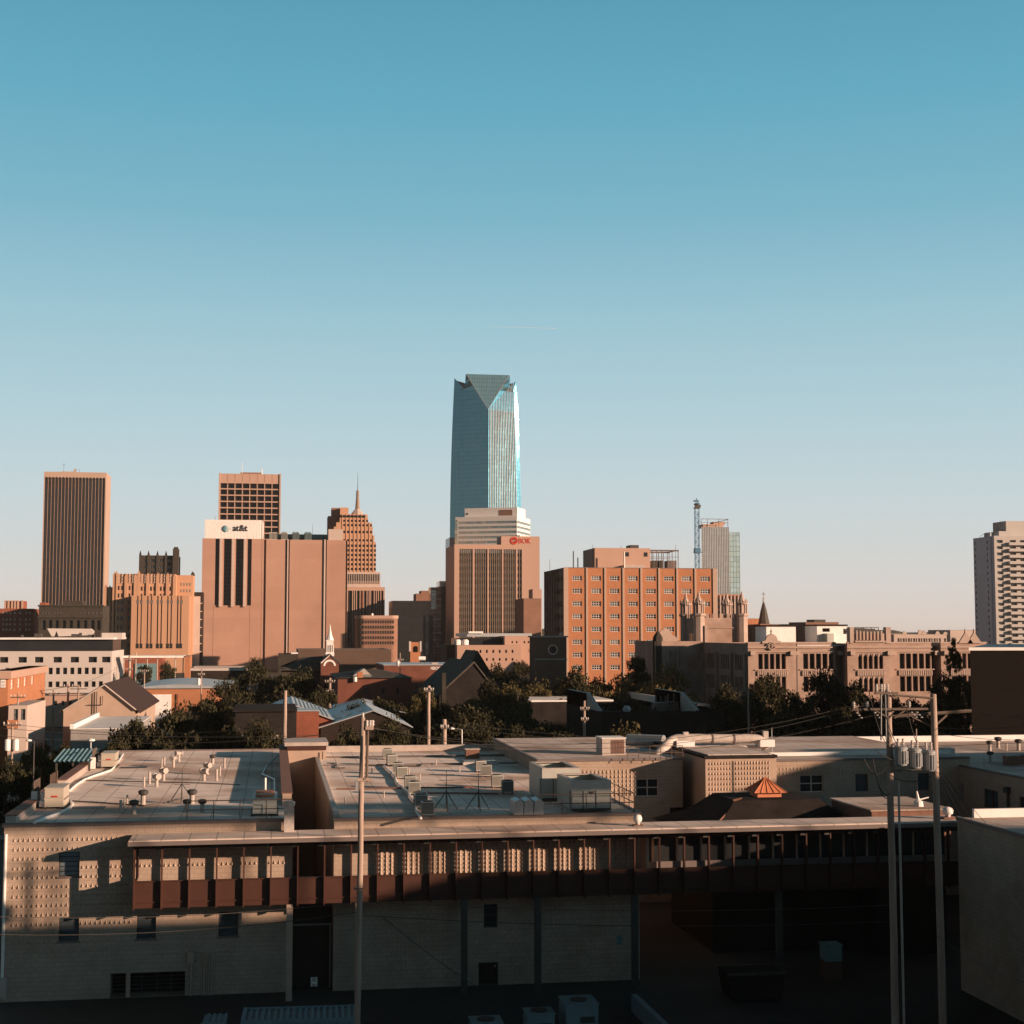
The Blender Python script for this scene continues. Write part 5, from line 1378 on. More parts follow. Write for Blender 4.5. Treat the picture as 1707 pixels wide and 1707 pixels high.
    for i in range(20):
        a0, a1 = 2 * math.pi * i / 20, 2 * math.pi * (i + 1) / 20
        ring.extr([(c[0] + .85 * math.cos(a0), c[1] + .85 * math.sin(a0)), (c[0] + .85 * math.cos(a1), c[1] + .85 * math.sin(a1)), (c[0] + .64 * math.cos(a1), c[1] + .64 * math.sin(a1)), (c[0] + .64 * math.cos(a0), c[1] + .64 * math.sin(a0))], Y - .15, Y - .003)
    disc.extr([(c[0] + .64 * math.cos(R(18 * i)), c[1] + .64 * math.sin(R(18 * i))) for i in range(20)], Y - .05, Y - .003)
    ring.build('window_surround', 'limestone_trim', t); disc.build('rose_window', 'black_glass', t)
    MB().lathe(x(935), Y + .5, [(.35, z(1060)), (.25, z(1056)), (.02, z(1053.5))], 6).build('pinnacle', 'limestone_trim', t)
    # low white-roofed buildings right of centre
    zr = 9.6; Y = 203; p0 = atZ(900, 1170, zr); Y = p0[1]
    x0, x1 = atZ(884, 1170, zr)[0], PX(1020, Y, 1170)
    t = thing('white_roofed_building', 'low building with a bright flat white roof, among the trees right of centre', 'building', (x0, Y, 0))
    MB().box(x0, x1, Y, Y + 26, 0, zr).build('wall', 'roof_dark', t)
    MB().box(x0 - .2, x1 + .2, Y - .2, Y + 26.2, zr, zr + .25).build('roof', 'roof_white', t)
    for p in (935, 946): MB().lathe(PX(p, Y + 1), Y + .6, [(.4, zr), (.4, zr + .35), (.1, zr + .5)], 8).build('roof_vent', 'coping', t)
    Y = atZ(1150, 1171, zr)[1]; x0, x1 = PX(1100, Y, 1171), PX(1186, Y, 1171)
    t = thing('white_roofed_building', 'small low building with a bluish white sloping roof below the school', 'building', (x0, Y, 0))
    MB().box(x0, x1 - .3, Y, Y + 20, 0, zr - .8).build('wall', 'dark_stone', t)
    MB().extr([(x0 - .2, zr - .1), (x1 + .2, zr - .6), (x1 + .2, zr - .4), (x0 - .2, zr + .9)], Y - .3, Y + 20).build('roof', 'roof_white', t)
    Y = 178; x0, x1 = PX(1003, Y, 1190), PX(1208, Y, 1190); zt = PZ(1186, Y, 1100)
    t = thing('flat_roofed_building', 'dark flat-roofed building with slanted pale parapet walls and roof plant, right of centre', 'building', (x0, Y, 0))
    mb = MB(); shell(mb, x0, x1, Y, Y + 22, 0, zt, 'T'); mb.build('wall', 'dark_slab', t)
    MB().box(x0 + .1, x1 - .1, Y + .1, Y + 21.9, zt - .7, zt - .5).build('roof', 'roof_dark', t)
    for xx in (PX(1003, Y), PX(1166, Y)):
        s = MB(); s.poly([(xx, Y + 2, zt), (xx + .5, Y + 2, zt), (xx + .5, Y + 9, zt + 1.9), (xx, Y + 9, zt + 1.9)]); s.poly([(xx, Y + 2, zt - .5), (xx, Y + 2, zt), (xx, Y + 9, zt + 1.9), (xx, Y + 22, zt + 1.9), (xx, Y + 22, zt - .5)]); s.box(xx, xx + .5, Y + 9, Y + 22, zt - .5, zt + 1.9); s.build('parapet_wall', 'coping_light', t)
    MB().lathe(PX(1044, Y + 2), Y + 2, [(.42, zt - .5), (.42, zt + .1), (.55, zt + .15), (.3, zt + .6)], 8).build('roof_vent', 'galv', t)
    for a, b, h in ((1092, 1108, 1.4), (1112, 1132, 1.7), (1150, 1160, .9)):
        f = MB(); xa, xb = PX(a, Y + 10), PX(b, Y + 10)
        f.box(xa, xb, Y + 10, Y + 12, zt - .5, zt + h * .4); 
        for q in (xa, (xa + xb) / 2, xb): f.box(q - .05, q + .05, Y + 9.8, Y + 9.9, zt - .5, zt + h)
        f.build('roof_unit', 'coping', t)
    # big dark box at the right edge
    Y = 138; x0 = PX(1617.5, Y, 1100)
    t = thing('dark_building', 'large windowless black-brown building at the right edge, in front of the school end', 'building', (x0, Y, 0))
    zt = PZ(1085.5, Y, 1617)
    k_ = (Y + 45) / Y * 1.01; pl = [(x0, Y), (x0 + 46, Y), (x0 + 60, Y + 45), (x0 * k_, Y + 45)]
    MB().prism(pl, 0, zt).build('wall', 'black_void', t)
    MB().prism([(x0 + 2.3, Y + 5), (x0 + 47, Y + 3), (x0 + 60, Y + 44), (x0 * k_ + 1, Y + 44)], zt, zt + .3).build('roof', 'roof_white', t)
    # teal corrugated carport behind left roof
    Y = 118; x = lambda p: PX(p, Y, 1262); 
    x0, x1 = x(89), x(153); zf = PZ(1271, Y, 110)
    t = thing('carport', 'small carport with a teal corrugated roof behind the left corner of the flat roof', 'carport', (x0, Y, 0))
    m = MB(); n = 16
    for i in range(n):
        a = x0 + (x1 - x0) * i / n; b = x0 + (x1 - x0) * (i + 1) / n; h = .12 if i % 2 else 0
        m.poly([(a, Y, zf + .12 - h), (b, Y, zf + h), (b + 1.3 * 0, Y + 6, zf + .5 + h), (a, Y + 6, zf + .62 - h)])
    m.build('roof', 'teal_metal', t)
    for xx in (x0 + .2, (x0 + x1) / 2, x1 - .2):
        for yy in (Y + .3, Y + 5.6): MB().box(xx - .07, xx + .07, yy - .07, yy + .07, 0, zf + (.02 if yy < Y + 1 else .4)).build('post', 'dark_metal', t)
mids()
# ================================================================== FOREGROUND
ZR = 9.5
def RP(px, py, z=ZR): return atZ(px, py, z)
GX0, GX1, GF, GB = -7.25, 39.9, 84.25, 86.2     # gallery: ends, spandrel plane, back

def left_building():
    x0, x1, y0, y1 = -14.4, 1.2, 86.3, 136.5
    t = thing('warehouse', 'tan block-walled flat-roofed warehouse with rows of small raised wedges, left foreground', 'warehouse', (x0, y0, 0))
    fr = frF(x0, y0); W = x1 - x0; X = lambda p, y=1500: PX(p, y0, y) - x0; Z = lambda y, p=200: PZ(y, y0, p)
    mb = MB()
    h1 = (X(97.5, 1440), X(132.5, 1440), Z(1461, 115), Z(1420.5, 115)); h2 = (X(97.5, 1550), X(131.5, 1550), Z(1569, 115), Z(1529, 115))
    h3 = (X(227.5, 1545), X(260, 1545), Z(1565, 244), Z(1526, 244)); h4 = (X(364, 1540), X(397, 1540), Z(1561, 380), Z(1520, 380))
    gar = (X(183, 1660), X(308, 1660), 0.0, Z(1621, 245)); lv = (X(396, 1670), X(417, 1670), Z(1680, 406), Z(1662, 406))
    # wall laid out as bands so that every opening is a real recess
    holes = [h1, h2, h3, h4, gar, lv]
    zs = sorted({0.0, ZR} | {h[2] for h in holes} | {h[3] for h in holes})
    for za, zb in zip(zs[:-1], zs[1:]):
        act = sorted([(h[0], h[1]) for h in holes if h[2] <= za + 1e-4 and h[3] >= zb - 1e-4])
        a = 0
        for p, r in act + [(W, W)]:
            if p - a > 1e-3: mb.poly([fp(fr, a, za), fp(fr, p, za), fp(fr, p, zb), fp(fr, a, zb)])
            a = r
    for a, b, c, d in holes:
        dp = .28 if b - a < 3 else 1.2
        mb.poly([fp(fr, a, c), fp(fr, a, c, -dp), fp(fr, a, d, -dp), fp(fr, a, d)]); mb.poly([fp(fr, b, c), fp(fr, b, d), fp(fr, b, d, -dp), fp(fr, b, c, -dp)])
        mb.poly([fp(fr, a, d), fp(fr, a, d, -dp), fp(fr, b, d, -dp), fp(fr, b, d)]); mb.poly([fp(fr, a, c), fp(fr, b, c), fp(fr, b, c, -dp), fp(fr, a, c, -dp)])
    shell(mb, x0, x1, y0, y1, 0, ZR, 'FT')
    bumps(mb, fr, .45, W - .3, 4.0, ZR - .25, .26, .505, .21, .25, .085, holes + [(6.9, W, 4.0, 6.7)])
    bumps(mb, fr, 7.2, 12.8, 1.8, 3.2, .26, .42, .2, .17, .07, holes)
    bumps(mb, fr, .6, 6.0, 2.6, 4.0, .26, .505, .2, .17, .07, holes)
    mb.build('wall', 'tan_block', t)
    for h in (h1, h2, h3, h4): put_window(t, fr, h[0], h[1], h[2], h[3], .2, 1, 5, .055, 'blind_blue' if h is h1 else 'glass_blue', 'frame_dark')
    for h in (h1, h2, h3, h4): MB().box(x0 + h[0] - .08, x0 + h[1] + .08, y0 - .06, y0 + .1, h[2] - .09, h[2] - .003).build('sill', 'coping', t)
    put_window(t, fr, *gar[:2], gar[2], gar[3], 1.15, 5, 6, .05, 'black_void', 'dark_metal', name='garage_door')
    put_window(t, fr, *lv[:2], lv[2], lv[3], .2, 1, 5, .05, 'dark_metal', 'frame_dark', name='louvre')
    MB().box(x0 + X(209, 1660), x0 + X(216, 1660), y0 + .1, y0 + .35, 0, gar[3]).build('door_post', 'precast_pink', t)
    MB().box(x0 + .15, x1 - .15, y0 + .1, y1 - .1, ZR - .14, ZR + .004).build('roof', 'roof_membrane', t)
    MB().box(x0 - .1, x1 + .06, y0 - .1, y0 + .1, ZR - .13, ZR + .06).build('roof_edge', 'coping', t); MB().box(x0 - .1, x1, y1 - .1, y1 + .1, ZR - .1, ZR + .12).build('roof_edge', 'coping', t)
    # raised kerbs along the left edge
    for ya, yb in ((y0 + .3, 100.5), (106.5, 125.5)):
        k = MB(); k.box(x0 + .0, x0 + .55, ya, yb, ZR, ZR + .42); k.build('parapet', 'coping_light', t)
    MB().box(x0 - .08, x0 + .62, y0 + .25, 100.5, ZR + .42, ZR + .47).box(x0 - .08, x0 + .62, 106.5, 125.5, ZR + .42, ZR + .47).build('parapet_cap', 'rust_wood', t)
    # raised wall along the alley, with pipe runs
    MB().box(x1 - .55, x1, y0 + 6.5, y1 - 4, ZR, ZR + .72).build('alley_parapet', 'tan_plain', t)
    MB().box(x1 - .62, x1 + .06, y0 + 6.5, y1 - 4, ZR + .72, ZR + .78).build('alley_parapet_cap', 'rust_wood', t)
    MB().path([(x1 - 1.0, y0 + 4, ZR + .1), (x1 - 1.0, y0 + 22, ZR + .1), (x1 - 1.9, y0 + 26, ZR + .12), (x1 - 1.6, y0 + 33, ZR + .1), (x1 - .7, y0 + 36, ZR + .7)], .07, 6).build('conduit', 'galv', t)
    for yy in (102.5, 103.4, 104.3, 105.4): MB().box(x0 + .1, x0 + .18, yy, yy + .1, ZR, ZR + 1.2).build('ladder_post', 'rail_metal', t)
    # downpipe on the front left corner
    MB().tube((x0 + .12, y0 - .12, .8), (x0 + .12, y0 - .12, ZR - .5), .085, .085, 8).build('downpipe', 'white_paint', t)
    MB().box(x0 - .2, x0 + .4, y0 - .5, y0 - .02, 0.3, 1.35).build('meter_box', 'coping_light', t)
    MB().box(x0 + X(312, 1640), x0 + X(322, 1640), y0 - .2, y0 - .02, 1.8, 2.4).tube((x0 + X(318, 1650), y0 - .08, 0), (x0 + X(318, 1650), y0 - .08, 1.8), .05, .05, 6).build('conduit_box', 'tan_plain', t)
    for p in (340, 344, 348, 352): MB().tube((x0 + X(p, 1650), y0 - .08, 0), (x0 + X(p, 1650), y0 - .08, 2.2), .05, .05, 6).build('conduit', 'tan_plain', t)
left_building()

def right_building():
    x0, x1, y0, y1 = 3.5, 21.1, 86.1, 133.5
    t = thing('warehouse', 'tan flat-roofed warehouse with cluttered pinkish grey roof, between the alley and the courtyard', 'warehouse', (x0, y0, 0))
    fr = frF(x0, y0); W = x1 - x0; X = lambda p, y=1600: PX(p, y0, y) - x0; Z = lambda y, p=815: PZ(y, y0, p)
    door = (X(797.5, 1640), X(830.5, 1640), 0.02, Z(1604.5)); win = (X(806.5, 1525), X(829.5, 1525), Z(1546), Z(1507))
    mb = MB(); holes = [door, win]; zs = sorted({0.0, ZR} | {h[2] for h in holes} | {h[3] for h in holes})
    for za, zb in zip(zs[:-1], zs[1:]):
        act = sorted([(h[0], h[1]) for h in holes if h[2] <= za + 1e-4 and h[3] >= zb - 1e-4]); a = 0
        for p, r in act + [(W, W)]:
            if p - a > 1e-3: mb.poly([fp(fr, a, za), fp(fr, p, za), fp(fr, p, zb), fp(fr, a, zb)])
            a = r
    for a, b, c, d in holes:
        mb.poly([fp(fr, a, c), fp(fr, a, c, -.25), fp(fr, a, d, -.25), fp(fr, a, d)]); mb.poly([fp(fr, b, c), fp(fr, b, d), fp(fr, b, d, -.25), fp(fr, b, c, -.25)])
        mb.poly([fp(fr, a, d), fp(fr, a, d, -.25), fp(fr, b, d, -.25), fp(fr, b, d)])
    shell(mb, x0, x1, y0, y1, 0, ZR, 'FT')
    bumps(mb, fr, 2.2, W - .2, 6.3, 8.6, .30, .24, .26, .40, .10)
    bumps(mb, fr, 3.0, W - .2, .5, 4.6, .26, .42, .2, .30, .06, [(door[0] - .3, door[1] + .3, 0, door[3] + .3), (win[0] - .3, win[1] + .3, win[2] - .3, win[3] + .3)])
    mb.build('wall', 'tan_block', t)
    put_window(t, fr, *win[:2], win[2], win[3], .2, 1, 2, .06, 'glass_dark', 'frame_dark')
    dr = put_window(t, fr, *door[:2], door[2], door[3], .2, 1, 1, .07, 'dark_slab', 'dark_metal', name='door')
    hd = MB().box(door[1] + x0 - .22, door[1] + x0 - .14, y0 + .02, y0 + .1, 1.0, 1.1).build('door_handle', 'galv', t)
    MB().box(x0 + .1, x1 - .1, y0 + .12, y1 - .1, ZR - .14, ZR + .004).build('roof', 'roof_membrane', t)
    c = MB(); c.box(x0 - .05, x1 + .12, y0 - .1, y0 + .12, ZR - .13, ZR + .05); c.box(x1 - .1, x1 + .12, y0 + .12, 108.5, ZR - .1, ZR + .06)
    c.build('roof_edge', 'coping', t)
    MB().box(x0, x0 + .3, y0 + .2, y1, ZR, ZR + .22).build('parapet', 'coping_light', t)
    MB().box(x0, 52, y1 - .1, y1 + .3, ZR - .1, ZR + .5).build('rear_parapet', 'coping_light', t)
    MB().box(x0 + .4, 30, y1 - 6.5, y1 - 6.2, ZR, ZR + .12).box(x0 + .4, 22, y1 - 14, y1 - 13.8, ZR, ZR + .10).build('pipe_run', 'coping', t)
    MB().box(x1 - 1.35, x1 - 1.05, y0 - .03, y0 - .005, 2.05, 2.5).build('sign_plate', 'teal_metal', t)
right_building()

def alley():
    # back block closing the gap between the two roofs
    Y = 126; x0, x1 = 1.25, PX(543, Y, 1240); zt = PZ(1237, Y, 515)
    t = thing('stair_block', 'tan stair block with a dark flat cap closing the alley between the two warehouse roofs', 'building', (x0, Y, 0))
    MB().box(x0, x1, Y, Y + 5, 0, zt - .3).build('wall', 'tan_plain', t)
    MB().box(x0 - .25, x1 + .2, Y - .3, Y + 5.2, zt - .3, zt).build('cap', 'coping_light', t)
    MB().box(x0 - .05, x1 + .05, Y - .12, Y - .005, zt - .65, zt - .3).build('fascia', 'brown_metal', t)
    MB().tube((x1 - .25, Y - .2, ZR - 2), (x1 - .25, Y - .2, zt - .8), .05, .05, 6).build('conduit', 'dark_metal', t)
    g = thing('alley_gate', 'dark metal gate with a small white notice at the mouth of the alley', 'gate', (1.25, 86.4, 0))
    MB().box(1.25, 3.45, 86.6, 86.68, .1, 5.0).build('panel', 'dark_slab', g)
    MB().box(1.25, 3.45, 86.52, 86.6, 3.55, 3.65).box(3.3, 3.4, 86.52, 86.6, .1, 3.55).build('frame', 'coping', g)
    n = MB(); n.box(PX(518, 86.5, 1640), PX(529, 86.5, 1640), 86.54, 86.58, PZ(1645, 86.5, 520), PZ(1629.5, 86.5, 520)); n.build('notice', 'white_paint', g)
    n = MB(); xx = PX(523.5, 86.5, 1640)
    for i in range(10):
        a0, a1 = R(36 * i), R(36 * (i + 1)); zc = PZ(1633, 86.5, 520)
        n.extr([(xx + .10 * math.cos(a0), zc + .10 * math.sin(a0)), (xx + .10 * math.cos(a1), zc + .10 * math.sin(a1)), (xx + .06 * math.cos(a1), zc + .06 * math.sin(a1)), (xx + .06 * math.cos(a0), zc + .06 * math.sin(a0))], 86.52, 86.54)
    n.box(xx - .13, xx + .13, 86.52, 86.54, zc - .32, zc - .28); n.box(xx - .13, xx + .13, 86.52, 86.54, zc - .40, zc - .37); n.build('notice_print', 'sign_black', g)
    # cream ventilation duct at the alley mouth
    d = thing('ventilation_duct', 'short upright cream duct standing at the corner of the left roof by the alley', 'duct', (.95, 86.0, 8.6))
    b = MB(); b.box(.7, 1.25, 85.3, 85.85, 8.75, 10.35); b.lathe(.97, 85.55, [(.33, 10.35), (.33, 10.55), (.2, 10.6)], 8); b.build('body', 'pvc', d)
alley()

def gallery():
    t = thing('gallery', 'long raised walkway with brown metal fins and brown spandrels in front of the tan walls', 'walkway', (GX0, GF, 0))
    zf, zs, zb, zr = 5.15, 6.55, 8.32, 8.72
    MB().extr([(GX0 - .25, zr), (GX1 + .3, zr + .12), (GX1 + .3, zr + .30), (GX0 - .25, zr + .17)], GF - 1.0, 86.05).build('roof', 'roof_grey', t)
    MB().extr([(GX0 - .28, zr - .12), (GX1 + .33, zr + .0), (GX1 + .33, zr + .22), (GX0 - .28, zr + .1)], GF - 1.08, GF - 1.003).build('fascia', 'coping', t)
    MB().box(GX0, GX1, GF, GF + .1, zb, zr - .005).build('header', 'brown_metal', t)
    s = MB(); s.box(GX0, GX1, GF, GF + .08, zf, zs); s.box(GX0, GX1, GF - .06, GF - .003, zf + .28, zf + .34); s.box(GX0 - .02, GX1, GF - .07, GF + .09, zs, zs + .05); s.build('spandrel', 'brown_metal', t)
    MB().box(GX0, GX1, GF + .08, 86.05, zf, zf + .2).build('floor', 'concrete', t)
    n = int((GX1 - GX0) / 1.452)
    for i in range(n + 1):
        xx = GX0 + i * 1.452
        f = MB(); f.box(xx - .04, xx + .04, GF - .28, GF - .003, zf - .05, zr - .01); f.build('fin', 'brown_metal', t)
    for i in range(n):
        xx = GX0 + i * 1.452
        MB().box(xx + 1.1, xx + 1.40, GF - .26, GF - .01, zb - .02, zr - .02).build('beam_end', 'dark_metal', t)
    # open stretch over the courtyard: rear rail wall and posts
    MB().box(21.2, GX1, 85.95, 86.05, zf + .2, zs + .15).build('rear_spandrel', 'coping', t)
    MB().box(21.2, GX1, 85.97, 86.03, zb - .1, zr).build('rear_header', 'brown_metal', t)
    x = 21.9
    while x < GX1: MB().box(x - .045, x + .045, 85.94, 86.06, zs + .15, zb - .1).build('rear_post', 'tan_plain', t); x += 1.452
    MB().box(21.15, 21.3, GF + .3, 86.0, zf + .2, zr).build('end_wall', 'tan_plain', t)
    MB().box(21.3, GX1, 86.06, 86.1, zs + .15, zb - .1).build('rear_glazing', 'black_glass', t)
    x = 21.9
    for p in (482, 597, 774, 897, 1059, 1300):
        xx = PX(p, GF, 1600); MB().box(xx - .17, xx + .17, GF - .1, GF + .25, 0, zf).build('column', 'dark_metal' if p > 700 else 'tan_plain', t)
    MB().box(GX0 - .05, GX0 + .03, GF + .02, 86.0, zf, zs).build('end_spandrel', 'brown_metal', t)
    MB().box(GX0, GX0 + .1, GF + .9, GF + 1.0, zs, zr).box(GX0, GX0 + .1, 85.7, 85.8, zs, zr).build('end_post', 'brown_metal', t)
gallery()

def rear_wings():
    # raised wing with wedge blocks
    x0, x1, y0, y1, z = 19.4, 30.4, 110.2, 133.3, 10.5
    t = thing('block_walled_wing', 'sunlit tan wing with rows of diamond wedges and a double window, behind the chillers', 'building', (x0, y0, 0))
    X = lambda p, y=1300: PX(p, y0, y) - x0; Z = lambda y, p=1078: PZ(y, y0, p); fr = frF(x0, y0)
    w = (X(1061), X(1098), Z(1328), Z(1298))
    mb = MB(); facade(mb, fr, 0, x1 - x0, 0, z, [(w[0], w[1])], [(w[2], w[3])], .2)
    shell(mb, x0, x1, y0, y1, 0, z, 'FT'); bumps(mb, fr, 1.2, 8.3, Z(1326), z - .45, .30, .33, .24, .38, .09, [w]); bumps(mb, fr, 8.3, 10.0, Z(1340), Z(1325), .30, .33, .24, .38, .07)
    mb.build('wall', 'tan_block', t); put_window(t, fr, *w, .2, 2, 2, .07, 'glass_dark', 'frame_white')
    MB().box(x0 + .1, x1 - .1, y0 + .1, y1, z - .1, z + .03).build('roof', 'roof_grey', t)
    MB().box(x0 - .08, x1 + .05, y0 - .1, y0 + .1, z - .08, z + .08).box(x0 - .08, x0 + .1, y0 + .1, y1, z - .08, z + .08).build('roof_edge', 'coping', t)
    MB().box(x0 + 10, x0 + 13, y0 - .15, y0 - .01, 4.5, 6.9).build('dark_opening', 'black_void', t)
    x0, x1, y0, y1, z = 31.3, 36.7, 107.2, 124, 10.95
    t = thing('block_walled_tower', 'projecting tan block covered in diamond wedges, under the fat silver duct', 'building', (x0, y0, 0))
    mb = MB(); mb.box(x0, x1, y0, y1, 0, z - .2); bumps(mb, frF(x0, y0), .2, x1 - x0 - .35, 6.2, z - .3, .225, .37, .2, .34, .08); bumps(mb, frF(x0, y0), .2, x1 - x0 - .35, 3.0, 6.2, .225, .37, .2, .34, .08); mb.build('wall', 'tan_plain', t)
    MB().box(x0 - .12, x1 + .05, y0 - .15, y1 + .1, z - .2, z).build('roof', 'roof_dark', t)
    MB().box(x0 + .3, x1 - .2, y0 + .3, y1 - .3, z, z + .05).build('roof_sheet', 'roof_grey', t)
    x0, x1, y0, y1, z = 36.9, 53.0, 109.6, 133.3, 10.35
    t = thing('block_walled_wing', 'shaded tan wing closing the courtyard behind the transformers, lit only along its top left', 'building', (x0, y0, 0))
    X = lambda p, y=1300: PX(p, y0, y) - x0; Z = lambda y, p=1400: PZ(y, y0, p); fr = frF(x0, y0)
    cols = [(X(1333.5), X(1373)), (X(1426), X(1447)), (X(1530), X(1549))]
    mb = MB(); facade(mb, fr, 0, x1 - x0, 0, z, cols, [(Z(1320), Z(1291))], .2); shell(mb, x0, x1, y0, y1, 0, z, 'FT')
    bumps(mb, fr, .5, x1 - x0 - .4, Z(1290), z - .4, .28, .33, .2, .3, .06); mb.build('wall', 'tan_block', t)
    for i, c in enumerate(cols): put_window(t, fr, *c, Z(1320), Z(1291), .2, 2 if i == 0 else 1, 2, .07, 'glass_blue' if i else 'glass_dark', 'frame_white' if i == 0 else 'frame_dark')
    MB().box(x0 + .1, x1, y0 + .1, y1, z - .1, z + .03).build('roof', 'roof_grey', t)
    MB().box(x0, x1, y0 - .1, y0 + .1, z - .08, z + .08).build('roof_edge', 'coping', t)
    MB().box(x0 + 1, x1, y0 + 3.2, y0 + 3.45, z, z + .3).box(x0 - 2, 86, 133.4, 133.8, 9.3, 10.3).build('white_kerb', 'roof_white', t)
    MB().tube((x0 + .4, y0 - .12, 0), (x0 + .4, y0 - .12, z - .3), .08, .08, 6).build('downpipe', 'tan_plain', t)
    # right wing, its left wall shaded
    x0, x1, y0, y1, z = 52.2, 88, 60, 133.3, 9.75
    t = thing('warehouse', 'long flat-roofed warehouse on the right with shaded side wall and scattered roof vents', 'warehouse', (x0, y0, 0))
    fl = frL(x0 - .004, y1); D = y1 - y0; mb = MB()
    def YY(p, y):
        return y1 - atX(p, y, x0)[1]
    cols = sorted([(YY(1588, 1310), YY(1606, 1315)), (YY(1640, 1330), YY(1664, 1335)), (YY(1700, 1350), YY(1725, 1350))])
    zz = [atX(1598, 1335, x0)[2], atX(1598, 1305, x0)[2]]
    facade(mb, fl, 0, D, 0, z, cols, [(zz[0], zz[1])], .2); shell(mb, x0, x1, y0, y1, 0, z, 'LT'); mb.build('wall', 'tan_block', t)
    for c in cols: put_window(t, fl, *c, *zz, .2, 2, 2, .07, 'glass_blue', 'frame_dark')
    MB().box(x0 + .1, x1, y0, y1, z - .12, z + .02).build('roof', 'roof_grey', t)
    MB().box(x0 - .08, x0 + .12, y0, y1, z - .1, z + .07).build('roof_edge', 'coping', t)
    p = atX(1682, 1310, x0); MB().tube((x0 - .12, p[1], 3), (x0 - .12, p[1], 8.6), .1, .1, 6).box(x0 - .35, x0 - .01, p[1] - .25, p[1] + .25, 8.5, 8.9).build('downpipe', 'dark_metal', t)
    # near right building
    x0, x1, y0, y1, z = 38.3, 75, 45, 80.9, 9.5
    t = thing('warehouse', 'nearest tan building at the right picture edge, its side wall crossed by cables', 'warehouse', (x0, y0, 0))
    mb = MB(); shell(mb, x0, x1, y0, y1, 0, z, 'T'); mb.build('wall', 'tan_block', t)
    MB().box(x0 + .12, x1, y0, y1, z - .12, z + .02).build('roof', 'roof_grey', t)
    MB().box(x0 - .1, x0 + .12, y0, y1, z - .1, z + .1).build('roof_edge', 'coping', t)
    MB().box(x0 + .9, x1, y1 - .25, y1, z, z + .5).build('rear_parapet', 'roof_white', t)
rear_wings()

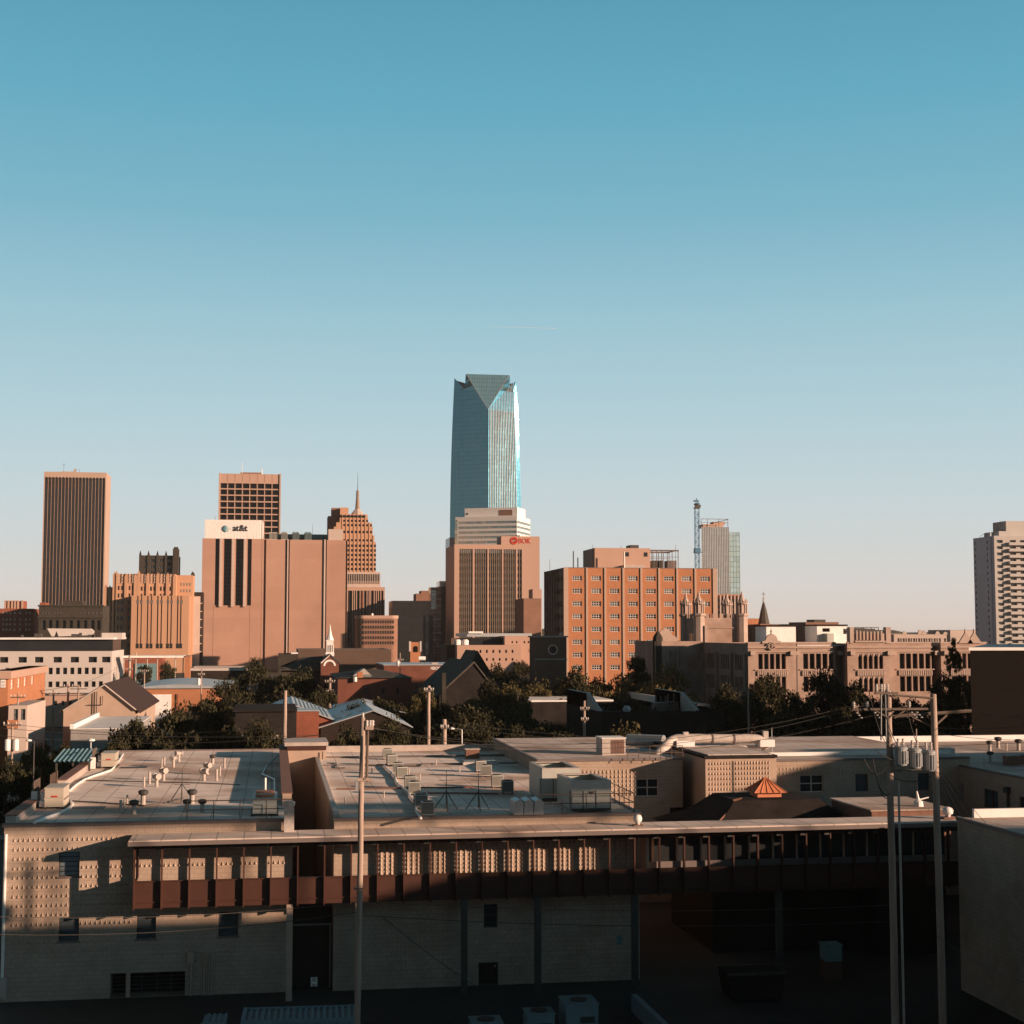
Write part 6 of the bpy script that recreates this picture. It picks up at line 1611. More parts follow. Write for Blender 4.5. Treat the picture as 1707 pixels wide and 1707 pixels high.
def courtyard():
    # dark hip-roofed pavilion with an orange cupola
    cx, cy = 32.6, 97.5; z0 = 7.0; z1 = PZ(1331, 96, 1275)
    t = thing('pavilion', 'dark curved hip-roofed pavilion in the courtyard with a small orange-red louvred cupola', 'pavilion', (cx, cy, 0))
    m = MB(); rings = [(6.3, 6.0, z0), (4.2, 3.8, z0 + (z1 - z0) * .45), (2.9, 2.4, z1)]
    for (a, b, za), (c, d, zb) in zip(rings[:-1], rings[1:]):
        P = [(cx - a, cy - b), (cx + a, cy - b), (cx + a, cy + b), (cx - a, cy + b)]; Q = [(cx - c, cy - d), (cx + c, cy - d), (cx + c, cy + d), (cx - c, cy + d)]
        for i in range(4):
            j = (i + 1) % 4; m.poly([(*P[i], za), (*P[j], za), (*Q[j], zb), (*Q[i], zb)])
    m.poly([(x, y, z1) for x, y in Q]); m.poly([(x, y, z0) for x, y in [(cx - 6.3, cy - 6), (cx - 6.3, cy + 6), (cx + 6.3, cy + 6), (cx + 6.3, cy - 6)]])
    m.build('roof', 'roof_dark', t)
    MB().box(cx - 5.2, cx + 5.2, cy - 5, cy + 5, 0, z0).build('wall', 'dark_slab', t)
    MB().tube((cx - 6.3, cy - 6, z0), (cx - 3.4, cy - 2.8, z1 - .6), .07, .07, 5).tube((cx - 3.0, cy - 2.4, z1), (cx - 2.4, cy - 2.4, z1 + .15), .08, .05, 5).build('hip_trim', 'rust_wood', t)
    zb = z1 - .25; za = PZ(1297, 97, 1275); r = 1.05
    c = MB(); c.box(cx - r * .78, cx + r * .78, cy - r * .78, cy + r * .78, zb, zb + .55); c.build('cupola_base', 'copper_orange', t)
    p = MB(); q = [(cx - r * 1.05, cy - r * 1.05), (cx + r * 1.05, cy - r * 1.05), (cx + r * 1.05, cy + r * 1.05), (cx - r * 1.05, cy + r * 1.05)]
    for i in range(4): p.poly([(*q[i], zb + .55), (*q[(i + 1) % 4], zb + .55), (cx, cy, za)])
    p.poly([(x, y, zb + .55) for x, y in reversed(q)])
    for i in range(4):
        a, b = Vector((*q[i], zb + .57)), Vector((*q[(i + 1) % 4], zb + .57))
        for k in range(0, 5): p.tube(a.lerp(b, k / 5), (cx, cy, za + .02), .035, .02, 4)
    p.build('cupola_roof', 'copper_orange', t)
    # flat box roof
    z = 8.95; A = atZ(1453, 1350, z); B = atZ(1552, 1346, z); C_ = atZ(1400, 1331, z)
    t = thing('flat_roofed_shed', 'flat brown-sided box with a pinkish top in the courtyard', 'shed', (A[0], A[1], 0))
    MB().box(A[0], B[0] + 1, A[1], A[1] + 6.8, z - 2.4, z - .1).build('wall', 'rust_wood', t)
    MB().box(A[0] - .1, B[0] + 1.1, A[1] - .1, A[1] + 6.9, z - .1, z).build('roof', 'roof_grey', t)
    MB().box(A[0] + .3, B[0] + .7, A[1] + .3, A[1] + 6.5, 0, z - 2.4).build('base', 'dark_slab', t)
    for q in ((1531, 1344),):
        p = atZ(*q, z); v = thing('roof_vent', 'small white bent vent with a side arm on the flat brown-sided box', 'roof vent', p)
        b = MB(); b.lathe(p[0], p[1], [(.32, z), (.28, z + .3), (.12, z + .4)], 10); b.tube((p[0], p[1], z + .3), (p[0] - .1, p[1], z + .95), .12, .05, 6); b.tube((p[0], p[1], z + .4), (p[0] + .7, p[1], z + .55), .05, .04, 5); b.build('hood', 'white_paint', v)
    # yard clutter in deep shade
    t = thing('skip', 'dark blue steel skip in the shaded yard below the walkway', 'skip', (PX(1225, 80, 1640), 80, 0))
    xa, xb = PX(1222, 80, 1640), PX(1302, 80, 1640)
    b = MB(); b.extr([(xa, 0.1), (xb, .1), (xb + .25, 1.5), (xa - .25, 1.5)], 80, 82); b.build('body', 'dark_slab', t)
    MB().box(xa - .3, xb + .3, 79.92, 80.02, 1.42, 1.55).box(xa - .3, xb + .3, 81.98, 82.06, 1.42, 1.55).build('rim', 'dark_metal', t)
    t = thing('storage_bin', 'small teal lidded bin standing in the shaded yard', 'bin', (PX(1377, 84, 1610), 84, 0))
    xa, xb = PX(1377, 84, 1610), PX(1404, 84, 1610)
    MB().box(xa, xb, 84, 85, 1.1, 1.95).build('body', 'teal_metal', t); MB().box(xa - .05, xb + .05, 83.95, 85.05, 1.95, 2.05).build('lid', 'teal_metal', t); MB().box(xa, xb, 84.05, 84.95, 0, 1.1).build('pallet_stack', 'umber', t)
    # low blue-grey wall at the foot of the picture
    t = thing('low_wall', 'low blue-grey retaining wall slanting away at the bottom, right of the cooling units', 'wall', (PX(1050, 84, 1660), 84, 0))
    a, b = atZ(1052, 1657, .9), atZ(1105, 1707, .9)
    MB().poly([(a[0], a[1], .9), (b[0], b[1], .9), (b[0] + .3, b[1], .9), (a[0] + .3, a[1], .9)]).poly([(a[0], a[1], 0), (b[0], b[1], 0), (b[0], b[1], .9), (a[0], a[1], .9)]).poly([(b[0], b[1], 0), (b[0] + .3, b[1], 0), (b[0] + .3, b[1], .9), (b[0], b[1], .9)]).poly([(b[0] + .3, b[1], 0), (a[0] + .3, a[1], 0), (a[0] + .3, a[1], .9), (b[0] + .3, b[1], .9)]).build('wall', 'container_blue', t)
courtyard()

# ------------------------------------------------------------------ roof equipment
def vent(kind, h, m='galv'):
    o = thing('roof_vent', 'x', 'roof vent', (0, 0, -50)); b = BASE[o.name]
    p = MB()
    if kind == 'cap':
        p.lathe(0, 0, [(.17, 0), (.12, .05), (.12, h - .25)], 10); p.build('pipe', m, o, base=(0, 0, 0)).location = (0, 0, 0)
        c = MB(); c.lathe(0, 0, [(.13, h - .28), (.24, h - .2), (.26, h - .05), (.14, h)], 10); c.build('cowl', 'dark_metal', o, base=(0, 0, 0)).location = (0, 0, 0)
    elif kind == 'tee':
        p.lathe(0, 0, [(.15, 0), (.11, .05), (.11, h - .2)], 10); p.build('pipe', m, o, base=(0, 0, 0)).location = (0, 0, 0)
        c = MB(); c.tube((-.27, 0, h - .12), (.27, 0, h - .12), .15, .15, 10); c.tube((-.3, 0, h - .12), (-.2, 0, h - .12), .2, .2, 10); c.tube((.2, 0, h - .12), (.3, 0, h - .12), .2, .2, 10); c.build('tee_head', m, o, base=(0, 0, 0)).location = (0, 0, 0)
    else:
        p.lathe(0, 0, [(.11, 0), (.075, .04), (.075, h)], 8); p.build('pipe', m, o, base=(0, 0, 0)).location = (0, 0, 0)
    return o
VP = {('tee', 0): vent('tee', .8, 'coping_light'), ('cap', 0): vent('cap', .75, 'coping_light'), ('pipe', 0): vent('pipe', .7, 'coping_light')}
used = set()
def put_vent(kind, px, py, label, z=ZR, s=1.0, group='vents on the left flat roof'):
    p = atZ(px, py, z); o = VP[(kind, 0)]
    rz = random.uniform(-1.2, 1.2) if kind == 'tee' else 0
    if kind not in used:
        used.add(kind); o.location = p; o['label'] = label; o['group'] = group; o.scale = (s,) * 3; o.rotation_euler[2] = rz; BASE[o.name] = p; return o
    c = dup(o, p, label, rz, s); c['group'] = group; return c
LV = [('pipe', 269.5, 1279, .9), ('pipe', 274, 1275.5, .9), ('tee', 289, 1279, 1), ('tee', 298, 1270, 1), ('cap', 354.5, 1274, 1), ('pipe', 374, 1280.5, 1.1), ('tee', 346, 1291, 1), ('tee', 340, 1301.5, 1), ('pipe', 361, 1302, 1.2), ('pipe', 366.5, 1293.5, 1),
      ('tee', 272.5, 1301.5, 1.05), ('pipe', 249, 1307, 1.2), ('pipe', 240, 1312.5, 1), ('tee', 261, 1312, 1.05), ('cap', 238.5, 1341.5, 1.2), ('pipe', 212, 1340.5, .8), ('pipe', 201, 1356, 1.1), ('cap', 223, 1357.5, 1.1), ('pipe', 207, 1349, .8), ('cap', 320, 1340.5, 1.2), ('cap', 311.5, 1354, 1.0), ('cap', 337, 1354, 1.0)]
for i, (k, px, py, s) in enumerate(LV):
    kd = {'pipe': 'thin vent pipe', 'tee': 'T-headed vent pipe', 'cap': 'dark-cowled vent pipe'}[k]
    row = 'far' if py < 1285 else ('middle' if py < 1320 else 'near')
    same = sorted([q[1] for q in LV if q[0] == k and (('far' if q[2] < 1285 else ('middle' if q[2] < 1320 else 'near')) == row)])
    od = ['first', 'second', 'third', 'fourth', 'fifth', 'sixth'][same.index(px)]
    put_vent(k, px, py, f'{kd}, {od} from left in the {row} group on the left roof', s=s)

def hvac(name, label, px0, px1, ytop, ybot, z, depth, mt='beige_metal', fan=False, group=None):
    a = atZ(px0, ybot, z); b = atY(px1, ybot, a[1]); h = PZ(ytop, a[1], px0) - z
    t = thing(name, label, 'air conditioner', (a[0], a[1], z), group); w = b[0] - a[0]
    MB().box(a[0], b[0], a[1], a[1] + depth, z + .12, z + h).build('casing', mt, t)
    MB().box(a[0] - .04, b[0] + .04, a[1] - .04, a[1] + depth + .04, z + h, z + h + .06).build('lid', mt, t)
    MB().box(a[0] - .1, a[0] + .1, a[1], a[1] + depth, z, z + .12).box(b[0] - .1, b[0] + .1, a[1], a[1] + depth, z, z + .12).build('base_rail', 'dark_metal', t)
    s = MB(); s.box(a[0], b[0], a[1] - .012, a[1] - .004, z + h * .55, z + h * .56); s.build('panel_seam', 'dark_metal', t)
    return t, a, b, h
for lab, q in (('large beige rooftop air conditioner near the front left corner of the left roof', (74, 105, 1315, 1349)), ('large beige rooftop air conditioner at the far left corner of the left roof', (168.5, 191.5, 1257, 1281))):
    t, a, b, h = hvac('air_conditioner', lab, *q, ZR, 2.6, group='beige units on the left roof')
    cx = (a[0] + b[0]) / 2
    MB().box(cx - .16, cx + .2, a[1] - .02, a[1] - .005, ZR + h * .58, ZR + h * .66).build('red_label', 'sign_red', t)
    MB().box(a[0] - .35, a[0] - .004, a[1] + .3, a[1] + 1.2, ZR + .1, ZR + .45).box(a[0] - .3, a[0] - .004, a[1] + .4, a[1] + .9, ZR + .6, ZR + .95).build('side_hood', 'white_paint', t)
    MB().box(b[0] + .003, b[0] + .05, a[1] + .2, a[1] + 2.4, ZR + .5, ZR + .56).build('trim', 'coping', t)
    pd = thing('roof_patch', 'dark rubber mat on the roof beside the ' + ('near' if q[0] < 100 else 'far') + ' beige air conditioner', 'mat', (b[0] + .3, a[1] - .1, ZR + .01))
    MB().box(b[0] + .35, b[0] + 2.4, a[1] - .3, a[1] + 1.0, ZR + .008, ZR + .02).build('sheet', 'dark_metal', pd)  # thin dark sheet lying on the roof right of the unit
def ladder(px, py, lab):
    p = atZ(px, py, ZR); t = thing('roof_ladder', lab, 'ladder', p)
    m = MB()
    for o in (0, 2.2): m.tube((p[0], p[1] + o, ZR - 1), (p[0], p[1] + o, ZR + 1.5), .035, .035, 5)
    for k in range(8): m.tube((p[0], p[1] + 2.2 * k / 7, ZR + .5), (p[0], p[1] + 2.2 * k / 7, ZR + 1.5), .02, .02, 4)
    m.tube((p[0], p[1], ZR + 1.5), (p[0], p[1] + 2.2, ZR + 1.5), .035, .035, 5); m.build('rails', 'rail_metal', t)
    MB().box(p[0] - .1, p[0] + .25, p[1] - .4, p[1] - .2, ZR + .1, ZR + .95).build('switch_box', 'white_paint', t)
ladder(56, 1345, 'rusty guard rails with a white box at the left roof edge, nearer pair'); ladder(154, 1283, 'rusty guard rails with a white box at the left roof edge, farther pair')
def hose(label, pts, r, m='pvc', z=ZR, mesh='pipe'):
    P = [atZ(x, y, z + r + .02) for x, y in pts]
    t = tag(MB().path(P, r, 6).build('roof_pipe', m, None, base=P[0]), label, 'pipe'); return t
hose('white flexible pipe curving over the left roof corner from the near beige air conditioner', [(57, 1371), (75, 1364), (92, 1358), (108, 1351), (118, 1345), (121, 1340), (117, 1334)], .09, 'white_paint')
hose('white pipe snaking along the left roof from the far beige air conditioner', [(116, 1318), (126, 1309), (140, 1300), (155, 1294), (170, 1289), (185, 1284), (194, 1275), (205, 1257)], .08, 'white_paint')
hose('dark cable lying straight across the left roof behind the near vents', [(120, 1335), (180, 1339), (240, 1343), (290, 1335), (305, 1330)], .04, 'cable')
hose('dark conduit lying straight across the middle of the left roof', [(135, 1300), (200, 1302), (330, 1305), (400, 1308)], .035, 'cable')
def tripod(px, py, h, label, z=ZR):
    p = atZ(px, py, z); t = thing('antenna_mast', label, 'antenna', p, 'antenna tripods on the flat roofs')
    m = MB()
    for a in (30, 150, 270): m.tube((p[0] + .8 * math.cos(R(a)), p[1] + .8 * math.sin(R(a)), z), (p[0], p[1], z + 1.1), .035, .03, 5)
    m.build('tripod', 'dark_metal', t)
    m = MB(); m.tube((p[0], p[1], z + .1), (p[0], p[1], z + h), .035, .02, 5)
    for k in (.55, .75, .9): m.tube((p[0] - .5, p[1], z + h * k), (p[0] + .5, p[1], z + h * k), .014, .014, 4)
    m.build('mast', 'dark_metal', t)
tripod(303, 1336, 1.9, 'thin antenna on a tripod in the middle of the left roof'); tripod(744, 1350, 2.3, 'thin antenna on a tripod on the right roof, the left one of two'); tripod(797.5, 1350, 2.3, 'thin antenna on a tripod on the right roof, the right one of two')

def rail(label, pts, z, h=1.05, sp=1.3):
    t = thing('railing', label, 'railing', (*pts[0], z)); m = MB(); pp = MB()
    for (xa, ya), (xb, yb) in zip(pts[:-1], pts[1:]):
        L_ = math.hypot(xb - xa, yb - ya); n = max(1, round(L_ / sp))
        for i in range(n + 1):
            x = xa + (xb - xa) * i / n; y = ya + (yb - ya) * i / n; pp.tube((x, y, z), (x, y, z + h), .028, .028, 5)
        for k in (h, h * .52): m.tube((xa, ya, z + k), (xb, yb, z + k), .028, .028, 5)
    m.build('rail', 'rail_metal', t); pp.build('post', 'rail_metal', t)
a, b = RP(312, 1366), RP(487, 1362)
rail('thin dark safety railing along the front edge of the left roof', [(a[0], 86.75), (b[0], 86.75)], ZR)
a = RP(901, 1360); rail('brown safety railing wrapping the front right corner of the right roof around the chillers', [(a[0], 86.4), (20.9, 86.4), (20.9, 96.5)], ZR, 1.1)
rail('brown safety railing on the roof of the wing behind the chillers', [(26.0, 109.4), (30.2, 109.4)], 10.53, 1.0, .9)

# rusty two-fan unit on the left roof
t, a, b, h = hvac('condenser_unit', 'pale green condenser unit with two rusty fan tops beside the alley, behind the railing', 421, 461, 1333, 1361, ZR, 3.6, 'chiller_metal')
for k in (1.0, 2.6):
    f = MB(); f.lathe((a[0] + b[0]) / 2, a[1] + k, [(.52, ZR + h + .06), (.55, ZR + h + .22), (.45, ZR + h + .22)], 16); f.build('fan_rim', 'copper_orange', t)
MB().tube(((a[0] + b[0]) / 2, a[1] + 3.4, ZR + h), ((a[0] + b[0]) / 2, a[1] + 3.4, ZR + h + .9), .08, .08, 6).build('flue', 'white_paint', t)

# chillers on the right roof
def chiller(label, x, y, w, d, h):
    t = thing('chiller', label, 'chiller', (x, y, ZR), 'large chillers on the right roof')
    m = MB(); r = .28
    m.box(x, x + w, y, y + .08, ZR + .1, ZR + h); m.box(x, x + w, y + d - .08, y + d, ZR + .1, ZR + h); m.box(x, x + .08, y + .08, y + d - .08, ZR + .1, ZR + h); m.box(x + w - .08, x + w, y + .08, y + d - .08, ZR + .1, ZR + h)
    m.build('casing', 'chiller_metal', t)
    k = MB(); k.poly([(x, y, ZR + h), (x + w, y, ZR + h), (x + w - .4, y + .9, ZR + h - .02), (x + .4, y + .9, ZR + h - .02)]); k.box(x, x + .3, y, y + d, ZR + h, ZR + h + .06); k.box(x + w - .3, x + w, y, y + d, ZR + h, ZR + h + .06); k.box(x + .3, x + w - .3, y, y + .3, ZR + h, ZR + h + .06); k.box(x + .3, x + w - .3, y + d - .3, y + d, ZR + h, ZR + h + .06)
    k.build('top_rim', 'coping_light', t)
    MB().box(x + .1, x + w - .1, y + .1, y + d - .1, ZR + h - .75, ZR + h - .7).build('fan_deck', 'dark_metal', t)
    MB().box(x - .004, x + w + .004, y - .03, y - .003, ZR + .1, ZR + .22).box(x + w * .28, x + w * .3, y - .02, y - .003, ZR + .2, ZR + h * .7).box(x + w * .6, x + w * .62, y - .02, y - .003, ZR + .2, ZR + h * .7).build('panel_seam', 'dark_metal', t)
    n = MB(); n.extr([(x + w * .42, ZR + h * .68), (x + w * .58, ZR + h * .68), (x + w * .5, ZR + h * .58)], y - .05, y - .003); n.build('service_hatch', 'dark_metal', t)
    MB().box(x - .004, x - .12, y + .3, y + .42, ZR + .1, ZR + h * .7).build('pipe_cover', 'galv', t)
A = RP(957.7, 1357)
chiller('large square metal chiller with an open top, nearest to the front railing', A[0], A[1] + .8, 2.35, 4.6, 1.75)
chiller('taller open-topped metal chiller standing just behind the front one', A[0] - .75, A[1] + 6.4, 2.4, 4.8, 2.0)
a = RP(858, 1361); t = thing('insulated_duct', 'silver foil-wrapped rooftop box with three bulging bands, left of the chillers', 'duct', (a[0], a[1], ZR))
m = MB(); w = RP(910, 1361)[0] - a[0]
for i in range(3): m.extr([(a[0] + w * i / 3, ZR + .05), (a[0] + w * (i + 1) / 3 - .04, ZR + .05), (a[0] + w * (i + 1) / 3 - .02, ZR + .75), (a[0] + w * (i + .6) / 3, ZR + .92), (a[0] + w * i / 3 + .04, ZR + .8)], a[1] + .3, a[1] + 1.9)
m.build('casing', 'galv', t)
# small condensers standing in a diagonal row
cp = thing('condenser_unit', 'x', 'condenser', (0, 0, -50))
m = MB(); m.box(-.38, .38, -.34, .34, .12, .85); m.build('casing', 'chiller_metal', cp, base=(0, 0, 0)).location = (0, 0, 0)
m = MB()
for k in range(9): m.box(-.34, .34, -.355, -.345, .18 + k * .07, .22 + k * .07); m.box(-.39, -.381, -.3, .3, .18 + k * .07, .22 + k * .07)
m.build('coil_grille', 'dark_metal', cp, base=(0, 0, 0)).location = (0, 0, 0)
m = MB(); m.lathe(0, 0, [(.3, .85), (.3, .9), (.23, .9)], 14); m.build('fan_guard', 'dark_metal', cp, base=(0, 0, 0)).location = (0, 0, 0)
m = MB(); m.box(-.35, -.25, -.36, .36, 0, .12); m.box(.25, .35, -.36, .36, 0, .12); m.build('base_rail', 'rust_wood', cp, base=(0, 0, 0)).location = (0, 0, 0)
CS = [(646, 1266, 'farthest'), (653, 1276, 'second farthest'), (663.5, 1291, 'third farthest'), (670, 1298, 'fourth farthest'), (684, 1315, 'fourth nearest'), (691, 1325, 'third nearest'), (701, 1348, 'second nearest'), (713, 1361, 'nearest')]
first = True
for px, py, w in CS:
    p = RP(px, py); L_ = f'small box condenser, {w} in the diagonal row beside the white hose'
    if first: cp.location = p; cp['label'] = L_; cp['group'] = 'small condensers on the right roof'; BASE[cp.name] = p; first = False
    else: dup(cp, p, L_, rnd(-.15, .15))
for px, py, w in ((801, 1287, 'farthest'), (811, 1295, 'second farthest'), (829, 1313, 'second nearest'), (846, 1323, 'nearest')):
    dup(cp, RP(px, py), f'small box condenser, {w} in the short row left of the chillers', rnd(-.15, .15))
hose('white hose snaking between the small condensers on the right roof', [(640, 1276), (645, 1282), (652, 1288), (659, 1296), (661, 1304), (668, 1311), (680, 1319), (684, 1328), (692, 1338), (694, 1352), (702, 1364)], .08, 'white_paint')
hose('thin dark pipe with two bends near the left edge of the right roof', [(545, 1272), (560, 1272), (561, 1280), (575, 1280)], .04, 'dark_metal')
hose('long dark gas pipe running across the far part of the right roof', [(600, 1276), (700, 1277), (705, 1273), (765, 1273), (800, 1272)], .045, 'dark_metal')
hose('pale pipe crossing the middle of the right roof', [(560, 1315), (640, 1314), (700, 1313), (790, 1312)], .05, 'rust_wood')
hose('pale pipe crossing the right roof in front of the antennas', [(700, 1322), (760, 1322), (830, 1323)], .05, 'rust_wood')
hose('long pipe lying along the back edge of the right roof', [(560, 1262), (700, 1261), (860, 1259), (990, 1262)], .05, 'coping')
for px, py, w, m_ in ((788, 1265, .55, 'rust_wood'), (857, 1256.5, .6, 'rust_wood'), (1000, 1262, .4, 'coping')):
    p = RP(px, py); t = thing('roof_hatch', {788: 'small brown box vent at the back of the right roof, left of two', 857: 'small brown box vent at the back of the right roof, right of two', 1000: 'low brown box on the back roof beside the louvred fan unit'}[px], 'roof vent', p)
    MB().box(p[0] - w, p[0] + w, p[1], p[1] + .9, ZR, ZR + .75).build('box', m_, t); MB().box(p[0] - w - .08, p[0] + w + .08, p[1] - .08, p[1] + .98, ZR + .75, ZR + .82).build('lid', 'coping_light', t)
p = RP(785, 1276); t = thing('skylight', 'low white-rimmed skylight on the right roof below the brown box vent', 'skylight', p)
MB().box(p[0] - .6, p[0] + 2.2, p[1], p[1] + 1.4, ZR, ZR + .25).build('kerb', 'white_band', t); MB().box(p[0] - .5, p[0] + 2.1, p[1] + .1, p[1] + 1.3, ZR + .25, ZR + .3).build('glass', 'glass_pale', t)
for i, (px, py) in enumerate(((620, 1288), (682, 1290), (727, 1275), (700, 1300), (712, 1325), (766, 1287), (826, 1271), (575, 1340), (640, 1330))):
    put_vent('pipe', px, py, f'short thin vent stub on the right roof, number {i + 1} when counted towards the front'.replace('number ', 'stub ') if False else ['thin vent stub on the right roof just right of the near wooden pole, far part', 'thin vent stub on the right roof beside the third condenser', 'thin vent stub near the back of the right roof under the brown pipe', 'thin vent stub on the right roof right of the fourth condenser', 'thin vent stub on the right roof between the condensers and the left antenna', 'thin vent stub in the centre of the right roof behind the left antenna', 'thin vent stub at the back of the right roof near the big shadow', 'thin vent stub near the front left corner of the right roof', 'thin vent stub on the right roof behind the near wooden pole, front part'][i], s=.6, group='vent stubs on the right roof')
# fan unit and silver ducts at the back
Y = 114; x0, x1 = PX(1004, Y, 1260), PX(1043, Y, 1260); zb = 10.53
t = thing('louvred_fan_unit', 'big louvred rooftop fan box with a pale top, left of the fat duct', 'fan unit', (x0, Y, zb))
MB().box(x0, x1, Y, Y + 2.2, zb, zb + 1.25).build('casing', 'coping_light', t); MB().box(x0 - .05, x1 + .05, Y - .05, Y + 2.25, zb + 1.25, zb + 1.32).build('lid', 'roof_white', t)
m = MB()
for k in range(9): m.box(x0 + .7 + k * .12, x0 + .76 + k * .12, Y - .03, Y - .003, zb + .1, zb + 1.15)
m.build('louvre', 'rust_wood', t)
def smooth_path(P, n=6):
    out = []
    for i in range(len(P) - 1):
        p0, p1, p2, p3 = P[max(0, i - 1)], P[i], P[i + 1], P[min(len(P) - 1, i + 2)]
        for k in range(n):
            s = k / n; out.append(tuple(.5 * ((2 * p1[j]) + (-p0[j] + p2[j]) * s + (2 * p0[j] - 5 * p1[j] + 4 * p2[j] - p3[j]) * s * s + (-p0[j] + 3 * p1[j] - 3 * p2[j] + p3[j]) * s ** 3) for j in range(3)))
    out.append(P[-1]); return out
Y = 116
def D_(px, py, y=Y): return atY(px, py, y)
t = thing('roof_duct', 'fat dusty silver duct arching over the roof of the projecting wedge block', 'duct', D_(1095, 1262))
P = [D_(1094, 1262, 114), D_(1106, 1248, 115), D_(1122, 1233.5), D_(1145, 1231), D_(1200, 1231.5), D_(1255, 1231.5), D_(1270, 1236), D_(1277, 1248)]
m = MB().sweep(smooth_path(P), .36, 18); m.build('tube', 'pvc', t, smooth=True)
for px in (1187, 1223):
    q = D_(px, 1231.5); MB().tube((q[0] - .06, q[1], q[2]), (q[0] + .06, q[1], q[2]), .41, .41, 14).build('joint_band', 'coping', t)
for px in (1144, 1277):
    q = D_(px, 1246); MB().box(q[0] - .95 if px < 1200 else q[0] - .7, q[0] + .5, q[1] - .7, q[1] + .7, 10.9, 11.45).build('support', 'roof_white', t)
    MB().box(q[0] - .25, q[0] + .15, q[1] - .2, q[1] + .2, 11.3, 12.1).build('neck', 'pvc', t)
p = D_(1281, 1243); t = thing('mast', 'thin short mast right of the fat silver duct', 'mast', (p[0] + .3, p[1], 10.4)); MB().tube((p[0] + .3, p[1], 10.4), (p[0] + .3, p[1], D_(1281, 1213)[2]), .05, .03, 5).build('pole', 'galv', t)
t = thing('roof_pipe', 'horizontal silver pipe lying on the roof under the fat duct', 'pipe', D_(1177, 1244)); MB().tube(D_(1177, 1245), D_(1268, 1245), .13, .13, 10).build('tube', 'pvc', t)
t = thing('roof_duct', 'blue-grey duct section between the louvred fan unit and the fat duct', 'duct', (PX(1045, 124), 124, 10.5)); MB().tube((PX(1045, 124), 124, 10.9), (PX(1095, 124), 122, 10.9), .55, .55, 12).build('tube', 'galv', t)
t = thing('roof_duct', 'ribbed silver pipe section along the back edge of the right roof', 'duct', (PX(862, 130), 130, ZR)); MB().tube((PX(862, 130), 130, ZR + .45), (PX(920, 130), 130, ZR + .45), .4, .4, 12).build('tube', 'galv', t)
# white turbine vents on the walkway roof
def turbine(px, py, z, label, s=1.0):
    p = atZ(px, py, z); t = thing('turbine_vent', label, 'roof vent', p, 'white turbine vents')
    MB().box(p[0] - .35 * s, p[0] + .35 * s, p[1] - .3 * s, p[1] + .3 * s, z, z + .08).build('base', 'rust_wood', t)
    MB().lathe(p[0], p[1], [(.16 * s, z + .08), (.16 * s, z + .2), (.30 * s, z + .28), (.33 * s, z + .45), (.25 * s, z + .6), (.08 * s, z + .66)], 14).build('turbine', 'white_paint', t, smooth=True)
turbine(1063, 1377, 8.95, 'round white turbine vent on the walkway roof beside the end of the railing', .8); turbine(1580, 1364, 9.05, 'white domed vent on the walkway roof right of the far wooden pole', 1.0)
for px, py, z, lab in ((1502, 1245, 0, ''),): pass
# right wing roof clutter
z = 9.77
for i, (px, py, k, s, lab) in enumerate(((1650, 1252, 'cap', 1.2, 'brown capped vent on the right warehouse roof, left one of the far pair'), (1664, 1247, 'cap', 1.3, 'brown capped vent on the right warehouse roof, right one of the far pair'), (1698, 1251, 'cap', 1.3, 'capped vent on the right warehouse roof, farthest right'), (1651, 1270, 'cap', 1.1, 'lone dark vent in the middle of the right warehouse roof'), (1682, 1275, 'tee', .8, 'small bent vent left of the two boxes on the right warehouse roof'), (1678, 1252, 'pipe', 1, 'thin pipe between the far capped vents on the right warehouse roof'), (1641, 1279, 'pipe', 1, 'slanting short pipe near the left edge of the right warehouse roof'))):
    put_vent(k, px, py, lab, z, s, 'vents on the right warehouse roof')
for px, py, w, lab in ((1690, 1276, .45, 'left one of two brown vent boxes on the right warehouse roof'), (1703, 1274, .5, 'right one of two brown vent boxes on the right warehouse roof')):
    p = atZ(px, py, z); t = thing('roof_hatch', lab, 'roof vent', p); MB().box(p[0] - w, p[0] + w, p[1], p[1] + .9, z, z + .7).build('box', 'rust_wood', t); MB().box(p[0] - w - .07, p[0] + w + .07, p[1] - .07, p[1] + .97, z + .7, z + .78).build('lid', 'coping_light', t)
a, b = atZ(1574, 1266, z), atZ(1603, 1266, z)
t = thing('roof_fan_unit', 'stepped white rooftop fan unit right of the transformer poles', 'fan unit', (a[0], a[1], z)); MB().box(a[0], b[0], a[1], a[1] + 1.6, z, z + .42).build('base', 'roof_white', t); MB().box(a[0] + .15, b[0] - .35, a[1] + .2, a[1] + 1.4, z + .42, z + .85).build('hood', 'white_band', t)

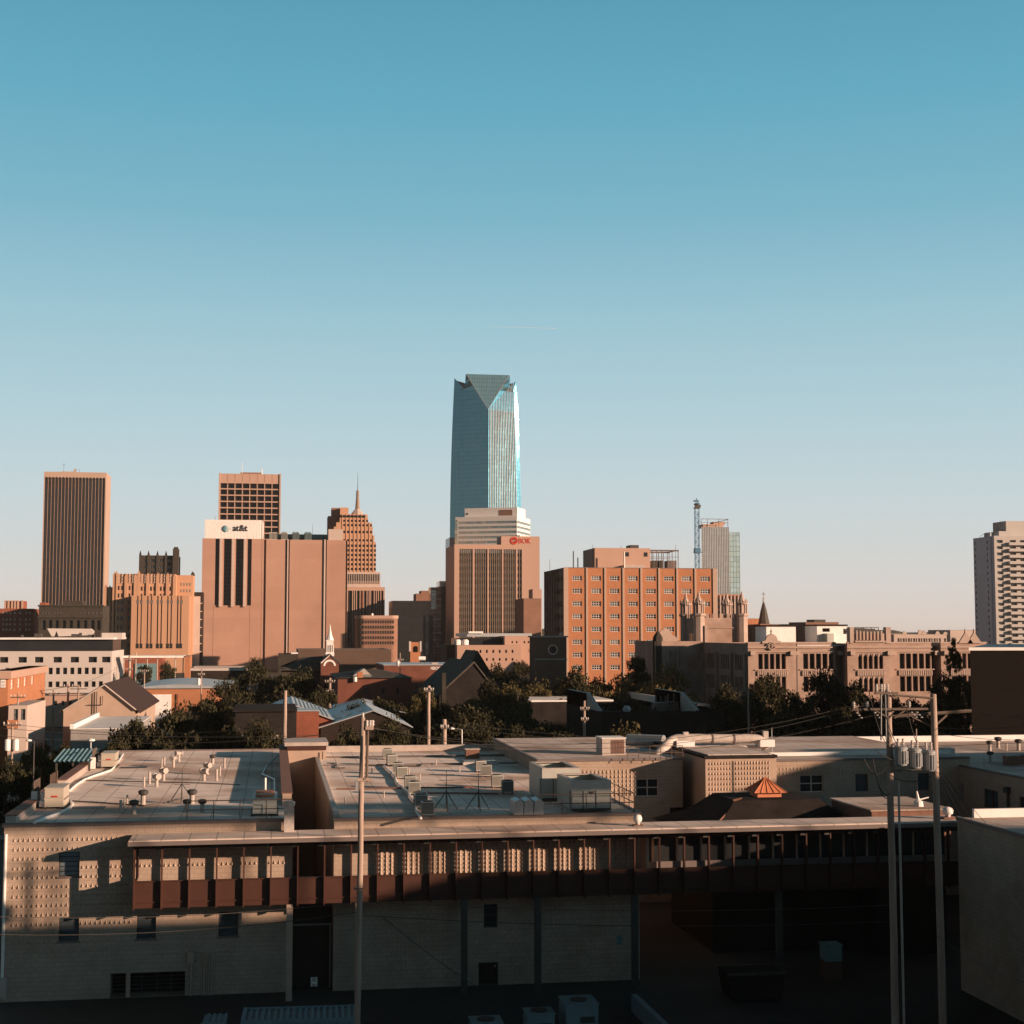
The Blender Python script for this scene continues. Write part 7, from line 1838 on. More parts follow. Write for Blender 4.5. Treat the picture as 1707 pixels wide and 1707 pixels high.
# things on the ground at the bottom edge
def container():
    z = 2.6; a = atZ(402, 1703, z); b = atZ(600, 1697, z)
    ang = math.atan2(b[1] - a[1], b[0] - a[0]); Lg = math.hypot(b[0] - a[0], b[1] - a[1]); 
    t = thing('shipping_container', 'long blue-grey corrugated container at the bottom edge by the near pole', 'container', (a[0], a[1], 0), rz=ang)
    B_ = BASE[t.name]; BASE[t.name] = (0, 0, 0)
    m = MB(); n = 38; Wd = 2.3
    for i in range(n):
        x0, x1 = Lg * i / n, Lg * (i + 1) / n; h = 0 if i % 2 else .07
        m.box(x0, x1, .05, Wd, z - .12, z - .07 + h)
        m.box(x0, x1, 0 + h, Wd - h, .15, z - .12)
    m.build('corrugated_body', 'container_blue', t)
    f = MB(); 
    for x in (0, Lg - .12): f.box(x - .02, x + .14, -.02, Wd + .04, z - .12, z + .06)
    f.box(.14, Lg - .14, -.03, .05, z - .14, z + .04); f.box(.14, Lg - .14, Wd - .02, Wd + .05, z - .14, z + .04); f.box(-.02, Lg, -.03, Wd + .03, 0, .15); f.build('frame', 'container_blue', t)
    c = thing('storage_box', 'short blue corrugated box left of the long corrugated container', 'container', (a[0] - 1.75, a[1] + .0, 0), rz=ang); BASE[c.name] = (0, 0, 0)
    m = MB()
    for i in range(8): m.box(i * .13, (i + 1) * .13, 0, 1.9, .1, z - .1 + (.05 if i % 2 else 0))
    m.build('body', 'container_blue', c); MB().box(-.03, 1.07, -.04, 0, 0, z).build('frame', 'container_blue', c)
container()
def ground_unit(px0, px1, y0, z, d, lab):
    a = atZ(px0, y0 + 4, z); b = atZ(px1, y0 + 4, z)
    t = thing('cooling_unit', lab, 'cooling unit', (a[0], a[1] - d, 0), 'cooling units on the ground')
    MB().box(a[0], b[0], a[1] - d, a[1], .1, z - .05).build('casing', 'container_blue', t); MB().box(a[0] - .05, b[0] + .05, a[1] - d - .05, a[1] + .05, z - .05, z).build('top', 'container_blue', t)
    MB().lathe((a[0] + b[0]) / 2, a[1] - d / 2, [(.42, z), (.44, z + .05), (.36, z + .05)], 16).build('fan_guard', 'dark_metal', t)
    MB().box(b[0] - .9, b[0] - .2, a[1] - d - .08, a[1] - d - .05, z * .55, z * .7).build('handle_panel', 'dark_metal', t)
ground_unit(872, 918, 1676, 1.5, 1.3, 'blue-grey cooling unit with a round fan on top, middle one at the bottom edge')
ground_unit(932, 986, 1656, 1.9, 1.9, 'larger blue-grey cooling unit with round top fan, rightmost at the bottom edge')
ground_unit(782, 832, 1690, 1.5, 1.4, 'blue-grey cooling unit partly cut by the bottom edge, left one')
HAZE = 4e-5
# ================================================================== TREES
def crown_mesh(seed, kind, nclump, nleaf, leaf, m):
    rr = random.Random(seed); v = []; f = []
    cl = []
    for _ in range(nclump):
        while True:
            x, y, z = rr.uniform(-1, 1), rr.uniform(-1, 1), rr.uniform(-1, 1)
            if x * x + y * y + z * z <= 1: break
        if kind == 'cone':
            h = (z + 1) / 2; w = (1 - h) * .95 + .08; px, py, pz = x * w, y * w, h
        elif kind == 'tiers':
            h = rr.random() ** .8; tier = math.floor(h * 5) / 5; w = (1 - h) * .9 + .15; px, py, pz = x * w, y * w, tier + .1 * rr.random() + .06
        else:
            s = .55 + .45 * rr.random(); L_ = math.sqrt(x * x + y * y + z * z) + 1e-6
            px, py, pz = x / L_ * s * .8, y / L_ * s * .8, .5 + z / L_ * s * .42
            if pz < .2: px *= .75; py *= .75
        cl.append((px, py, pz, rr.uniform(.13, .30) * (.8 if kind != 'round' else 1)))
    for px, py, pz, r in cl:
        for _ in range(nleaf):
            a, b = rr.uniform(0, 2 * math.pi), rr.gauss(0, .5)
            d = r * (rr.random() ** .4)
            c = (px + d * math.cos(a) * math.cos(b), py + d * math.sin(a) * math.cos(b), pz + d * math.sin(b) * .55)
            s = leaf * rr.uniform(.5, 1.3)
            t1, t2 = rr.uniform(0, 6.28), rr.uniform(-1.2, 1.2)
            ux, uy, uz = math.cos(t1) * math.cos(t2), math.sin(t1) * math.cos(t2), math.sin(t2) * .6
            t3 = rr.uniform(0, 6.28); wx, wy, wz = -math.sin(t1) * math.cos(t3), math.cos(t1) * math.cos(t3), math.sin(t3) * .6
            n = len(v)
            v += [(c[0] - ux * s, c[1] - uy * s, c[2] - uz * s), (c[0] + wx * s * .6, c[1] + wy * s * .6, c[2] + wz * s * .6), (c[0] + ux * s, c[1] + uy * s, c[2] + uz * s), (c[0] - wx * s * .6, c[1] - wy * s * .6, c[2] - wz * s * .6)]
            f.append((n, n + 1, n + 2, n + 3))
    me = bpy.data.meshes.new('crown'); me.from_pydata(v, [], f); me.materials.append(M[m]); me.update(); return me
def trunk_mesh(seed):
    rr = random.Random(seed); m = MB()
    m.tube((0, 0, 0), (.02, .01, .3), .045, .035, 8); m.tube((.02, .01, .3), (0, 0, .62), .035, .018, 7)
    for i in range(7):
        a = rr.uniform(0, 6.28); h = rr.uniform(.25, .5); m.tube((.01, 0, h), (.35 * math.cos(a), .35 * math.sin(a), h + rr.uniform(.2, .35)), .018, .006, 5)
    me = bpy.data.meshes.new('trunk'); me.from_pydata(m.v, [], m.f); me.materials.append(M['bark']); me.update(); return me
CR = {}
for k, s in (('round', 1), ('round', 2), ('round', 3), ('cone', 4), ('tiers', 5)):
    for mm in ('leaf_dark', 'leaf_mid', 'leaf_olive'):
        if k in ('cone', 'tiers') and mm == 'leaf_olive': continue
        CR[(k, s, mm)] = crown_mesh(s * 7, k, 64, 170, .040, mm)
TK = [trunk_mesh(s) for s in (1, 2, 3)]
NT = [0]
def tree(px, ytop, Y, wpx, label, kind='round', m='leaf_dark', v=None, low=.12):
    NT[0] += 1
    z = PZ(ytop, Y, px); x = PX(px, Y, ytop); w = wpx / F * Y / 2 * 1.32
    s = v or (1 + NT[0] % 3) if kind == 'round' else {'cone': 4, 'tiers': 5}[kind]
    t = thing('tree' if kind == 'round' else 'cedar_tree', label, 'tree', (x, Y, 0), 'trees between the warehouses and the skyline')
    c = bpy.data.objects.new('crown', CR[(kind, s, m)]); col.objects.link(c); c.parent = t
    ch = min(z * (1 - low), 3.0 * w); c.location = (0, 0, z - ch); c.scale = (w / .95, w / .95, ch * .99); c.rotation_euler = (0, 0, rnd(0, 6.28))
    k = bpy.data.objects.new('trunk', TK[NT[0] % 3]); col.objects.link(k); k.parent = t
    k.scale = (w * .9, w * .9, z * .95); k.rotation_euler = (0, 0, rnd(0, 6.28))
    return t
T = [
 (232, 1178, 152, 92, 'dark tree leftmost of the row behind the left flat roof, beside the annex'),
 (300, 1168, 156, 100, 'broad dark tree behind the left flat roof, right of the annex', 'round', 'leaf_dark'),
 (358, 1180, 158, 90, 'dark green tree behind the left flat roof, left of the teal door'),
 (345, 1150, 215, 70, 'dark tree in front of the brick warehouse with the roller door, right end'),
 (388, 1128, 245, 70, 'dark tree left of the tallest crown at the foot of the telephone block'),
 (425, 1093, 262, 62, 'tall dark tree rising against the foot of the telephone block'),
 (465, 1112, 262, 80, 'dark tree left of the brick church gable'),
 (505, 1112, 258, 80, 'dark tree under the brick church gable'),
 (470, 1140, 210, 120, 'wide dark tree in the middle of the black mass behind the metal roofs'),
 (540, 1132, 215, 60, 'dark tree left of the hip-roofed brick building'),
 (400, 1155, 205, 110, 'wide dark tree above the low brick house'),
 (575, 1205, 148, 70, 'leafy dark tree right of the alley stair block', 'round', 'leaf_dark'),
 (625, 1212, 147, 50, 'bushy tree directly behind the near pole', 'round', 'leaf_dark'),
 (657, 1190, 150, 62, 'dark tree in front of the pale metal gable roof', 'round', 'leaf_dark'),
 (705, 1142, 200, 62, 'slender greenish tree left of the dark gabled church', 'round', 'leaf_mid'),
 (745, 1212, 152, 70, 'low dark tree behind the right roof, beside the short transformer pole'),
 (800, 1206, 150, 80, 'dark tree behind the right roof, left one of the low pair', 'round', 'leaf_dark'),
 (862, 1206, 150, 76, 'dark tree behind the right roof, right one of the low pair', 'round', 'leaf_dark'),
 (790, 1150, 205, 80, 'greenish tree in front of the dark gabled church', 'round', 'leaf_mid'),
 (845, 1135, 210, 80, 'olive-brown tree between the dark church and the round-windowed tower', 'round', 'leaf_mid'),
 (825, 1103, 300, 60, 'dark tree against the tan two-storey building'),
 (868, 1092, 300, 50, 'dark tree left of the round-windowed stone tower'),
 (900, 1132, 236, 90, 'olive-brown tree at the foot of the round-windowed tower', 'round', 'leaf_mid'),
 (962, 1108, 235, 76, 'dark tree against the lower left corner of the orange hospital', 'round', 'leaf_dark'),
 (925, 1190, 175, 100, 'low dark tree in front of the bright white roof'),
 (955, 1128, 236, 80, 'dark olive tree behind the bright white roof', 'round', 'leaf_mid'),
 (1000, 1126, 238, 80, 'dark tree right of the bright white roof', 'round', 'leaf_dark'),
 (1062, 1096, 246, 60, 'dark layered cedar standing up against the orange hospital', 'tiers', 'leaf_dark'),
 (1045, 1122, 236, 90, 'sunlit olive tree in front of the layered cedar', 'round', 'leaf_olive'),
 (1112, 1103, 234, 95, 'large round sunlit olive tree in front of the shaded school wing', 'round', 'leaf_olive', 1),
 (1045, 1150, 190, 90, 'dark tree between the two low white-roofed buildings'),
 (1052, 1203, 146, 96, 'olive-brown tree behind the louvred fan unit', 'round', 'leaf_mid'),
 (1212, 1137, 212, 80, 'dark tree in front of the shaded side of the school'),
 (1262, 1125, 215, 40, 'narrow dark tree at the corner of the school'),
 (1290, 1122, 216, 84, 'leafy tree covering the first sunlit bay of the school', 'round', 'leaf_dark'),
 (1250, 1150, 185, 100, 'dark tree right of the flat-roofed building with slanted parapets'),
 (1335, 1146, 200, 70, 'dark tree low between the first two sunlit bays of the school'),
 (1383, 1111, 222, 84, 'dark tree covering the second sunlit bay of the school'),
 (1425, 1130, 215, 66, 'dark tree in front of the arched school windows'),
 (1352, 1165, 165, 110, 'wide black tree in the shaded hollow right of centre'),
 (1442, 1160, 165, 100, 'wide black tree behind the left transformer pole'),
 (1482, 1148, 215, 50, 'small olive tree just right of the left transformer pole top', 'round', 'leaf_mid'),
 (1530, 1152, 200, 80, 'dark tree between the two transformer poles'),
 (1573, 1118, 215, 52, 'ragged dark tree before the recess at the right end of the school'),
 (1589, 1064, 225, 30, 'tall thin tree whose tip rises above the right end of the school', 'cone', 'leaf_mid'),
 (1600, 1112, 214, 62, 'dark tree at the foot of the tall thin tree', 'round', 'leaf_dark'),
 (1560, 1165, 160, 110, 'wide black tree behind the right transformer pole'),
 (60, 1236, 165, 60, 'low brownish shrub-like tree at the lower left, behind the carport', 'round', 'leaf_mid'),
 (108, 1228, 160, 56, 'low dark tree at the lower left above the teal carport roof', 'round', 'leaf_mid'),
 (20, 1262, 120, 60, 'dark bushy tree at the left picture edge beside the warehouse'),
 (212, 1118, 380, 26, 'dark tree between the pale office block and the white canopy'),
 (240, 1103, 430, 22, 'tree under the left half of the white canopy'), (280, 1101, 430, 26, 'tree under the right half of the white canopy'),
 (190, 1222, 148, 60, 'low dark tree between the carport and the leftmost dark row tree'),
 (300, 1205, 149, 130, 'lowest broad dark tree right behind the left roof edge, centre'),
 (385, 1210, 149, 90, 'low dark tree right behind the left roof edge, beside the teal door'),
 (818, 1126, 212, 56, 'dark tree covering the right slope of the dark gabled church'),
 (748, 1158, 200, 56, 'dark tree at the lower left corner of the dark gabled church'),
 (440, 1196, 146.5, 70, 'dark tree in front of the low dark brick house'),
 (505, 1228, 147, 60, 'small dark tree just left of the alley stair block'),
 (690, 1215, 150, 80, 'low dark tree between the pale metal roof and the leaning pole'),
 (770, 1175, 178, 120, 'wide black tree filling the gap below the dark gabled church'),
 (850, 1178, 182, 120, 'wide black tree left of the bright white roof'),
 (640, 1150, 206, 90, 'dark tree behind the pale metal gable roof'),
 (600, 1165, 186, 60, 'dark tree in front of the hip-roofed brick building'),
 (930, 1215, 160, 120, 'low black tree below the bright white roof'),
 (1120, 1212, 160, 100, 'low black tree below the building with slanted parapets'),
 (1180, 1205, 165, 110, 'low black tree behind the fat silver duct'),
 (1300, 1190, 160, 130, 'wide black tree behind the right end of the fat duct'),
 (1400, 1200, 155, 130, 'low black tree left of the transformer poles'),
 (1500, 1198, 155, 130, 'low black tree behind the transformer rack'),
 (1590, 1195, 150, 90, 'low black tree at the foot of the black building'),
 (52, 1196, 200, 50, 'dark tree in the black gap left of the tan gabled hall'),
]
for a in T: tree(*a)

# ================================================================== POLES AND WIRES
def pole(label, px, ytop, Y, r=.17, name='utility_pole', group='wooden utility poles', z0=0.0, lean=(0, 0), m='wood_pole'):
    x = PX(px, Y, ytop); zt = PZ(ytop, Y, px)
    t = thing(name, label, 'pole', (x + lean[0], Y, z0), group)
    mb = MB(); n = 12; pr = random.Random(px)
    last = (x + lean[0], Y, z0)
    for i in range(1, n + 1):
        f = i / n; cur = (x + lean[0] * (1 - f) + pr.uniform(-.015, .015), Y, z0 + (zt - z0) * f)
        mb.tube(last, cur, r * (1.15 - .3 * (i - 1) / n), r * (1.15 - .3 * f), 14, cap=(i in (1, n))); last = cur
    mb.build('shaft', m, t, smooth=False)
    return t, x, zt
def insul(mb, x, y, z, h=.28): mb.lathe(x, y, [(.035, z), (.05, z + .06), (.09, z + .09), (.04, z + .13), (.085, z + .17), (.04, z + .21), (.06, z + h)], 10)
A_, ax, az = pole('tall pale wooden utility pole standing alone in front of the gallery, nearest left pole', 605, 1196, 64, .125, lean=(-.18, 0))
m = MB(); z1 = PZ(1213.5, 64, 612); m.box(ax + .1, PX(623.5, 64), 63.85, 63.98, z1 - .07, z1 + .08); m.build('crossarm', 'wood_pole', A_); m = MB(); z2 = PZ(1299, 64, 612); m.box(ax - .2, PX(621, 64), 63.85, 63.98, z2 - .06, z2 + .07); m.build('crossarm', 'wood_pole', A_)
for i, p in enumerate((612.5, 618, 622)):
    q = MB(); q.lathe(PX(p, 64), 63.9, [(.05, z1 + .08), (.075, z1 + .15), (.055, z1 + .2), (.075, z1 + .27), (.05, z1 + .33)], 10); q.build('insulator', 'porcelain', A_)
q = MB(); q.lathe(ax, 64, [(.04, az), (.06, az + .1), (.03, az + .2)], 8); q.build('insulator', 'porcelain', A_)
MB().tube((PX(613.5, 64), 64, z2 - .1), (PX(614.5, 64), 64, z1), .05, .05, 8).tube((PX(611, 64), 63.8, z2), (PX(611, 64), 63.8, z1 - .3), .015, .015, 5).build('conduit', 'arm_wood', A_)
MB().box(PX(594, 64), PX(598.5, 64), 63.7, 63.95, PZ(1311, 64), PZ(1297, 64)).build('street_light_base', 'galv', A_)
MB().lathe(ax - .14, 64, [(.19, PZ(1474, 64) - .03), (.19, PZ(1474, 64) + .03)], 12).build('strap', 'dark_metal', A_)
YP = 60.0
B_, bx, bz = pole('left one of the two big wooden transformer poles, weathered grey-brown', 1480.5, 1150, YP, .15, lean=(.05, 0), group='transformer poles')
C__, cx_, cz_ = pole('right one of the two big wooden transformer poles, with a long crossarm on its right', 1556, 1157, YP, .155, lean=(.12, 0), group='transformer poles')
zz = lambda y: PZ(y, YP, 1500); xx = lambda p: PX(p, YP, 1200)
m = MB(); m.box(xx(1416), xx(1541.5), YP - .38, YP - .24, zz(1183), zz(1179.5)); m.build('crossarm', 'arm_wood', B_)
m = MB(); m.tube((xx(1487), YP - .2, zz(1158)), (xx(1552), YP - .2, zz(1164)), .05, .05, 5); m.build('upper_brace', 'arm_wood', B_)
m = MB(); m.tube((xx(1486), YP - .3, zz(1196)), (xx(1503), YP - .3, zz(1184)), .04, .04, 5); m.tube((xx(1455), YP - .3, zz(1184)), (xx(1476), YP - .3, zz(1196)), .04, .04, 5); m.build('brace', 'arm_wood', B_)
m = MB(); m.tube((xx(1486), YP + .3, zz(1195)), (xx(1624.5), YP + .3, zz(1186.5)), .075, .075, 6); m.build('crossarm', 'arm_wood', C__)
m = MB(); m.tube((xx(1525), YP + .28, zz(1197)), (xx(1553), YP + .1, zz(1211)), .045, .045, 5); m.tube((xx(1560), YP + .1, zz(1211)), (xx(1584), YP + .28, zz(1193)), .045, .045, 5); m.build('brace', 'arm_wood', C__)
for p, y in ((1419, 1179), (1441, 1179), (1511, 1179)):
    q = MB(); insul(q, xx(p), YP - .31, zz(y), .26); q.build('insulator', 'porcelain', B_)
for p in (1448, 1456, 1460, 1466): 
    q = MB(); insul(q, xx(p), YP - .9, zz(1151), .3); q.build('insulator', 'porcelain', B_)
m = MB(); m.box(xx(1445), xx(1482), YP - .98, YP - .84, zz(1155.5), zz(1152)); m.build('side_arm', 'arm_wood', B_)
m = MB(); m.tube((xx(1455), YP - .9, zz(1155)), (xx(1460), YP - .5, zz(1232)), .035, .035, 5); m.tube((xx(1462), YP - .9, zz(1155)), (xx(1471), YP - .35, zz(1232)), .03, .03, 5); m.build('stay_rod', 'galv', B_)
for p in (1424, 1454, 1515, 1524):
    q = MB()
    for k in range(3): q.lathe(xx(p) + .08 * k, YP - .3 - .04 * k, [(.03, zz(1186) - .1 * k), (.07, zz(1186) - .03 - .1 * k), (.03, zz(1186) - .06 - .1 * k)], 8)
    q.build('strain_insulator', 'porcelain', B_)
# transformer platform between the poles
tp = thing('transformer_rack', 'heavy beam slung between the two wooden poles carrying the transformers', 'transformer rack', (xx(1484), YP, zz(1290)))
MB().box(xx(1484), xx(1553), YP - .3, YP - .12, zz(1285) - .0, zz(1279) - .12).box(xx(1484), xx(1553), YP + .14, YP + .3, zz(1285), zz(1279) - .12).build('beam', 'arm_wood', tp)
def transformer(label, p, top, bot):
    x = xx(p); zb = zz(bot); zt = zz(top); t = thing('transformer', label, 'transformer', (x, YP, zb), 'pole transformers')
    b = MB(); b.lathe(x, YP - .55, [(.24, zb), (.27, zb + .05), (.27, zt - .08)], 20); b.build('tank', 'transformer', t, smooth=False)
    b = MB(); b.lathe(x, YP - .55, [(.3, zt - .1), (.3, zt - .03), (.2, zt + .03)], 20); b.build('lid', 'transformer', t)
    for a in range(-70, 90, 22):
        c, s = math.cos(R(a - 60)), math.sin(R(a - 60)); MB().box(x + .27 * c - .015, x + .33 * c + .015, YP - .55 + .27 * s - .015, YP - .55 + .33 * s + .015, zb + .08, zt - .16).build('cooling_fin', 'transformer', t)
    for dx in (-.1, .12): q = MB(); insul(q, x + dx, YP - .55, zt + .01, .32); q.build('bushing', 'porcelain', t)
    MB().box(x - .06, x + .06, YP - .29, YP - .12, zb + .2, zb + .8).build('bracket', 'dark_metal', t)
transformer('grey pole transformer, leftmost of the three between the wooden poles', 1491, 1243, 1274); transformer('grey pole transformer, middle one of the three between the wooden poles', 1514, 1246, 1279); transformer('grey pole transformer with ribbed side catching the sun, rightmost of the three', 1537, 1250, 1284)
g = MB(); g.tube((bx + .33, YP - .2, 0), (bx + .29, YP - .2, PZ(1317, YP)), .055, .055, 8); g.tube((bx + .29, YP - .2, PZ(1317, YP)), (bx + .27, YP - .2, PZ(1312, YP)), .07, .03, 8); g.build('riser_pipe', 'pvc', B_)
for p in (1425 + 47,): pass
# farther poles
def small_pole(label, px, ytop, Y, r, arms=(), can=0, lean=0.0, name='utility_pole', mt='wood_pole', grp='farther utility poles'):
    t, x, zt = pole(label, px, ytop, Y, r, lean=(lean, 0), group=grp, name=name, m=mt)
    for (dy, half) in arms:
        MB().box(x - half, x + half, Y - r - .12, Y - r - .004, zt - dy - .07, zt - dy + .07).build('crossarm', 'arm_wood', t)
        for s in (-.95, -.45, .45, .95):
            q = MB(); q.lathe(x + s * half, Y - r - .06, [(.05, zt - dy + .07), (.08, zt - dy + .2), (.04, zt - dy + .32)], 6); q.build('insulator', 'porcelain', t)
    for s in range(can):
        xo = x + (-.38 if s == 0 else .38) if can > 1 else x - .42
        MB().lathe(xo, Y - r - .1, [(.26, zt - 2.6), (.28, zt - 2.5), (.28, zt - 1.6), (.12, zt - 1.5)], 12).build('transformer', 'white_paint', t)
    return t, x, zt
SP = [
 ('grey metal-capped pole behind the left flat roof, left of the stair block', 475.5, 1151, 143, .2, (), 0),
 ('leaning street-side pole against the dark church gables, sunlit upper half', 714.5, 1143, 150, .2, ((.5, .45),), 0),
 ('short sunlit pole with small fittings behind the right roof, left of centre', 740.5, 1199, 140, .24, ((.8, .35),), 0),
 ('thin pale pole standing before the dark trees left of the school', 1247, 1146, 170, .12, (), 0),
 ('cluttered pole with clustered fittings before the bright white roof', 974, 1168, 170, .17, ((1.0, .5), (2.2, .4)), 0),
 ('pole with knobbly fittings left of the hip-roofed brick building', 550, 1130, 220, .22, ((.6, .7), (2.0, .5)), 0),
 ('dark pole with two white can transformers at the lower left', 21, 1205, 150, .12, ((.2, .8),), 2),
 ('sunlit orange-lit leaning pole left of the tan gabled hall, left one', 53, 1148, 215, .16, (), 0, -.5),
 ('sunlit orange-lit pole in front of the pale office block, right one with crossarms', 114.5, 1141, 215, .17, ((.3, 1.2),), 0, -.35),
 ('dark double pole stem left, in front of the pale office block windows', 89.5, 1150, 240, .16, ((.6, .9),), 0),
 ('dark pole right of the double stems, in front of the pale office block', 131, 1142, 250, .16, ((.6, 1.4),), 0),
 ('thin dark pole in front of the low brick building at the left', 30, 1155, 180, .1, ((.5, .8),), 0),
 ('tall pale concrete pole right of the pale office block corner', 216, 1093, 330, .24, ((1.0, .8), (3.0, .7)), 0),
 ('thin brown pole in front of the curved-roof warehouse', 241, 1116, 280, .12, ((.4, .7),), 0),
 ('thin pole with a white box in front of the low white-topped building', 336, 1115, 250, .12, ((1.0, .5),), 1),
 ('thin pole with white fittings in front of the long brick shop', 667, 1088, 290, .1, ((1.5, .6),), 1),
 ('thin pole in front of the long brick shop beside the dark church gable', 799.5, 1098, 280, .1, ((1.0, .4),), 0),
 ('pole behind the left transformer pole with angled switch arm', 1527, 1215, 100, .05, (), 0),
]
PT = {}
for a in SP:
    r = small_pole(*a); PT[a[1]] = r
def lamp(label, px, ytop, Y, arm, col_m='dark_metal', white=True):
    x = PX(px, Y, ytop); zt = PZ(ytop, Y, px); t = thing('street_lamp', label, 'street lamp', (x, Y, 0), 'street lamps')
    MB().tube((x, Y, 0), (x, Y, zt), .1, .06, 8).build('post', col_m, t)
    MB().tube((x, Y, zt), (x + arm, Y, zt + .15), .05, .04, 6).build('arm', col_m, t)
    MB().lathe(x + arm, Y, [(.12, zt - .02), (.3, zt + .05), (.28, zt + .16), (.08, zt + .24)], 10).build('lamp_head', 'white_paint' if white else 'dark_metal', t)
lamp('street lamp with a pale head above the back edge of the right roof', 770, 1216, 146, -1.0, 'galv')
lamp('dark street lamp left one in front of the pale office block windows', 43.5, 1113, 300, .9); lamp('dark street lamp right one in front of the pale office block windows', 61.5, 1113, 300, 1.4)
lamp('street lamp glowing pale in the dark at the lower left', 57, 1236, 150, -.5)
lamp('short lamp post with a round white head beside the far beige air conditioner', 151.5, 1236, 124, 0.02, 'galv')
def wire(label, a, b, sag, r=.014, n=14, grp='overhead cables'):
    mt_ = 'dark_metal' if r in (.016, .014, .018) else 'cable'
    P = []
    for i in range(n + 1):
        f = i / n; P.append((a[0] + (b[0] - a[0]) * f, a[1] + (b[1] - a[1]) * f, a[2] + (b[2] - a[2]) * f - 4 * sag * f * (1 - f)))
    o = tag(MB().path(P, r, 4).build('cable', mt_, None, base=P[0]), label, 'cable', grp); return o
def Q(px, py, Y): return atY(px, py, Y)
W = [
 ('upper cable running left from the lower near pole, in front of the shaded wall', Q(-40, 1557, 62), Q(598, 1520, 64), .35, .016),
 ('second cable running left from the near pole along the walkway bottom', Q(-40, 1527, 62), Q(599, 1503, 64), .3, .012),
 ('cable running right from the near pole just under the walkway', Q(606, 1503, 64), Q(1480, 1509, 60), .3, .010),
 ('dark cable running right from the near pole across the shaded wall', Q(606, 1526, 64), Q(1480, 1536, 60), .3, .014),
 ('service cable slanting down across the lower wall towards the door', Q(640, 1530, 64.2), Q(860, 1680, 84), .3, .018),
 ('cable crossing left of the near pole top towards the left edge, upper one', Q(-30, 1211, 70), Q(612, 1222, 64), .3, .010),
 ('cable crossing left of the near pole top towards the left edge, lower one', Q(-30, 1223, 70), Q(619, 1216, 64), .5, .010),
 ('cable from the near pole top to the left crossarm of the transformer poles, first', Q(613, 1213, 64), Q(1424, 1176, 60), 1.1, .010),
 ('cable from the near pole top to the left crossarm of the transformer poles, second', Q(618, 1213, 64), Q(1441, 1176, 60), 1.3, .010),
 ('cable from the near pole top to the left crossarm of the transformer poles, third', Q(622, 1213, 64), Q(1511, 1176, 60), 1.5, .010),
 ('cable from the short fitted pole across the dark trees towards the right, upper', Q(741, 1204, 140), Q(1750, 1236, 120), 1.2, .02),
 ('cable from the short fitted pole across the dark trees towards the right, lower', Q(741, 1212, 140), Q(1750, 1250, 120), 1.0, .02),
 ('cable running right from the long crossarm to the picture edge, upper', Q(1624, 1187, 60), Q(1790, 1178, 55), .3, .010),
 ('cable running right from the right transformer pole to the picture edge, middle', Q(1560, 1213, 60), Q(1790, 1196, 55), .2, .010),
 ('cable running right from the right transformer pole to the picture edge, lower', Q(1560, 1222, 60), Q(1790, 1228, 55), .2, .010),
 ('service cable fanning down right from the right transformer pole, first', Q(1562, 1268, 60), Q(1790, 1500, 44), .5, .011),
 ('service cable fanning down right from the right transformer pole, second', Q(1562, 1276, 60), Q(1790, 1560, 44), .5, .011),
 ('service cable fanning down right from the right transformer pole, third', Q(1562, 1284, 60), Q(1790, 1622, 44), .6, .011),
 ('service cable fanning down right from the right transformer pole, fourth', Q(1562, 1292, 60), Q(1790, 1690, 44), .7, .011),
 ('low cable sagging across the wall of the nearest right building', Q(1562, 1560, 60), Q(1790, 1650, 50), .5, .014),
 ('cable between the left edge can transformers and the near left trees', Q(21, 1207, 150), Q(475, 1210, 143), .8, .018),
 ('thin cable linking the sunlit poles at the left, upper', Q(-30, 1150, 215), Q(114, 1144, 215), .5, .03),
 ('thin cable linking the right sunlit pole to the dark poles, lower', Q(114, 1146, 215), Q(216, 1100, 330), .6, .03),
]
for a in W: wire(*a)
# looping jumper leads round the transformer rack
for i, (p0, p1, s, lab) in enumerate((((1448, 1150), (1491, 1240), .8, 'drooping lead from the cluster of insulators to the left transformer'), ((1466, 1150), (1514, 1243), .9, 'drooping lead from the cluster of insulators to the middle transformer'), ((1511, 1178), (1537, 1247), .4, 'drooping lead from the crossarm to the right transformer'), ((1455, 1265), (1480, 1330), .5, 'tangled lead hanging left of the left transformer pole, upper loop'), ((1440, 1265), (1480, 1275), .5, 'tangled lead hanging left of the left transformer pole, short loop'), ((1458, 1250), (1556, 1268), .35, 'cable bundle passing under the transformers between the poles'), ((1462, 1300), (1484, 1322), .3, 'tangled lead hanging left of the left transformer pole, lowest loop'), ((1484, 1292), (1556, 1290), .3, 'cable loop below the transformer rack'))):
    wire(lab, Q(*p0, YP - .7), Q(*p1, YP - .5), s, .018, 10, 'transformer leads')

# ================================================================== SETTING
def plane(name, x0, x1, y0, y1, z, m, kind='structure'):
    o = MB().poly([(x0, y0, z), (x1, y0, z), (x1, y1, z), (x0, y1, z)]).build(name, m); o['kind'] = kind; return o
plane('ground', -3600, 3600, -400, 3700, -.008, 'ground_mix')
plane('yard', -60, 120, 40, 140, -.004, 'asphalt')
plane('street', -400, 400, 143, 152, 0, 'asphalt'); 
MB().box(-400, 400, 152, 155, 0, .13).build('pavement', 'concrete')['kind'] = 'structure'
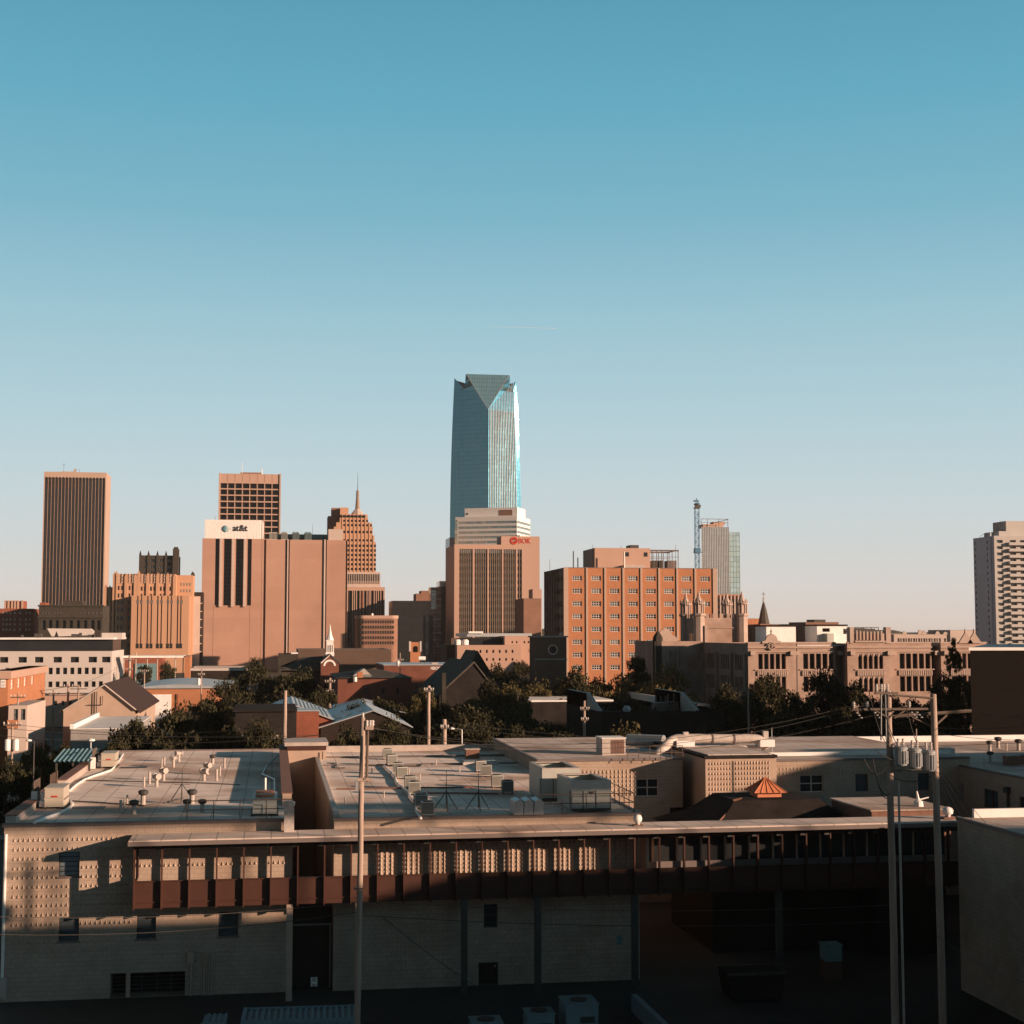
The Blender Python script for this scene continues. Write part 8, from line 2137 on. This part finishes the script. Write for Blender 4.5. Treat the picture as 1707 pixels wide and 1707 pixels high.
# distant low wooded rise on the horizon
hb = MB(); n = 160; rr = random.Random(5)
for Yh, h0 in ((3200, 21),):
    xs = [-3000 + 6000 * i / n for i in range(n + 1)]; hs = [h0 + rr.uniform(-4, 5) + 5 * math.sin(i * .35) for i in range(n + 1)]
    for i in range(n):
        hb.poly([(xs[i], Yh, 0), (xs[i + 1], Yh, 0), (xs[i + 1], Yh + 30, hs[i + 1]), (xs[i], Yh + 30, hs[i])])
        hb.poly([(xs[i], Yh + 30, hs[i]), (xs[i + 1], Yh + 30, hs[i + 1]), (xs[i + 1], Yh + 400, hs[i + 1] * .9), (xs[i], Yh + 400, hs[i] * .9)])
o = hb.build('distant_woods', 'treeline'); o['kind'] = 'stuff'; o['label'] = 'low dark wooded horizon behind the white gothic hall'; 

# unseen blocks, added further down, exist only to throw evening shade
a_, b_ = atY(812, 544.5, 8000), atY(928, 547.5, 8000)
tr = MB().tube(a_, b_, .25, .7, 6).build('contrail', 'white_paint', None, base=a_); tr['kind'] = 'stuff'; tr['label'] = 'faint thin vapour trail in the clear sky above the glass skyscraper'
if HAZE:
    hz = MB().box(-3700, 3700, -500, 3800, -1.05, 290).build('haze', 'asphalt'); hz['kind'] = 'stuff'; hz['label'] = 'thin evening haze over the whole city'
    hm = bpy.data.materials.new('haze'); hm.use_nodes = True; hn = hm.node_tree; hn.nodes.clear(); ho = hn.nodes.new('ShaderNodeOutputMaterial'); pv = hn.nodes.new('ShaderNodeVolumePrincipled')
    pv.inputs['Color'].default_value = (.85, .85, .85, 1); pv.inputs['Density'].default_value = HAZE; pv.inputs['Anisotropy'].default_value = 0.0; hn.links.new(pv.outputs[0], ho.inputs['Volume'])
    hz.data.materials.clear(); hz.data.materials.append(hm)
t = thing('yard_shade_block', 'flat-roofed block right of the picture whose long shade falls on the yard', 'building', (38, 20, 0))  # added block, out of view, sized so its shade lands on the yard
MB().box(38, 53, 8, 40, 0, 17).build('low_wall', 'tan_plain', t); MB().box(53, 79, 8, 40, 0, 21.4).build('wall', 'tan_plain', t); MB().box(79, 150, 8, 40, 0, 23.2).build('taller_wall', 'tan_plain', t)
MB().box(52, 104, 39.6, 40, 26.6, 27.8).build('roof_screen', 'rust_wood', t); MB().box(52, 104, 39.6, 40, 28.15, 29.6).build('roof_screen', 'rust_wood', t)  # invented bars that only cast a split shade band on the flat roofs
for x in (60, 70, 80, 90, 97): MB().box(x - .08, x + .08, 39.7, 39.9, 19, 29).build('shade_bar_post', 'dark_metal', t)
t = thing('tree_shade_block', 'tall plain block right of the picture whose shade falls on the trees', 'building', (99, 130, 0))  # two added blocks, out of view, there only to shade the trees
MB().prism([(99, 130), (140, 130), (155, 158), (106, 158)], 0, 30).build('wall', 'tan_plain', t); MB().prism([(117, 194), (160, 194), (170, 226), (125, 226)], 0, 38).build('taller_wall', 'tan_plain', t)
t = thing('courtyard_shade_block', 'plain block right of the picture whose shade slants across the courtyard walls', 'building', (90, 70, 0))  # added block, out of view, placed for the slanting courtyard shade
MB().box(90, 130, 70, 88, 0, 22).build('wall', 'tan_plain', t)

flush_extra()

# ================================================================== LIGHT, SKY, CAMERA
A_SUN, E_SUN = R(57), R(11.5)     # measured from the facade normals towards the right; height
sv = Vector((math.sin(A_SUN) * math.cos(E_SUN), -math.cos(A_SUN) * math.cos(E_SUN), math.sin(E_SUN)))
sl = bpy.data.lights.new('sun', 'SUN'); sl.energy = 5.0; sl.angle = R(.5); sl.color = (1.0, .67, .47)
so = bpy.data.objects.new('sun', sl); col.objects.link(so); so.rotation_euler = sv.to_track_quat('Z', 'Y').to_euler()

w = bpy.data.worlds.new('World'); scene.world = w; w.use_nodes = True
nt = w.node_tree; N = nt.nodes; L = nt.links; bg = N['Background']
sky = N.new('ShaderNodeTexSky'); sky.sky_type = 'NISHITA'; sky.sun_disc = False
sky.sun_elevation = E_SUN; sky.sun_rotation = math.atan2(sv.x, sv.y); sky.dust_density = .6; sky.ozone_density = 2.5; sky.air_density = 1.0; sky.altitude = 300
tc = N.new('ShaderNodeTexCoord'); sp = N.new('ShaderNodeSeparateXYZ'); L.new(tc.outputs['Generated'], sp.inputs[0])
cr = N.new('ShaderNodeValToRGB'); el = cr.color_ramp
def lin(c): return tuple(((v / 255) / 12.92 if v / 255 <= .04045 else ((v / 255 + .055) / 1.055) ** 2.4) for v in c)
EXPO = .75
stops = [(-.1, (120, 110, 102)), (-.004, (214, 198, 188)), (0.004, (226, 211, 201)), (.03, (221, 218, 214)), (.07, (208, 220, 223)), (.12, (189, 215, 223)), (.19, (163, 204, 217)), (.27, (124, 184, 205)), (.34, (98, 173, 197)), (.40, (86, 160, 184)), (.6, (62, 78, 84)), (1, (48, 50, 52))]
while len(el.elements) < len(stops): el.elements.new(.5)
for e, (p, c) in zip(el.elements, stops):
    e.position = (p + .1) / 1.1; l = lin(c); e.color = (*[v for v in l], 1)
mr = N.new('ShaderNodeMapRange'); mr.inputs['From Min'].default_value = -.1; mr.inputs['From Max'].default_value = 1; L.new(sp.outputs[2], mr.inputs['Value']); L.new(mr.outputs[0], cr.inputs[0])
# physical sky kept in at a low share; the rest is the clear evening gradient
dotn = N.new('ShaderNodeVectorMath'); dotn.operation = 'DOT_PRODUCT'; dotn.inputs[1].default_value = (math.sin(A_SUN), -math.cos(A_SUN), 0); L.new(tc.outputs['Generated'], dotn.inputs[0])
az1 = N.new('ShaderNodeMapRange'); az1.inputs['From Min'].default_value = .6; az1.inputs['From Max'].default_value = 1; az1.inputs['To Min'].default_value = 0.0; az1.inputs['To Max'].default_value = 1.5; L.new(dotn.outputs['Value'], az1.inputs['Value'])
dt2 = N.new('ShaderNodeVectorMath'); dt2.operation = 'DOT_PRODUCT'; dt2.inputs[1].default_value = (_f[0], _f[1], 0); L.new(tc.outputs['Generated'], dt2.inputs[0])
az2 = N.new('ShaderNodeMapRange'); az2.inputs['From Min'].default_value = .3; az2.inputs['From Max'].default_value = .85; az2.inputs['To Min'].default_value = .28; az2.inputs['To Max'].default_value = 1.0; L.new(dt2.outputs['Value'], az2.inputs['Value'])
az = N.new('ShaderNodeMath'); az.operation = 'ADD'; L.new(az1.outputs[0], az.inputs[0]); L.new(az2.outputs[0], az.inputs[1])
k = N.new('ShaderNodeMath'); k.operation = 'MULTIPLY'; k.inputs[1].default_value = 1.0 / (2 ** EXPO); L.new(az.outputs[0], k.inputs[0])
ms = N.new('ShaderNodeMapRange'); ms.inputs['From Min'].default_value = .3; ms.inputs['From Max'].default_value = .85; L.new(dt2.outputs['Value'], ms.inputs['Value'])
mx = N.new('ShaderNodeMix'); mx.data_type = 'RGBA'; mx.inputs['A'].default_value = (1.0, .98, .97, 1); mx.inputs['B'].default_value = (1, 1, 1, 1); L.new(ms.outputs[0], mx.inputs['Factor'])
tm = N.new('ShaderNodeVectorMath'); tm.operation = 'MULTIPLY'; L.new(cr.outputs[0], tm.inputs[0]); L.new(mx.outputs['Result'], tm.inputs[1])
sc1 = N.new('ShaderNodeVectorMath'); sc1.operation = 'SCALE'; L.new(tm.outputs[0], sc1.inputs[0]); L.new(k.outputs[0], sc1.inputs['Scale'])
NS = .004; BG = .12
sc2 = N.new('ShaderNodeVectorMath'); sc2.operation = 'SCALE'; sc2.inputs['Scale'].default_value = NS / BG; L.new(sky.outputs[0], sc2.inputs[0])
sc3 = N.new('ShaderNodeVectorMath'); sc3.operation = 'SCALE'; sc3.inputs['Scale'].default_value = .93 / BG; L.new(sc1.outputs[0], sc3.inputs[0])
ad = N.new('ShaderNodeVectorMath'); ad.operation = 'ADD'; L.new(sc2.outputs[0], ad.inputs[0]); L.new(sc3.outputs[0], ad.inputs[1])
L.new(ad.outputs[0], bg.inputs['Color']); bg.inputs['Strength'].default_value = BG

cam = bpy.data.cameras.new('camera'); cam.sensor_width = 36; cam.sensor_fit = 'HORIZONTAL'; cam.lens = F / 1707 * 36; cam.clip_start = .5; cam.clip_end = 30000
co = bpy.data.objects.new('camera', cam); col.objects.link(co); co.location = (0, 0, H)
rm = Matrix((( _r[0], _u[0], -_f[0]), (_r[1], _u[1], -_f[1]), (_r[2], _u[2], -_f[2])))
co.rotation_euler = rm.to_euler(); scene.camera = co
scene.view_settings.view_transform = 'Standard'; scene.view_settings.look = 'None'; scene.view_settings.exposure = EXPO; scene.view_settings.gamma = 1
scene.cycles.max_bounces = 6; scene.cycles.diffuse_bounces = 3; scene.cycles.glossy_bounces = 3
